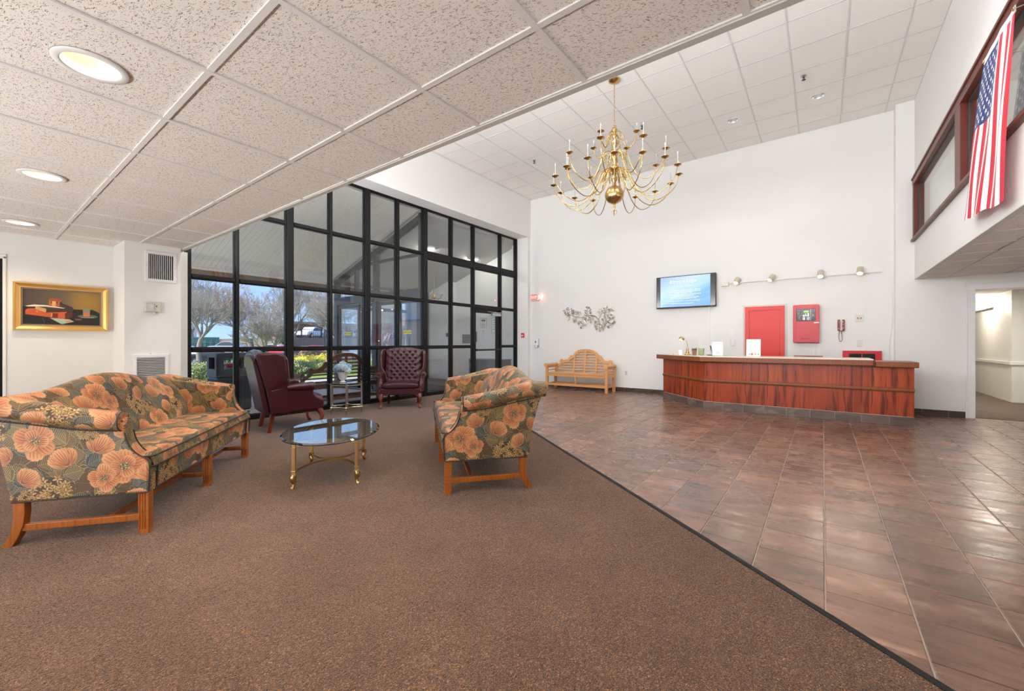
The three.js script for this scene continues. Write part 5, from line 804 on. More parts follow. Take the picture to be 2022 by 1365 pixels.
  obj('track', [BB(-1.6, 0.82, 2.392, 2.412, ZB + 0.035, ZB + 0.06, 0.003)], mIvory, tr); obj('feed_box', [BB(-1.69, -1.56, 2.35, 2.44, ZB, ZB + 0.05, 0.006)], mIvory, tr); obj('standoff', [-1.4, -0.6, 0.2, 0.75].map((x) => BB(x - 0.012, x + 0.012, 2.395, 2.41, ZB, ZB + 0.04)), mIvory, tr);
  [[-1.40, -0.25], [-0.80, -0.55], [-0.03, -0.05], [0.53, -0.1]].forEach(([x, q]) => {
    const d = V(q, -0.8, 0.62).normalize(), hd = new THREE.Group(); hd.name = 'lamp_head'; tr.add(hd); hd.position.set(x, 2.43, ZB + 0.1); hd.quaternion.setFromUnitVectors(V(0, -1, 0), d);
    obj('can', [lathe([[0, 0.075], [0.045, 0.075], [0.05, 0.07], [0.05, -0.06], [0.044, -0.06], [0.044, 0.05], [0, 0.05]], 24)], mat({ color: [0.62, 0.55, 0.42], metalness: 0.4, roughness: 0.35 }), hd);
    obj('lamp_face', [lathe([[0, -0.048], [0.03, -0.048], [0.043, -0.04], [0.043, -0.03], [0, -0.03]], 24)], glow([1, 0.82, 0.55], 5), hd);
    obj('stem', [B(0.014, 0.03, 0.06, 0, 0.02, -0.05)], mIvory, hd);
    const s = new THREE.SpotLight(new THREE.Color(1, 0.84, 0.62), L.track, 0, 0.95, 0.8); s.position.set(x + d.x * 0.065, 2.43 + d.y * 0.065, ZB + 0.1 + d.z * 0.065); s.target.position.set(x + d.x * 2, 2.43 + d.y * 2, ZB + 0.1 + d.z * 2); s.castShadow = true; scene.add(s, s.target);
  });
}

// ------------------------------------------------------------------ painting wall and column
{
  const art = print(1024, 640, (c, w, h) => {
    const g = c.createLinearGradient(0, 0, w, 0); g.addColorStop(0, '#4a3f38'); g.addColorStop(0.5, '#6e5b45'); g.addColorStop(0.75, '#93733a'); g.addColorStop(1, '#86672f'); c.fillStyle = g; c.fillRect(0, 0, w, h);
    const g2 = c.createRadialGradient(w * 0.86, h * 0.3, 20, w * 0.86, h * 0.3, 330); g2.addColorStop(0, 'rgba(172,130,54,0.8)'); g2.addColorStop(1, 'rgba(172,130,54,0)'); c.fillStyle = g2; c.fillRect(0, 0, w, h);
    c.fillStyle = '#241d19'; c.beginPath(); c.moveTo(0, h * 0.5); c.lineTo(w * 0.6, h * 0.53); c.lineTo(w * 0.9, h * 0.52); c.lineTo(w, h * 0.62); c.lineTo(w, h); c.lineTo(0, h); c.fill();
    const poly = (col, ...p) => { c.fillStyle = col; c.beginPath(); p.forEach(([x, y], i) => i ? c.lineTo(x * w, y * h) : c.moveTo(x * w, y * h)); c.closePath(); c.fill(); };
    poly('#c2a77f', [0.33, 0.81], [0.58, 0.83], [0.645, 0.90], [0.48, 0.985]); poly('#a9b9a8', [0.33, 0.81], [0.5, 0.83], [0.64, 0.9], [0.48, 0.98]); poly('#c98a3a', [0.52, 0.89], [0.58, 0.87], [0.61, 0.9], [0.545, 0.93]);
    poly('#c25a2c', [0.03, 0.60], [0.06, 0.555], [0.16, 0.54], [0.55, 0.60], [0.52, 0.83], [0.03, 0.72]); poly('#5a2a1a', [0.52, 0.66], [0.62, 0.60], [0.625, 0.74], [0.53, 0.84]); poly('#7c2116', [0.365, 0.66], [0.435, 0.67], [0.43, 0.80], [0.36, 0.785]); poly('#d98f55', [0.16, 0.60], [0.165, 0.66], [0.175, 0.66], [0.172, 0.6]); poly('#dd9a60', [0.35, 0.66], [0.362, 0.66], [0.356, 0.78], [0.345, 0.78]);
    poly('#40302a', [0.15, 0.50], [0.64, 0.53], [0.62, 0.60], [0.28, 0.655], [0.15, 0.56]); poly('#c49a62', [0.15, 0.475], [0.285, 0.545], [0.28, 0.655], [0.15, 0.565]);
    poly('#3b2e28', [0.20, 0.47], [0.48, 0.36], [0.62, 0.46], [0.64, 0.53], [0.5, 0.53]); poly('#e2d5be', [0.03, 0.48], [0.14, 0.435], [0.32, 0.44], [0.53, 0.50], [0.5, 0.515], [0.27, 0.48], [0.05, 0.5]);
    c.fillStyle = '#b0642f'; c.fillRect(0.315 * w, 0.27 * h, 0.165 * w, 0.19 * h); c.beginPath(); c.ellipse(0.398 * w, 0.27 * h, 0.083 * w, 0.05 * h, 0, 0, TAU); c.fillStyle = '#9a5024'; c.fill(); c.fillStyle = '#d9a768'; c.fillRect(0.355 * w, 0.31 * h, 0.05 * w, 0.14 * h); c.fillStyle = '#3f2a1c'; c.fillRect(0.455 * w, 0.32 * h, 0.03 * w, 0.13 * h); c.fillRect(0.345 * w, 0.32 * h, 0.012 * w, 0.06 * h); c.fillRect(0.415 * w, 0.32 * h, 0.012 * w, 0.07 * h);
    c.fillStyle = '#c47a4c'; c.fillRect(0.765 * w, 0.55 * h, 0.095 * w, 0.17 * h); c.fillStyle = '#7f8379'; c.beginPath(); c.ellipse(0.812 * w, 0.55 * h, 0.052 * w, 0.055 * h, 0, 0, TAU); c.fill(); c.fillStyle = '#5f6a57'; c.beginPath(); c.ellipse(0.83 * w, 0.73 * h, 0.14 * w, 0.055 * h, 0, 0, TAU); c.fill(); c.fillStyle = '#c47a4c'; c.fillRect(0.77 * w, 0.62 * h, 0.085 * w, 0.11 * h); c.fillStyle = '#b3a89a'; c.fillRect(0.73 * w, 0.755 * h, 0.19 * w, 0.012 * h);
    c.fillStyle = '#7c5440'; c.beginPath(); c.ellipse(0.70 * w, 0.83 * h, 0.05 * w, 0.03 * h, 0, 0, TAU); c.fill(); c.strokeStyle = 'rgba(190,180,170,0.5)'; c.lineWidth = 5; c.beginPath(); c.moveTo(0.24 * w, 0.82 * h); c.lineTo(0.26 * w, 0.95 * h); c.stroke();
    const r = rng(4); for (let k = 0; k < 5000; k++) { c.fillStyle = `rgba(${r() < 0.5 ? '0,0,0' : '255,235,200'},0.03)`; c.fillRect(r() * w, r() * h, 3 + r() * 12, 1.5); }
  });
  const Z0 = -1.046, Z1 = -0.337, Y0 = 1.302, Y1 = 1.803, t = thing('framed_painting', 'gold-framed still life of old books and an inkwell above the left sofa', 'painting', [XP, 0, 0]);
  const mGold = mat({ color: [0.80, 0.50, 0.17], metalness: 0.65, roughness: 0.34 }), mGoldDk = mat({ color: [0.34, 0.26, 0.2], metalness: 0.4, roughness: 0.5 });
  // mitred moulding: profile swept round the rectangle
  const mould = (prof, m) => { const g = []; const rect = (d) => [[Z1 - d, Y0 + d], [Z0 + d, Y0 + d], [Z0 + d, Y1 - d], [Z1 - d, Y1 - d]]; const pos = []; for (let k = 0; k < prof.length - 1; k++) { const a = rect(prof[k][0]), b = rect(prof[k + 1][0]); for (let i = 0; i < 4; i++) { const j = (i + 1) % 4, A = [prof[k][1], a[i][1], a[i][0]], B2 = [prof[k][1], a[j][1], a[j][0]], C = [prof[k + 1][1], b[j][1], b[j][0]], D = [prof[k + 1][1], b[i][1], b[i][0]]; pos.push(...A, ...B2, ...C, ...A, ...C, ...D); } } const q = new THREE.BufferGeometry(); q.setAttribute('position', new THREE.Float32BufferAttribute(pos, 3)); q.computeVertexNormals(); return metricUV(q); };
  obj('frame', [mould([[0, 0.0], [0, 0.045], [0.005, 0.052], [0.012, 0.052], [0.018, 0.044], [0.03, 0.036], [0.042, 0.030], [0.046, 0.034], [0.052, 0.034], [0.055, 0.026]])], mGold, t);
  obj('inner_fillet', [mould([[0.054, 0.028], [0.06, 0.022], [0.064, 0.024], [0.068, 0.014]])], mGoldDk, t);
  const pg = new THREE.PlaneGeometry(Z1 - Z0 - 0.134, Y1 - Y0 - 0.134); pg.rotateY(PI / 2); pg.translate(0.0145, (Y0 + Y1) / 2, (Z0 + Z1) / 2); obj('canvas', pg, mat({ map: art, roughness: 0.42 }), t);
  obj('backing', [BB(0, 0.013, Y0 + 0.01, Y1 - 0.01, Z0 + 0.01, Z1 - 0.01)], mDark, t);

  const X = -6.15;
  const sv = thing('supply_vent', 'white square air grille with upright blades high on the column', 'vent', [X, 0, 0]);
  obj('frame', [BB(0, 0.016, 1.872, 1.905, -1.555, -1.268, 0.004), BB(0, 0.016, 2.19, 2.222, -1.555, -1.268, 0.004), BB(0, 0.0155, 1.904, 2.191, -1.555, -1.524), BB(0, 0.0155, 1.904, 2.191, -1.298, -1.268)], mWhite, sv); obj('cavity', [BB(0.0005, 0.002, 1.9, 2.2, -1.53, -1.29)], mDark, sv);
  for (let i = 0; i < 12; i++) { const z = -1.311 - i * 0.0178; obj('blade', [BB(0.003, 0.0145, 1.903, 2.192, z - 0.0022, z + 0.0022).translate(0, 0, 0)], mWhite, sv); }
  obj('screw', [ball(0.004, 0.017, 2.05, -1.283, 8, 6), ball(0.004, 0.017, 2.045, -1.54, 8, 6)], mGrey, sv);
  const th = thing('thermostat', 'beige thermostat under a clear locking cover on the column', 'thermostat', [X, 1.575, -1.345]);
  obj('body', [B(0.032, 0.098, 0.13, 0.018, 0, 0.012, 0.006)], mIvory, th); obj('dial', [cyl(0.02, 0.02, 0.006, 0, 0, 0, 24).rotateZ(PI / 2).translate(0.036, 0.012, 0.03)], mWhite, th); obj('lever', [B(0.008, 0.018, 0.008, 0.037, 0.014, -0.02, 0.002)], mDark, th); obj('divider', [B(0.003, 0.09, 0.003, 0.0345, 0, -0.004)], mGrey, th);
  obj('cover', [B(0.003, 0.125, 0.18, 0.052, 0, 0, 0.001, 1), B(0.052, 0.003, 0.18, 0.026, 0.062, 0), B(0.052, 0.003, 0.18, 0.026, -0.062, 0), B(0.052, 0.125, 0.003, 0.026, 0, 0.09), B(0.052, 0.125, 0.003, 0.026, 0, -0.09)], mAcrylic, th); obj('lock', [cyl(0.009, 0.009, 0.03, 0, 0, 0, 14).rotateZ(PI / 2).translate(0.042, -0.066, 0.005)], mIvory, th);
  const rv = thing('return_vent', 'grey louvred return air grille low on the column behind the sofa', 'vent', [X, 0, 0]);
  obj('frame', [BB(0, 0.014, 0.62, 0.655, -1.478, -1.168, 0.003), BB(0, 0.014, 1.005, 1.04, -1.478, -1.168, 0.003), BB(0, 0.0135, 0.654, 1.006, -1.478, -1.448), BB(0, 0.0135, 0.654, 1.006, -1.198, -1.168)], mWhite, rv); obj('cavity', [BB(0.0005, 0.002, 0.65, 1.01, -1.45, -1.19)], mat({ color: [0.12, 0.12, 0.12], roughness: 0.8 }), rv);
  for (let i = 0; i < 19; i++) { const y = 0.664 + i * 0.0185; const g = B(0.014, 0.0022, 0.252, 0, 0, 0); g.rotateZ(-0.75); g.translate(0.009, y, -1.323); obj('louvre', [g], mGrey, rv); }
  obj('screw', [ball(0.004, 0.004, 1.048, -1.32, 8, 6)], mDark, rv);
}

// ------------------------------------------------------------------ flag hung from the timber frame
{
  const ft = print(1024, 640, (c, w, h) => { // flag lying on its long side: x along the fly
    for (let i = 0; i < 13; i++) { c.fillStyle = i % 2 ? '#f2efec' : '#c8102e'; c.fillRect(0, i * h / 13, w, h / 13 + 1); }
    c.fillStyle = '#16316f'; c.fillRect(0, 0, w * 0.4, h * 7 / 13); c.fillStyle = '#ffffff';
    const star = (x, y, r) => { c.beginPath(); for (let k = 0; k < 10; k++) { const a = -PI / 2 + k * PI / 5, q = k % 2 ? r * 0.4 : r; k ? c.lineTo(x + Math.cos(a) * q, y + Math.sin(a) * q) : c.moveTo(x + Math.cos(a) * q, y + Math.sin(a) * q); } c.fill(); };
    for (let row = 0; row < 9; row++) for (let k = 0; k < (row % 2 ? 5 : 6); k++) star(w * 0.4 * ((k + (row % 2 ? 1 : 0.5)) / 6), h * 7 / 13 * (row + 1) / 10, 19);
  });
  const t = thing('hanging_flag', 'american flag hanging vertically from the dark wooden window frame', 'flag');
  const zc = (v) => [lerp(-5.42, -5.98, Math.pow(v, 0.9)), lerp(-4.66, -4.86, v)], yTop = 3.615;
  const P = (u, v) => { const [a, b] = zc(v), z = lerp(a, b, u), fold = 0.009 * Math.sin(u * 17 + v * 2.5 + 0.6) * (0.3 + 0.7 * v) + 0.008 * Math.sin(u * 8 - v * 5) * (0.4 + 0.6 * v), y = lerp(yTop, lerp(2.37, 2.27, u), v) + 0.012 * Math.sin(u * 13) * v; return V(XM - 0.075 - 0.02 * v + fold, y, z - 0.012 * Math.sin(u * 21 + v * 4)); };
  const g = loft((u, v) => P(u, v), 90, 60); const uv = g.attributes.uv; for (let i = 0; i <= 90; i++) for (let j = 0; j <= 60; j++) uv.setXY(i * 61 + j, j / 60, 1 - i / 90); // hoist at the top, canton at the left
  obj('cloth', g, pmat({ map: ft, roughness: 0.7, sheen: 0.3, transmission: 0.12, thickness: 0 }), t);
  const hd = loft((u, v) => { const p = P(u, 0); return V(p.x + (v - 0.5) * 0 + 0.002, p.y + 0.052 * (1 - v), p.z); }, 60, 2); obj('header_tape', [hd, hd.clone().translate(0.004, 0, 0)], mWhite, t);
  obj('grommet', [0.02, 0.98].map((u) => { const p = P(u, 0); const q = new THREE.TorusGeometry(0.012, 0.004, 8, 16); q.rotateY(PI / 2); q.translate(p.x - 0.004, p.y + 0.03, p.z); return q; }), mBrass, t);
  obj('hanging_pin', [0.02, 0.98].map((u) => { const p = P(u, 0); return bar([p.x - 0.01, p.y + 0.03, p.z], [XM - 0.02, p.y + 0.04, p.z], 0.004); }), mSteel, t);
}

// ------------------------------------------------------------------ chandelier
function makeChandelier() {
  const c = [-2.526, 0, -5.962], t = thing('chandelier', 'large three-tier brass chandelier with white candle sleeves hanging on a chain', 'chandelier', c);
  obj('ceiling_canopy', [lathe([[0, YC - 0.004], [0.085, YC - 0.004], [0.088, YC - 0.015], [0.06, YC - 0.035], [0.025, YC - 0.05], [0, YC - 0.052]], 28)], mBrass, t);
  { // chain of links
    const y0 = 4.47, y1 = YC - 0.05, n = 17, step = (y1 - y0) / n; for (let i = 0; i < n; i++) { const g = new THREE.TorusGeometry(0.0125, 0.0032, 6, 14); g.scale(0.75, 1.75, 1); g.rotateY(i % 2 ? PI / 2 : 0); g.translate(0, y0 + (i + 0.5) * step, 0); obj('chain_link', [g], mBrassDull, t); }
    const g = new THREE.TorusGeometry(0.03, 0.005, 8, 24); g.translate(0, 4.435, 0); obj('hanging_ring', [g], mBrass, t);
  }
  obj('baluster_stem', [lathe([[0, 3.3], [0.012, 3.3], [0.014, 3.52], [0.03, 3.56], [0.024, 3.6], [0.042, 3.63], [0.045, 3.66], [0.03, 3.69], [0.02, 3.72], [0.03, 3.76], [0.06, 3.785], [0.068, 3.81], [0.06, 3.84], [0.03, 3.86], [0.02, 3.89], [0.026, 3.93], [0.04, 3.95], [0.042, 3.985], [0.026, 4.0], [0.02, 4.02], [0.03, 4.05], [0.036, 4.075], [0.022, 4.095], [0.018, 4.11], [0.03, 4.135], [0.044, 4.18], [0.042, 4.23], [0.026, 4.26], [0.022, 4.275], [0.034, 4.29], [0.036, 4.31], [0.02, 4.33], [0.03, 4.36], [0.042, 4.395], [0.036, 4.42], [0.016, 4.435], [0.01, 4.44], [0, 4.44]].map(([r, y]) => [r, y]), 32)], mBrass, t);
  obj('globe_bowl', [lathe([[0, 3.275], [0.05, 3.285], [0.1, 3.315], [0.132, 3.36], [0.142, 3.405], [0.136, 3.445], [0.115, 3.49], [0.08, 3.525], [0.04, 3.545], [0.02, 3.55], [0, 3.55]], 40)], mBrass, t);
  { const g = new THREE.TorusGeometry(0.034, 0.0055, 8, 28); g.translate(0, 3.15, 0); obj('finial_ring', [g, lathe([[0, 3.28], [0.018, 3.275], [0.012, 3.25], [0.018, 3.23], [0.01, 3.2], [0.008, 3.185], [0, 3.18]], 20)], mBrass, t); }
  const mCandle = mat({ color: [0.36, 0.355, 0.34], roughness: 0.4 }), mBulb = pmat({ color: [0.95, 0.95, 0.95], roughness: 0.12, transmission: 0.6, thickness: 0 });
  function tier(n, phase, R, hubY, cupY, lowY, r0, tubeR, candle, pan, kink) {
    const arm = tube(curve([[0.03, hubY - 0.03, 0], [r0 * 0.45, hubY + 0.03, 0], [r0, hubY - 0.01, 0], [lerp(r0, R, 0.13), lerp(hubY, lowY, 0.45), 0], [lerp(r0, R, 0.3), lerp(hubY, lowY, 0.84), 0], [lerp(r0, R, 0.52), lowY, 0], [lerp(r0, R, 0.76), lerp(lowY, cupY, 0.17), 0], [lerp(r0, R, 0.935), lerp(lowY, cupY, 0.55), 0], [R, cupY, 0]], 56), tubeR, 8);
    const sc = []; for (let i = 0; i <= 22; i++) { const q = i / 22 * TAU * 1.15, r = 0.035 * (1 - 0.7 * i / 22); sc.push([r0 * 1.0 - 0.01 + Math.cos(q + 1.2) * r * 0.9, hubY - 0.075 - Math.sin(q + 1.2) * r, 0]); }
    const sc2 = curve([[r0 * 0.9, hubY + 0.01, 0], [r0 * 0.75, hubY - 0.05, 0], sc[0]], 8);
    const armG = merged([arm, tube(sc, 0.004, 6), tube(sc2, 0.004, 6), lathe([[0, -0.03], [0.013, -0.012], [0.014, 0.012], [0, 0.03]], 10).rotateZ(0.5).translate(lerp(r0, R, 0.13), lerp(hubY, lowY, 0.45), 0)]);
    const panG = lathe([[0, -0.016], [0.012, -0.014], [0.03, -0.002], [pan, 0.008], [pan, 0.011], [0.02, 0.006], [0.016, 0.02], [0.019, 0.034], [0.013, 0.036], [0, 0.036]], 22), canG = lathe([[0, 0.03], [0.0068, 0.03], [0.0068, candle], [0, candle]], 12), bulbG = lathe([[0, candle - 0.004], [0.007, candle], [0.0095, candle + 0.01], [0.008, candle + 0.022], [0.002, candle + 0.034], [0, candle + 0.036]], 12);
    for (let k = 0; k < n; k++) { const o = obj('arm', armG, mBrass, t); o.rotation.y = phase + k / n * TAU; for (const [nm, g, m] of [['drip_pan', panG, mBrass], ['candle_sleeve', canG, mCandle], ['bulb', bulbG, mBulb]]) { const q = obj(nm, g, m, o); q.position.set(R, cupY, 0); } }
  }
  // phases: angle 0 along +x; the eye is towards (+0.6, +0.8)
  const eye = Math.atan2(-0.8, 0.6), deg = PI / 180; 
  tier(16, eye + 9 * deg, 0.92, 3.76, 3.63, 3.29, 0.19, 0.0068, 0.165, 0.052);
  tier(8, eye + 17 * deg, 0.74, 4.035, 3.945, 3.58, 0.17, 0.007, 0.165, 0.054);
  tier(4, eye + 45 * deg, 0.37, 4.325, 4.235, 4.05, 0.12, 0.0075, 0.1, 0.05);
  return t;
}
makeChandelier();

// ------------------------------------------------------------------ recessed lamps, sprinklers
function recessed(x, y, z, label, warm, lit, spot, group, r0 = 0.088) {
  const t = thing('recessed_light', label, 'ceiling light', [x, y, z], 0, group);
  obj('trim_ring', [lathe([[r0, -0.001], [r0 + 0.004, -0.006], [r0 + 0.026, -0.004], [r0 + 0.028, 0.004], [r0, 0.004]], 40)], mWhite, t);
  obj('baffle', [lathe([[r0, -0.002], [r0 - 0.006, 0.02], [r0 - 0.008, 0.03], [r0 - 0.012, 0.05], [r0 - 0.014, 0.06], [r0 - 0.02, 0.09], [r0 - 0.02, 0.1]].map(([a, b]) => [a, b * 0.9]), 40)], warm ? mat({ color: [0.85, 0.80, 0.70], roughness: 0.4 }) : mat({ color: [0.8, 0.8, 0.8], metalness: 0.9, roughness: 0.2 }), t);
  obj('lamp_lens', [lathe([[0, 0.066], [r0 - 0.022, 0.07], [r0 - 0.018, 0.085], [0, 0.086]], 32)], glow(warm ? [1, 0.84, 0.6] : [1, 0.95, 0.88], lit), t);
  const s = new THREE.SpotLight(warm ? new THREE.Color(1, 0.80, 0.58) : new THREE.Color(1, 0.985, 0.96), spot, 0, 1.2, 0.7); s.position.set(x, y + 0.055, z); s.target.position.set(x, 0, z); s.shadow.radius = warm ? 4 : 16; s.castShadow = true; scene.add(s, s.target); return t;
}
// openings for the cans in the tiles are closed by the black well behind the trim
const upG = 'unseen recessed lights in the high ceiling', lowG = 'warm recessed lights in the low ceiling';

// ------------------------------------------------------------------ glass vestibule outside the window wall
const mStone = mat({ map: dtex(512, 512, [0.35, 0.35], (u, v) => { const a = fbm(u * 40, v * 40, 40, 40, 91, 3), b = hash(u * 90, v * 90, 5); const k = 0.7 + 0.5 * (a - 0.3); return [176 * k, 160 * k, 136 * k + 10 * b]; }), roughness: 0.95 });
const mSoffit = mat({ color: [0.70, 0.66, 0.60], roughness: 0.7 });
const mConcrete = mat({ map: dtex(512, 512, [2, 2], (u, v) => { const k = 0.86 + 0.2 * fbm(u * 20, v * 20, 20, 20, 3, 5); return [186 * k, 182 * k, 174 * k]; }), roughness: 0.9 });
const soffY = (x) => 4.07 + 0.345 * (x + 6.96); // canopy underside
{
  const v = struct('vestibule'), Z = -6.13, XE = -10.53;
  obj('roof_lining', [extr([[XW - 0.12, soffY(XW - 0.12) - 0.02], [XE, soffY(XE) - 0.02], [XE, soffY(XE) + 0.05], [XW - 0.12, soffY(XW - 0.12) + 0.05]], 3.9, 0).translate(0, 0, -10.0)], mat({ color: [0.5, 0.49, 0.47], roughness: 0.8 }), v);
  obj('end_wall', [BB(XW - 0.12, -10.3, 0, 4.3, -9.75, -9.95), BB(-9.6, -10.7, 0, 4.3, -9.4, -9.95)], mWall, v);
  obj('floor_slab', [BB(XW - 0.11, -10.7, -0.15, 0.0, -6.1, -9.9)], mat({ map: slateMap, color: [0.95, 1.05, 1.1], roughness: 0.5 }), v);
  obj('stone_jamb', [BB(-10.4, -10.75, 0, 4.3, -8.62, -9.0)], mStone, v);
  // side wall facing the camera: frames
  const fr = (n, g) => obj(n, g, mBronze, v), post = (x, w, y1, y0 = 0) => BB(x - w / 2, x + w / 2, y0, y1, Z - 0.06, Z + 0.06, 0.004);
  fr('post', [post(-10.46, 0.14, soffY(-10.46))]); fr('post', [post(-8.73, 0.12, soffY(-8.73))]); fr('post', [post(-7.08, 0.09, soffY(-7.08))]);
  fr('sloped_head', [extr([[XW - 0.12, soffY(XW - 0.12) - 0.02], [XE, soffY(XE) - 0.02], [XE, soffY(XE) - 0.15], [XW - 0.12, soffY(XW - 0.12) - 0.15]], 0.12, 0).translate(0, 0, Z - 0.06)]);
  fr('door_header', [BB(-7.05, -10.4, 2.17, 2.37, Z - 0.09, Z + 0.09, 0.006)]); fr('transom_bar', [BB(-7.05, -9.4, 3.1, 3.16, Z - 0.04, Z + 0.04)]); fr('transom_post', [post(-9.55, 0.06, soffY(-9.55) - 0.1, 2.37)]); fr('transom_post', [post(-7.95, 0.06, soffY(-7.95) - 0.1, 2.37)]);
  for (const [a, b] of [[-10.38, -9.42], [-9.38, -8.80], [-8.64, -7.92], [-7.86, -7.14]]) {
    const l = obj('door_leaf', [BB(a, a + 0.075, 0.02, 2.15, Z - 0.025, Z + 0.025, 0.003), BB(b - 0.075, b, 0.02, 2.15, Z - 0.025, Z + 0.025, 0.003), BB(a, b, 2.07, 2.15, Z - 0.025, Z + 0.025, 0.003), BB(a, b, 0.02, 0.14, Z - 0.025, Z + 0.025, 0.003), BB(a, b, 1.0, 1.06, Z - 0.025, Z + 0.025, 0.003)], mBronze, v);
    obj('pane', [BB(a + 0.07, b - 0.07, 0.13, 2.08, Z - 0.004, Z + 0.004)], mPane, l);
  }
  for (const [a, b, y] of [[-10.4, -9.58, 3.0], [-9.52, -8.8, 3.1], [-8.66, -7.98, 3.1], [-7.92, -7.12, 3.1]]) obj('pane', [extr([[a, 2.37], [b, 2.37], [b, soffY(b) - 0.15], [a, soffY(a) - 0.15]], 0.008, 0).translate(0, 0, Z)], mPane, v);
  obj('sensor', [ball(0.035, -8.73, 2.2, Z + 0.1, 14, 10)], mDark, v);
  // outer face
  fr('outer_frame', [BB(-10.5, -10.58, 0, 2.83, -6.13, -6.2), BB(-10.5, -10.58, 0, 2.83, -7.35, -7.43), BB(-10.5, -10.58, 0, 2.83, -8.55, -8.63), BB(-10.5, -10.58, 2.1, 2.2, -6.15, -8.6), BB(-10.5, -10.58, 1.0, 1.06, -6.15, -8.6), BB(-10.5, -10.58, 0, 0.12, -6.15, -8.6), BB(-10.5, -10.58, 0, 2.83, -9.02, -9.1), BB(-10.5, -10.58, 0, 2.83, -9.34, -9.42), BB(-10.5, -10.58, 1.5, 1.55, -9.0, -9.4), BB(-10.5, -10.58, 0, 0.1, -9.0, -9.4)]);
  obj('pane', [BB(-10.536, -10.544, 0.1, 2.8, -6.2, -7.35)], mPane, v); obj('pane', [BB(-10.536, -10.544, 0.1, 2.8, -7.43, -8.55)], mPane, v); obj('pane', [BB(-10.536, -10.544, 0.1, 2.8, -9.1, -9.34)], mPane, v);
  obj('upper_infill', [BB(-10.5, -10.6, 2.75, 3.0, -6.1, -9.9)], mBronze, v);
  baseRun('', 'x', -10.2, XW - 0.2, -9.75, 1, mBaseTile, 0.1, 0.306, v);
}
for (const [x, s] of [[-9.94, 'sliding door left of the end post'], [-7.55, 'sliding door nearest the window wall']]) {
  const tx = print(256, 96, (c, w, h) => { c.fillStyle = '#e8d22a'; c.fillRect(0, 0, w, h); c.fillStyle = '#2a2508'; c.font = 'bold 40px sans-serif'; c.textAlign = 'center'; c.fillText('AUTO DOOR', w / 2, 62); });
  const g = new THREE.BoxGeometry(0.28, 0.085, 0.003); tag(obj('door_sticker', g, mat({ map: tx, roughness: 0.5 })), 'yellow lettered sticker on the glass of the ' + s, 'sticker').position.set(x, 1.41, -6.122);
}
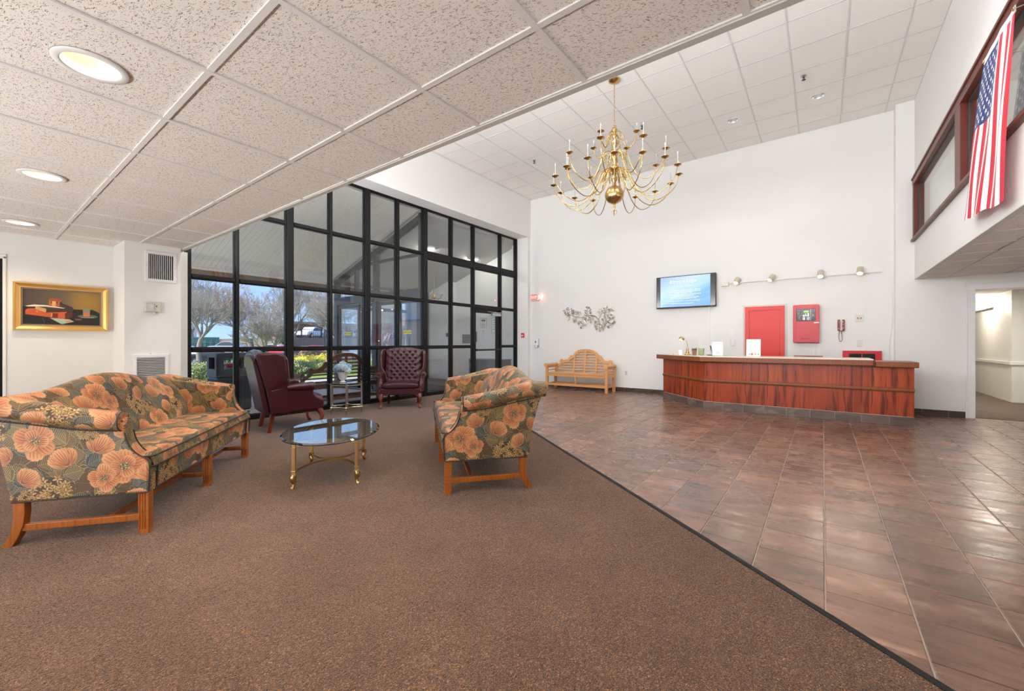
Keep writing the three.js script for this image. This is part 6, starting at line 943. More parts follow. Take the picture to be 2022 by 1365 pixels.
{ // vestibule contents
  const Z = -9.745;
  const s1 = print(200, 260, (c, w, h) => { c.fillStyle = '#b33a3a'; c.fillRect(0, 0, w, h); c.fillStyle = '#f2f0ee'; c.fillRect(8, 8, w - 16, h - 16); c.fillStyle = '#16161a'; c.beginPath(); c.ellipse(68, 68, 34, 34, 0, 0, TAU); c.ellipse(130, 68, 34, 34, 0, 0, TAU); c.fill(); c.fillStyle = '#f2f0ee'; c.fillRect(62, 52, 10, 32); c.fillRect(118, 56, 22, 8); c.fillStyle = '#c03a34'; c.font = 'bold 24px sans-serif'; c.textAlign = 'center'; c.fillText('WARNING', 100, 136); c.fillStyle = '#77777a'; for (let i = 0; i < 6; i++) c.fillRect(24, 156 + i * 15, 152 - (i % 3) * 14, 7); });
  const g1 = new THREE.BoxGeometry(0.25, 0.29, 0.006); tag(obj('wall_sign', g1, mat({ map: s1, roughness: 0.4 })), 'red bordered camera warning sign on the vestibule wall behind the glazed door', 'sign').position.set(-8.40, 1.79, Z);
  const s2 = print(240, 330, (c, w, h) => { c.fillStyle = '#23252a'; c.fillRect(0, 0, w, h); c.fillStyle = '#efefee'; c.fillRect(6, 6, w - 12, h - 12); c.textAlign = 'center'; c.font = 'bold 34px sans-serif'; const rows = [['SMOKING', '#44484e'], ['AND OR', '#44484e'], ['VAPING IS', '#3c4a70'], ['STRICTLY', '#2f62a0'], ['PROHIBITED', '#44484e']]; rows.forEach(([t, col], i) => { c.fillStyle = col; c.fillText(t, w / 2, 64 + i * 50); }); c.fillStyle = '#7a7c80'; c.font = '22px sans-serif'; c.fillText('THANK YOU', w / 2, 306); });
  const g2 = new THREE.BoxGeometry(0.34, 0.46, 0.006); tag(obj('wall_sign', g2, mat({ map: s2, roughness: 0.4 })), 'white lettered notice with black border right of the camera warning sign', 'sign').position.set(-7.9, 1.70, Z);
  const s3 = print(160, 240, (c, w, h) => { c.fillStyle = '#e9e9ec'; c.fillRect(0, 0, w, h); c.fillStyle = '#8e9094'; c.fillRect(40, 46, 80, 10); c.fillStyle = '#c4c6ca'; for (let i = 0; i < 8; i++) c.fillRect(24, 84 + i * 17, 112 - (i % 4) * 16, 5); });
  const g3 = new THREE.BoxGeometry(0.23, 0.33, 0.003); tag(obj('paper_notice', g3, mat({ map: s3, roughness: 0.7 })), 'plain paper notice taped below the camera warning sign', 'notice').position.set(-8.40, 1.44, Z);
  const s4 = print(200, 160, (c, w, h) => { c.fillStyle = '#5b5758'; c.fillRect(0, 0, w, h); c.fillStyle = '#757173'; for (let i = 0; i < 8; i++) c.fillRect(28, 16 + i * 17, 144, 4); });
  const dp = thing('directory_board', 'grey engraved directory plaque on the vestibule wall', 'plaque', [-9.13, 1.295, Z]); obj('plate', new THREE.BoxGeometry(0.33, 0.28, 0.012), mat({ map: s4, roughness: 0.4, metalness: 0.3 }), dp);
  const ic = thing('intercom_post', 'dark wall intercom box beside the grey plaque', 'intercom', [-8.72, 1.36, Z]); obj('box', [B(0.09, 0.32, 0.12, 0, 0, 0.05, 0.01)], mBronze, ic); obj('speaker', [cyl(0.03, 0.03, 0.01, 0, 0, 0, 16).rotateX(PI / 2).translate(0, 0.08, 0.112)], mDark, ic);
  const cb = thing('card_reader', 'small dark card reader on the far vestibule wall', 'card reader', [-9.62, 1.42, -9.385]); obj('body', [B(0.08, 0.12, 0.03, 0, 0, 0.01, 0.008)], mDark, cb);
  const hc = thing('cabinet_heater', 'low dark grey cabinet heater in the vestibule behind the glazed door', 'heater', [-7.92, 0, -9.42]);
  obj('cabinet', [B(1.25, 0.62, 0.46, 0, 0.36, -0.05, 0.01)], mat({ color: [0.14, 0.14, 0.145], roughness: 0.5 }), hc); obj('top', [B(1.28, 0.02, 0.49, 0, 0.68, -0.05, 0.006)], mat({ color: [0.2, 0.2, 0.21], roughness: 0.35 }), hc); obj('kick', [B(1.2, 0.06, 0.4, 0, 0.03, -0.06)], mDark, hc); obj('valve_knob', [B(0.09, 0.12, 0.05, -0.5, 0.5, 0.2, 0.012), cyl(0.02, 0.02, 0.03, -0.47, 0.5, 0.235, 14)], mSteel, hc);
  const mt = tag(obj('door_mat', [BB(-9.2, -7.6, 0.001, 0.012, -7.9, -6.9, 0.004)], mat({ color: [0.05, 0.05, 0.052], roughness: 0.95 })), 'dark grey entrance mat on the vestibule floor', 'mat');
  // small chandelier
  const t = thing('small_chandelier', 'small five-arm brass chandelier hanging in the vestibule', 'chandelier', [-8.65, 2.5, -7.94]);
  obj('body', [lathe([[0, -0.13], [0.02, -0.11], [0.045, -0.08], [0.05, -0.055], [0.03, -0.02], [0.014, 0.02], [0.022, 0.06], [0.012, 0.12], [0.008, 0.2], [0, 0.2]], 24)], mBrassDull, t);
  obj('chain', Array.from({ length: 24 }, (_, i) => { const g = new THREE.TorusGeometry(0.011, 0.003, 5, 10); g.scale(0.8, 1.7, 1); g.rotateY(i % 2 ? PI / 2 : 0); g.translate(0, 0.22 + i * 0.031, 0); return g; }), mBrassDull, t);
  for (let k = 0; k < 5; k++) { const o = obj('arm', [tube(curve([[0.03, -0.06, 0], [0.12, -0.11, 0], [0.23, -0.08, 0], [0.25, 0.0, 0]], 18), 0.007, 8), lathe([[0, 0], [0.035, 0.012], [0.012, 0.02], [0, 0.02]], 16).translate(0.25, 0, 0)], mBrassDull, t); o.rotation.y = k / 5 * TAU + 0.3; obj('candle', [cyl(0.009, 0.009, 0.085, 0.25, 0.06, 0, 12)], mWhite, o); }
}
{ // canopy: ribbed soffit boards running outwards, edge beam
  const c = struct('canopy'), X0 = XW - 0.13, X1 = -10.72;
  for (let z = -6.0, i = 0; z < 3.2; z += 0.102, i++) { const o = obj('soffit_board', [extr([[X0, soffY(X0) + 0.005], [X1, soffY(X1) + 0.005], [X1, soffY(X1) + 0.03], [X0, soffY(X0) + 0.03]], 0.0975, 0.002, 1)], mSoffit, c); o.position.z = z; }
  obj('soffit_backing', [extr([[X0, soffY(X0) + 0.02], [X1, soffY(X1) + 0.02], [X1, soffY(X1) + 0.14], [X0, soffY(X0) + 0.14]], 13.4, 0).translate(0, 0, -10.1)], mat({ color: [0.42, 0.38, 0.33], roughness: 0.9 }), c);
  obj('edge_beam', [BB(X1, X1 - 0.14, soffY(X1) - 0.13, soffY(X1) + 0.3, 3.2, -10.1)], mat({ map: dtex(256, 256, [0.3, 0.3], (u, v) => { const k = 0.75 + 0.5 * fbm(u * 30, v * 30, 30, 30, 8, 3); return [120 * k, 98 * k, 74 * k]; }), roughness: 0.95 }), c);
  obj('edge_trim', [BB(X1 + 0.04, X1 - 0.01, soffY(X1) - 0.03, soffY(X1) + 0.03, 3.2, -10.1)], mSoffit, c);
}

// ------------------------------------------------------------------ grounds
const mGrass = mat({ map: dtex(512, 512, [3, 3], (u, v) => { const k = fbm(u * 60, v * 60, 60, 60, 13, 4); return [96 + 60 * k, 118 + 55 * k, 52 + 30 * k]; }), roughness: 1 });
const mAsphalt = mat({ map: dtex(512, 512, [4, 4], (u, v) => { const k = 0.85 + 0.3 * fbm(u * 60, v * 60, 60, 60, 17, 4); return [118 * k, 118 * k, 120 * k]; }), roughness: 0.95 });
struct('ground_1', [BB(XW - 0.115, -13.2, -0.3, -0.03, -22, 4)], mConcrete);
const strip = (pts, z0, z1) => extr([...pts, [pts[pts.length - 1][0], -3], [pts[0][0], -3]], z1 - z0, 0).translate(0, 0, z0);
struct('ground_2', [strip([[-13.2, -0.04], [-20, -0.14], [-30, -0.22], [-33, -0.42]], -70, 12)], mGrass);
struct('ground_3', [strip([[-33, -0.5], [-37, -0.6], [-46, -0.52], [-52, -0.1], [-66, 0.15], [-170, 0.2]], -120, 30)], mAsphalt);
struct('ground_4', [strip([[-49.3, 1.72], [-170, 1.74]], -120, -22.3)], mAsphalt);
struct('ground_5', [strip([[-20.5, -0.12], [-22.2, -0.135]], -34, 8), strip([[-32.8, -0.3], [-33.1, -0.3]], -60, 12)], mConcrete);
{ // retaining wall with a dark fence on top
  const r = rng(12), w = struct('retaining_wall'), cols = [[0.24, 0.19, 0.15], [0.28, 0.23, 0.19], [0.2, 0.16, 0.14]].map((c) => mat({ color: c, roughness: 0.95 }));
  const X = -49; obj('backing', [BB(X - 0.2, X - 0.5, -1, 1.7, -75, -22.2), BB(X - 0.2, X - 20, -1, 1.7, -22.2, -22.4)], cols[2], w);
  const g = [[], [], []]; for (let row = 0; row < 8; row++) for (let z = -75 + (row % 2) * 0.5; z < -23; z += 1.0) g[Math.floor(r() * 3)].push(BB(X, X - 0.3, -0.4 + row * 0.27 + 0.01, -0.4 + row * 0.27 + 0.26, z + 0.01, z + 0.99));
  g.forEach((q) => { obj('block_course', q, cols[0], w).userData.kind = 'stuff'; });
  const fence = (x, y, z0, z1, label) => {
    const f = thing('iron_fence', label, 'fence'); for (let z = z0; z < z1; z += 2.4) obj('post', [BB(x - 0.05, x + 0.05, y, y + 1.25, z - 0.05, z + 0.05)], mDark, f);
    for (const q of [0.2, 1.05]) obj('rail', [BB(x - 0.02, x + 0.02, y + q, y + q + 0.05, z0, z1)], mDark, f);
    const pk = []; for (let z = z0 + 0.2; z < z1; z += 0.26) pk.push(BB(x - 0.011, x + 0.011, y + 0.1, y + 1.15, z - 0.011, z + 0.011)); obj('picket', pk, mDark, f).userData.kind = 'stuff';
  };
  fence(X - 0.4, 1.68, -70, -23, 'dark iron fence along the top of the retaining wall'); fence(-58.5, 0, -22, -8, 'dark iron fence at the far side of the car park on the left');
}
{ // brick buildings far behind
  const mBrick = mat({ map: dtex(256, 256, [1.2, 1.2], (u, v) => { const row = Math.floor(v * 16), a = (v * 16) % 1, b = (u * 6 + (row % 2) * 0.5) % 1; if (a < 0.14 || b < 0.05) return [150, 138, 128]; const k = 0.8 + 0.4 * hash(Math.floor(u * 6 + (row % 2) * 0.5) % 6, row, 9); return [128 * k, 74 * k, 60 * k]; }), roughness: 0.95 });
  const mWinD = mat({ color: [0.12, 0.15, 0.18], roughness: 0.15 }), mWinW = mat({ color: [0.75, 0.75, 0.73], roughness: 0.5 });
  const bld = (x, z0, z1, y0, y1, label, roof, rows) => {
    const t = thing('brick_building', label, 'building'); obj('wall', [BB(x, x - 14, y0, y1, z0, z1)], mBrick, t); obj('roof', [BB(x + 0.4, x - 14.4, y1, y1 + 0.5, z0 - 0.4, z1 + 0.4)], roof, t);
    for (const y of rows) for (let z = z0 + 2; z < z1 - 2.4; z += 3.6) { const w = obj('window', [BB(x + 0.08, x - 0.1, y, y + 1.7, z, z + 1.5)], mWinW, t); obj('pane', [BB(x + 0.11, x, y + 0.1, y + 0.8, z + 0.1, z + 1.4), BB(x + 0.11, x, y + 0.88, y + 1.6, z + 0.1, z + 1.4)], mWinD, w); }
  };
  bld(-86, -72, -40, 0, 5.0, 'long low red brick building with white windows behind the trees', mat({ color: [0.3, 0.24, 0.2], roughness: 0.9 }), [2.4]);
  bld(-80, -125, -74, 0, 9.0, 'taller red brick building seen through the vestibule glass', mat({ color: [0.28, 0.26, 0.25], roughness: 0.9 }), [2.6, 5.8]);
  const wb = thing('white_shed', 'low white building behind the bare trees on the left', 'building'); obj('wall', [BB(-84, -94, 0, 4.4, -24, -4)], mWinW, wb); obj('roof', [extr([[-83.5, 4.4], [-94.5, 4.4], [-89, 6.6]], 21, 0).translate(0, 0, -24.5)], mat({ color: [0.35, 0.35, 0.36], roughness: 0.9 }), wb); for (let z = -22; z < -6; z += 4) obj('door', [BB(-83.95, -84.1, 0.2, 3, z, z + 2.2)], mat({ color: [0.55, 0.57, 0.6], roughness: 0.6 }), wb);
}

// bare trees
const mBark = mat({ color: [0.29, 0.265, 0.235], roughness: 0.95 }), mTwig = mat({ color: [0.36, 0.325, 0.29], roughness: 0.95 }), mMoss = mat({ color: [0.30, 0.305, 0.235], roughness: 0.95 });
function tree(x, y, z, h, spread, seed, label, opt = {}) {
  const r = rng(seed), t = thing('bare_tree', label, 'tree', [x, y, z], 0, 'bare trees along the car park'), big = [], small = [];
  const P = { pos: [], nor: [] };
  const add = (list, pts, r0, r1, rad) => list.push(tube(pts, [r0, r1], rad));
  function grow(p, d, len, rad, lev) {
    const n = lev < 2 ? 5 : 3, pts = [p.clone()]; let q = p.clone(), dd = d.clone(); const up = opt.up ?? 0.05;
    for (let i = 0; i < n; i++) { dd.add(V((r() - 0.5) * 0.36, (r() - 0.42) * 0.2 + up, (r() - 0.5) * 0.36)).normalize(); q = q.clone().addScaledVector(dd, len / n); pts.push(q); }
    const end = rad * 0.66; add(lev < 3 ? big : small, pts, rad, Math.max(end, 0.004), lev < 2 ? 8 : lev < 4 ? 5 : 3);
    if (lev >= (opt.depth ?? 6) || len < 0.1) return;
    const kids = lev === 0 ? (opt.trunks ?? 5) : lev < 2 ? 4 : lev < 4 ? 3 : 2 + (r() < 0.6 ? 1 : 0);
    for (let k = 0; k < kids; k++) {
      const a = k / kids * TAU + r() * 1.5, tilt = (lev === 0 ? 0.4 + r() * 0.55 : 0.4 + r() * 0.5) * (opt.wide ?? 1), u = Math.abs(dd.y) < 0.9 ? V(0, 1, 0) : V(1, 0, 0), s = dd.clone().cross(u).normalize(), w = s.clone().cross(dd);
      const nd = dd.clone().multiplyScalar(Math.cos(tilt)).addScaledVector(s, Math.sin(tilt) * Math.cos(a)).addScaledVector(w, Math.sin(tilt) * Math.sin(a)).normalize(); if (nd.y < 0) nd.y = Math.abs(nd.y) * 0.3;
      const from = pts[lev === 0 ? n : Math.max(1, n - Math.floor(r() * 3))]; grow(from, nd, len * (0.56 + r() * 0.2) * (lev === 0 ? spread * 1.25 : 1), Math.max(opt.min ?? 0.0085, end * (0.5 + r() * 0.25)), lev + 1);
    }
    if (lev < 5 && lev > 0) grow(q, dd, len * 0.75, Math.max(opt.min ?? 0.0085, end), lev + 1);
  }
  grow(V(0, -0.3, 0), V((opt.lean ?? 0), 1, (opt.leanZ ?? 0)).normalize(), h * (opt.trunk ?? 0.28), opt.rad ?? h * 0.022, 0);
  obj('trunk', big, opt.moss ? mMoss : mBark, t); obj('twigs', small, mTwig, t).userData.kind = 'stuff'; return t;
}
tree(-34.9, -0.3, -10.1, 7.6, 1.0, 21, 'tall bare tree at the left edge of the window', { trunk: 0.27, rad: 0.2, trunks: 7, wide: 0.95, up: 0.03, depth: 6 });
tree(-27.8, -0.2, -11.7, 5.4, 1.1, 35, 'mossy spreading bare tree behind the turned wing chair', { trunk: 0.2, rad: 0.15, trunks: 6, wide: 1.2, moss: true, depth: 6 });
tree(-32.6, -0.3, -15.4, 7.4, 1.0, 52, 'bare upright tree just right of the thick black mullion', { trunk: 0.26, rad: 0.17, trunks: 5, wide: 0.8, up: 0.05, depth: 6 });
tree(-27.4, -0.2, -16.4, 5.8, 1.1, 64, 'bare arching tree beside the vestibule post', { trunk: 0.3, rad: 0.14, trunks: 5, wide: 1.15, depth: 6 });
tree(-57.4, 0.0, -22.0, 10.5, 1.0, 43, 'far bare tree with a thick trunk seen in the second window bay', { trunk: 0.24, rad: 0.34, trunks: 5, wide: 0.9, up: 0.02, depth: 6, min: 0.02 });
tree(-55.5, 1.7, -30.5, 9, 1.1, 83, 'distant bare tree on the upper level in front of the brick building', { trunk: 0.25, rad: 0.25, depth: 5, min: 0.022 });
tree(-72.9, 0.15, -20.3, 11, 1.1, 95, 'distant bare tree beyond the teal container', { trunk: 0.25, rad: 0.3, depth: 5, min: 0.028 });
tree(-31.0, -0.2, -22.0, 6.4, 1.1, 103, 'bare tree seen through the first sliding door leaf', { trunk: 0.26, rad: 0.17, depth: 6 });
tree(-36.5, -0.5, -27.5, 7.5, 1.1, 117, 'bare tree seen through the last sliding door leaf', { trunk: 0.26, rad: 0.2, depth: 6 });
tree(-60, 1.7, -44, 10, 1.1, 121, 'distant bare tree in front of the taller brick building', { trunk: 0.25, rad: 0.3, depth: 5, min: 0.025 });

// shrubs made of many small leaves
const leafGeo = (() => { const g = new THREE.CircleGeometry(0.03, 5); g.scale(0.55, 1, 1); return g; })();
function shrub(x, y, z, rx, ry, rz, n, colors, seed, label, category = 'shrub', leafScale = 1, group) {
  const r = rng(seed), t = thing('shrub', label, category, [x, y, z], 0, group), im = new THREE.InstancedMesh(leafGeo, mat({ color: [1, 1, 1], roughness: 0.8 }), n), m = new THREE.Matrix4(), c = new THREE.Color();
  for (let i = 0; i < n; i++) {
    const a = r() * TAU, cy = r(), rad = Math.sqrt(1 - (cy * 2 - 1) ** 2), d = 0.72 + 0.28 * Math.sqrt(r()), bump = 1 + 0.16 * Math.sin(a * 5 + cy * 7) + 0.1 * Math.sin(a * 9 + 2);
    const s = (0.8 + r() * 0.9) * leafScale; m.compose(V(Math.cos(a) * rad * rx * d * bump, ry * (0.02 + cy) * d * bump, Math.sin(a) * rad * rz * d * bump), new THREE.Quaternion().setFromEuler(new THREE.Euler((r() - 0.5) * 2.4, a, (r() - 0.5) * 2.4)), V(s, s, s)); im.setMatrixAt(i, m);
    const k = colors[Math.floor(r() * colors.length)]; im.setColorAt(i, c.setRGB(k[0], k[1], k[2]));
  }
  im.name = 'foliage'; im.castShadow = im.receiveShadow = true; im.userData.kind = 'stuff'; t.add(im);
  const st = []; for (let i = 0; i < 14; i++) { const a = r() * TAU, q = r() * 0.8; st.push(tube([[0, -0.05, 0], [Math.cos(a) * rx * q * 0.5, ry * 0.5, Math.sin(a) * rz * q * 0.5], [Math.cos(a) * rx * q, ry * (0.75 + 0.2 * r()), Math.sin(a) * rz * q]], [0.012, 0.004], 5)); } obj('stems', st, mBark, t); return t;
}
const gr = [[0.22, 0.30, 0.11], [0.32, 0.38, 0.17], [0.16, 0.22, 0.08], [0.40, 0.42, 0.24]], yl = [[0.80, 0.62, 0.05], [0.70, 0.58, 0.06], [0.62, 0.62, 0.10], [0.85, 0.70, 0.12]], br = [[0.34, 0.20, 0.16], [0.42, 0.28, 0.22], [0.26, 0.17, 0.14]];
shrub(-17.4, -0.15, -5.07, 1.0, 0.62, 1.2, 5200, gr, 1, 'low spreading evergreen shrub at the left end of the window', 'shrub', 1);
shrub(-18.1, -0.15, -6.3, 0.9, 0.5, 1.1, 4200, gr, 2, 'low evergreen shrub behind the trash can', 'shrub', 1);
shrub(-21.2, -0.15, -10.4, 0.9, 0.62, 0.95, 5200, yl, 3, 'rounded yellow shrub left of the outdoor bench crest', 'shrub', 0.9);
shrub(-22.0, -0.15, -11.8, 0.9, 0.6, 1.0, 5200, yl, 4, 'rounded yellow shrub behind the outdoor bench crest', 'shrub', 0.9);
shrub(-17.2, -0.12, -8.1, 0.8, 0.5, 0.9, 4600, gr, 5, 'green shrub under the yellow shrubs, left part', 'shrub', 1);
shrub(-17.1, -0.12, -9.5, 0.8, 0.52, 0.9, 4600, gr, 6, 'green shrub behind the middle of the outdoor bench', 'shrub', 1);
shrub(-16.4, -0.12, -11.4, 0.9, 0.62, 1.1, 5200, gr, 7, 'green shrub near the vestibule doors', 'shrub', 1);
shrub(-27.0, -0.2, -13.6, 0.9, 0.95, 1.0, 5200, br, 8, 'reddish brown twiggy shrub above the yellow shrubs', 'shrub', 0.9);
shrub(-27.3, -0.2, -15.2, 0.9, 0.9, 1.0, 5200, br, 9, 'reddish brown twiggy shrub behind the bench crest', 'shrub', 0.9);
shrub(-15.8, -0.12, -14.0, 1.0, 0.9, 1.4, 5200, gr, 10, 'green shrub seen through the vestibule glass', 'shrub', 1);

// cars
function car(x, y, z, turn, paint, label, opt = {}) {
  const t = thing('car', label, 'car', [x, y, z], turn), mP = pmat({ color: paint, roughness: 0.25, metalness: 0.2, clearcoat: 0.8, clearcoatRoughness: 0.08 }), l = opt.len ?? 4.6, k = l / 4.6;
  const body = [[-2.28, 0.42], [-2.3, 0.62], [-2.2, 0.78], [-1.5, 0.88], [-0.9, 0.93], [1.2, 0.95], [1.9, 0.93], [2.25, 0.85], [2.3, 0.6], [2.26, 0.4], [1.85, 0.33], [1.75, 0.5], [1.55, 0.62], [1.3, 0.62], [1.1, 0.5], [1.0, 0.3], [-0.95, 0.3], [-1.05, 0.5], [-1.25, 0.62], [-1.5, 0.62], [-1.7, 0.5], [-1.8, 0.33]].map(([a, b]) => [a * k, b]);
  obj('body', [extr(body, 1.72, 0.09, 3).translate(0, 0, -0.86)], mP, t);
  const cab = [[-0.95, 0.9], [-0.3, 1.38], [0.25, 1.44], [0.85, 1.38], [1.6, 0.94]].map(([a, b]) => [a * k, b]), win2 = [[-0.78, 0.95], [-0.25, 1.33], [0.28, 1.375], [0.78, 1.33], [1.36, 0.97]].map(([a, b]) => [a * k, b]);
  obj('roof', [extr(cab, 1.42, 0.1, 3).translate(0, 0, -0.71)], opt.roof ?? mP, t);
  obj('windows', [extr(win2, 1.46, 0.02, 1).translate(0, 0, -0.73)], opt.glass ?? mat({ color: [0.05, 0.06, 0.07], roughness: 0.08 }), t);
  for (const px of [-1.375, 1.425]) for (const s of [-1, 1]) { const w = obj('wheel', [lathe([[0.2, -0.1], [0.3, -0.105], [0.33, -0.07], [0.33, 0.07], [0.3, 0.105], [0.2, 0.1]], 24).rotateX(PI / 2).translate(px * k, 0.33, s * 0.78)], mDark, t); obj('hubcap', [cyl(0.21, 0.21, 0.2, 0, 0, 0, 18).rotateX(PI / 2).translate(px * k, 0.33, s * 0.79)], mSteel, w); }
  obj('tail_light', [-1, 1].map((s) => B(0.06, 0.13, 0.4, 2.29 * k, 0.72, s * 0.6, 0.02)), mRedPanel, t); obj('head_light', [-1, 1].map((s) => B(0.1, 0.12, 0.36, -2.24 * k, 0.68, s * 0.6, 0.03)), mWhiteGloss, t); obj('bumper', [B(0.12, 0.16, 1.6, 2.28 * k, 0.45, 0, 0.04), B(0.12, 0.16, 1.6, -2.28 * k, 0.45, 0, 0.04)], mP, t); return t;
}
const tan = mat({ color: [0.52, 0.40, 0.30], roughness: 0.9 });
const facing = Math.atan2(-0.6, -0.8);
car(-35.9, -0.6, -11.9, facing, [0.01, 0.01, 0.012], 'black car with a tan soft top parked behind the tall tree', { roof: tan });
car(-46.5, -0.53, -12.4, facing, [0.75, 0.76, 0.77], 'white car at the left window edge behind the black car');
car(-53.4, -0.1, -18.6, facing, [0.32, 0.36, 0.42], 'silver grey car above the trash can');
car(-56.0, -0.05, -13.6, facing, [0.03, 0.05, 0.10], 'dark blue car parked behind the white one');
car(-48.3, -0.4, -21.2, facing, [0.7, 0.71, 0.72], 'white car just left of the red cars');
car(-40.6, -0.55, -18.7, facing, [0.55, 0.02, 0.03], 'bright red car behind the turned wing chair');
car(-43.6, -0.53, -23.4, facing, [0.4, 0.02, 0.04], 'dark red car behind the bright red one');
car(-36.0, -0.58, -21.4, 0.5, [0.35, 0.45, 0.55], 'pale blue car behind the bench crest');
car(-35.0, -0.55, -17.1, 0.6, [0.12, 0.15, 0.18], 'dark grey car nearer behind the bench crest');
car(-51.6, 1.73, -26.6, 2.2, [0.8, 0.8, 0.8], 'white car on the upper level behind the iron fence');
car(-53.5, 1.73, -36.4, PI / 2, [0.5, 0.5, 0.52], 'grey car on the upper level seen through the vestibule');
{ const t = thing('truck', 'red and grey lorry at the far left beyond the car park', 'truck', [-68, 0.15, -13.4], PI / 2 - 0.3); obj('cab', [B(2, 2.2, 2.2, -3.2, 1.5, 0, 0.2)], mRedPanel, t); obj('cargo_box', [B(4.8, 1.9, 2.4, 0.6, 1.75, 0, 0.05)], mat({ color: [0.25, 0.25, 0.27], roughness: 0.6 }), t); for (let i = 0; i < 6; i++) obj('tail_light', [B(0.5, 0.2, 0.06, -1.2 + i * 0.8, 1.0, 1.22)], mRedPanel, t); for (const x of [-3, -0.5, 1.8]) for (const s of [-1, 1]) obj('wheel', [cyl(0.5, 0.5, 0.3, 0, 0, 0, 20).rotateX(PI / 2).translate(x, 0.5, s * 1.1)], mDark, t); }
{ const t = thing('waste_container', 'teal waste container beyond the tall tree', 'container', [-65.4, 0.12, -19.6], -0.3); const m = mat({ color: [0.03, 0.22, 0.22], roughness: 0.6 }); obj('bin', [BB(-1.0, 1.0, 0, 1.7, -1.5, 1.5, 0.05)], m, t); for (let i = 0; i < 5; i++) obj('rib', [BB(1.0, 1.08, 0.1, 1.65, -1.4 + i * 0.66, -1.3 + i * 0.66)], m, t); obj('rim', [BB(-1.05, 1.1, 1.65, 1.78, -1.55, 1.55, 0.02)], m, t); }
{ const t = thing('blue_container', 'bright blue covered skip behind the iron fence', 'container', [-55.2, 1.73, -25.2], 0.3); const m = mat({ color: [0.01, 0.16, 0.62], roughness: 0.5 }); obj('tank', [BB(-0.7, 0.7, 0, 1.1, -0.8, 0.8, 0.1)], m, t); obj('lid', [BB(-0.75, 0.75, 1.0, 1.15, -0.85, 0.85, 0.07)], m, t); }
{ const t = thing('lamp_post', 'slim dark lamp post with a flat lantern in the car park', 'lamp post', [-30.75, -0.3, -16.95]); obj('pole', [tube([[0, 0, 0], [0, 2.9, 0]], [0.05, 0.035], 10)], mDark, t); obj('lantern', [lathe([[0.04, 2.9], [0.1, 2.94], [0.1, 3.1], [0.22, 3.14], [0.2, 3.18], [0.05, 3.28], [0, 3.3]], 16)], mDark, t); obj('base', [lathe([[0.12, 0], [0.12, 0.3], [0.06, 0.5], [0.05, 0.5]], 14)], mDark, t); }
{ // trash can
  const t = thing('trash_can', 'dark plastic outdoor trash can with a wide opening, outside the left window', 'trash can', [-8.55, -0.03, -2.94], -0.05); const m = mat({ color: [0.045, 0.055, 0.072], roughness: 0.5 }), w = 0.56;
  obj('bin_body', [BB(-w / 2 + 0.01, w / 2 - 0.01, 0, 0.62, -w / 2 + 0.01, w / 2 - 0.01, 0.05)], m, t); obj('flute', Array.from({ length: 9 }, (_, i) => [BB(w / 2 - 0.014, w / 2 + 0.004, 0.06, 0.56, -0.21 + i * 0.0525 - 0.012, -0.21 + i * 0.0525 + 0.012, 0.006), BB(-0.21 + i * 0.0525 - 0.012, -0.21 + i * 0.0525 + 0.012, 0.06, 0.56, w / 2 - 0.014, w / 2 + 0.004, 0.006)]).flat(), m, t);
  const hood = new THREE.Shape(); hood.moveTo(-w / 2, 0); hood.lineTo(w / 2, 0); hood.lineTo(w / 2, 0.36); hood.quadraticCurveTo(w / 2, 0.42, w / 2 - 0.07, 0.42); hood.lineTo(-w / 2 + 0.07, 0.42); hood.quadraticCurveTo(-w / 2, 0.42, -w / 2, 0.36); hood.closePath(); const hl = new THREE.Path(); hl.moveTo(-0.17, 0.14); hl.lineTo(-0.17, 0.34); hl.lineTo(0.17, 0.34); hl.lineTo(0.17, 0.14); hl.closePath(); hood.holes.push(hl);
  const face = (ry) => { const g = extr(hood, 0.05, 0.008, 2); g.translate(0, 0.6, w / 2 - 0.05); g.rotateY(ry); return g; }; obj('hood', [face(0), face(PI / 2), face(PI), face(-PI / 2), BB(-w / 2 + 0.03, w / 2 - 0.03, 0.98, 1.018, -w / 2 + 0.03, w / 2 - 0.03, 0.015), BB(-w / 2 - 0.008, w / 2 + 0.008, 0.60, 0.64, -w / 2 - 0.008, w / 2 + 0.008, 0.012)], m, t);
  obj('trash_bag', [loft((u, v) => { const a = u * TAU, r = (0.2 + 0.03 * Math.sin(a * 7 + v * 4)) * (1 - v * 0.55); return V(Math.cos(a) * r, 0.62 + v * 0.2, Math.sin(a) * r); }, 40, 8)], mat({ color: [0.42, 0.34, 0.3], roughness: 0.6 }), t); obj('red_wrapper', [B(0.12, 0.06, 0.1, 0.08, 0.8, 0.03, 0.02)], mRedPanel, t);
}

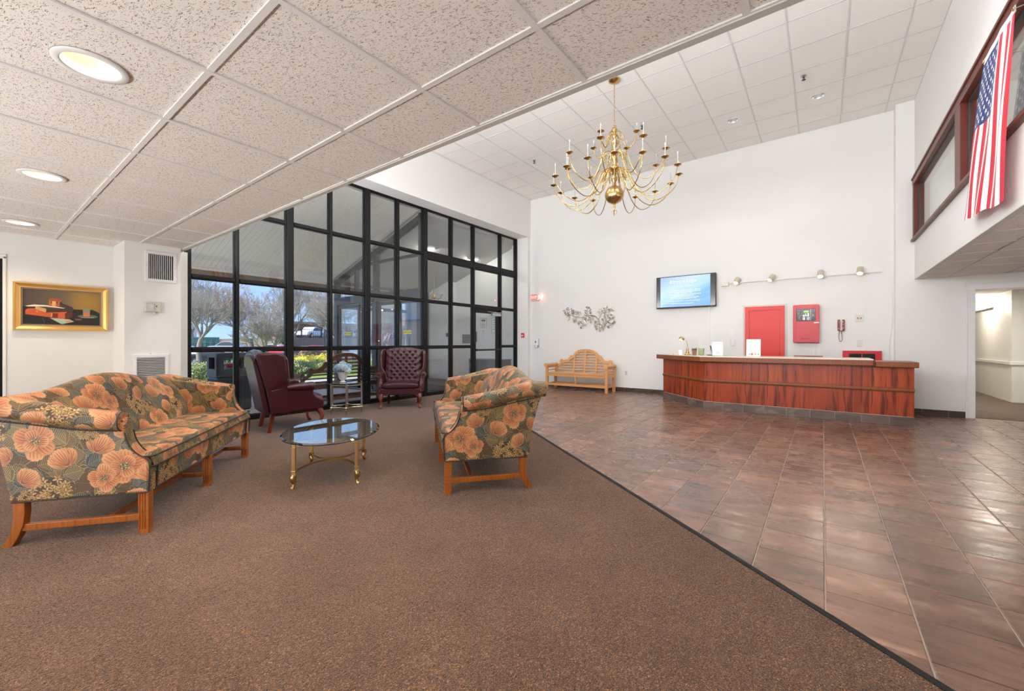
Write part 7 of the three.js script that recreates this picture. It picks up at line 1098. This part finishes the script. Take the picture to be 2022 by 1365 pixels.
// ------------------------------------------------------------------ lamps: seen, unseen and added
UPCANS.forEach(([x, z], i) => recessed(x, YC, z, ['silvery recessed light right of the sprinkler in the high ceiling', 'silvery recessed light left of the sprinkler in the high ceiling'][i] ?? 'unseen recessed light in the high ceiling behind the soffit edge, placed to light the hall', false, 0.5, L.upperCan * (i > 1 ? 1.15 : 0.3), i > 1 ? upG : undefined));  // cans after the first two are unseen, placed to light the hall
LOWCANS.forEach(([x, z], i) => recessed(x, YL, z, ['warm recessed light in the low ceiling beyond the right frame edge', 'nearest and brightest warm recessed light in the low ceiling', 'middle warm recessed light of the low ceiling row', 'farthest warm recessed light of the low ceiling, by the painting wall'][i], true, 2.6, L.lowCan * [0.5, 1, 0.7, 0.35][i]));
for (const [x, z, label] of [[-0.225, -7.566, 'small dark sprinkler head above the reception counter'], [-5.042, -7.547, 'small dark sprinkler head left of the chandelier'], [-2.648, -7.519, 'small dark sprinkler head behind the chandelier']]) { const t = thing('sprinkler', label, 'sprinkler', [x, YC, z]); obj('escutcheon', [lathe([[0, 0.002], [0.035, -0.001], [0.034, -0.008], [0.012, -0.012], [0, -0.012]], 20)], mSteel, t); obj('head', [lathe([[0.012, -0.01], [0.014, -0.03], [0.006, -0.04], [0.006, -0.055], [0.026, -0.058], [0.026, -0.062], [0, -0.064]], 16)], mBronze, t); }
// unseen cove lamps on the soffit ledge, placed to light the high ceiling
for (let k = 0; k < 5; k++) {
  const x = -5.9 + k * 1.5, t = thing('unseen_cove_lamp', 'unseen cove lamp on top of the soffit, placed to light the high ceiling', 'lamp', [x, YL + 0.2, ZS + 0.3], 0, 'unseen cove lamps on the soffit ledge');
  obj('housing', [B(1.3, 0.06, 0.14, 0, 0.03, 0, 0.01)], mWhite, t); obj('lamp_tube', [bar([-0.6, 0.085, 0], [0.6, 0.085, 0], 0.016, 12)], glow([1, 0.95, 0.88], 3), t);
  const l = new THREE.RectAreaLight(new THREE.Color(0.95, 0.98, 1.04), L.cove, 1.2, 0.1); l.position.set(x, YL + 0.2 + 0.11, ZS + 0.3); l.lookAt(x, 5.0, ZS - 2.6); scene.add(l);
}
// fill uplights added behind the camera and under the mezzanine to brighten the ceilings
for (const [x, z] of [[-4.6, 2.9], [-3.6, 2.9], [-2.6, 2.9], [-1.1, 2.9], [0.4, 2.9], [4.1, -2.2], [4.3, -5.0]]) {
  const t = thing('added_uplight', 'white box-shaped fill uplight added out of view to brighten the ceiling', 'fill light', [x, 0.005, z], 0, 'added fill uplights behind the camera and under the mezzanine');
  obj('housing', [BB(-0.3, 0.3, 0, 0.32, -0.28, -0.26), BB(-0.3, 0.3, 0, 0.32, 0.26, 0.28), BB(-0.3, -0.28, 0, 0.32, -0.26, 0.26), BB(0.28, 0.3, 0, 0.32, -0.26, 0.26), BB(-0.28, 0.28, 0, 0.02, -0.26, 0.26)], mWhite, t); obj('lamp_lens', [B(0.5, 0.012, 0.46, 0, 0.25, 0, 0.004)], glow([1, 0.94, 0.87], 2), t);
  const l = new THREE.RectAreaLight(new THREE.Color(0.97, 0.985, 1), x > 2 ? L.up * 0.55 : L.up, 0.5, 0.46); l.position.set(x, 0.34, z); x > 2 ? l.lookAt(x - 1.2, 2.3, z) : l.lookAt(x, 2.3, z - 1.4); scene.add(l);
}
// lamps in the mezzanine room, corridor and vestibule; only the sconce is seen
for (const z of [-8, -5.6, -3]) { const t = thing('unseen_panel_light', 'unseen ceiling light placed to light the mezzanine room', 'ceiling light', [3.0, 4.44, z], 0, 'unseen panel lights of the mezzanine room'); obj('frame', [B(0.64, 0.03, 0.64, 0, -0.01, 0, 0.004)], mWhite, t); obj('diffuser', [B(0.56, 0.008, 0.56, 0, -0.028, 0)], glow([1, 0.97, 0.92], 1.5), t); const l = new THREE.RectAreaLight(new THREE.Color(1, 0.97, 0.92), L.mezz, 0.56, 0.56); l.position.set(3.0, 4.44 - 0.04, z); l.lookAt(3.0, 0, z); scene.add(l); }  // out of view, placed to light the mezzanine room
{ const t = thing('corridor_sconce', 'long white fluorescent wall light in the corridor beyond the doorway', 'wall light', [2.961, 1.97, -14.1]); obj('shield', [extr([[0, -0.035], [0.10, -0.06], [0.10, 0.05], [0.095, 0.05], [0.09, -0.045], [0, -0.025]].map(([x, y]) => [-x, y]), 1.3, 0).translate(0, 0, -0.65)], mWhite, t); obj('lamp_tube', [bar([-0.045, 0.02, -0.6], [-0.045, 0.02, 0.6], 0.016, 12)], glow([1, 0.93, 0.8], 4), t);
  const l = new THREE.RectAreaLight(new THREE.Color(1, 0.92, 0.78), L.hall * 0.55, 1.2, 0.06); l.position.set(2.915, 2.04, -14.1); l.rotation.set(PI / 2, 0, PI / 2); scene.add(l); const l2 = new THREE.PointLight(new THREE.Color(1, 0.92, 0.78), L.hall * 0.12); l2.position.set(2.5, 2.0, -13.6); scene.add(l2); }  // the point light has no fixture, added to brighten the corridor
{ const t = thing('unseen_corridor_light', 'unseen ceiling light placed to light the corridor', 'ceiling light', [2.3, 2.2, -11]); obj('frame', [B(0.6, 0.03, 0.6, 0, -0.01, 0, 0.004)], mWhite, t); obj('diffuser', [B(0.54, 0.008, 0.54, 0, -0.028, 0)], glow([1, 0.95, 0.85], 2), t); const l = new THREE.RectAreaLight(new THREE.Color(1, 0.94, 0.84), L.hall * 1.7, 0.54, 0.54); l.position.set(2.3, 2.16, -11); l.lookAt(2.3, 0, -11); scene.add(l); }  // out of view above the doorway, placed to light the corridor
for (const z of [-7.3, -9.0]) { const t = thing('added_vestibule_light', 'round ceiling lamp added to light the vestibule', 'ceiling light', [-8.1, soffY(-8.1) - 0.03, z], 0, 'added vestibule ceiling lamps'); obj('base', [cyl(0.13, 0.13, 0.04, 0, -0.02, 0, 28)], mWhite, t); obj('diffuser', [cyl(0.11, 0.115, 0.02, 0, -0.05, 0, 28)], glow([1, 0.95, 0.88], 1.2), t); const p = new THREE.PointLight(new THREE.Color(1, 0.95, 0.88), L.vestibule); p.position.set(-8.1, soffY(-8.1) - 0.12, z); scene.add(p); }  // lamps added to brighten the vestibule

renderer.render(scene, camera);
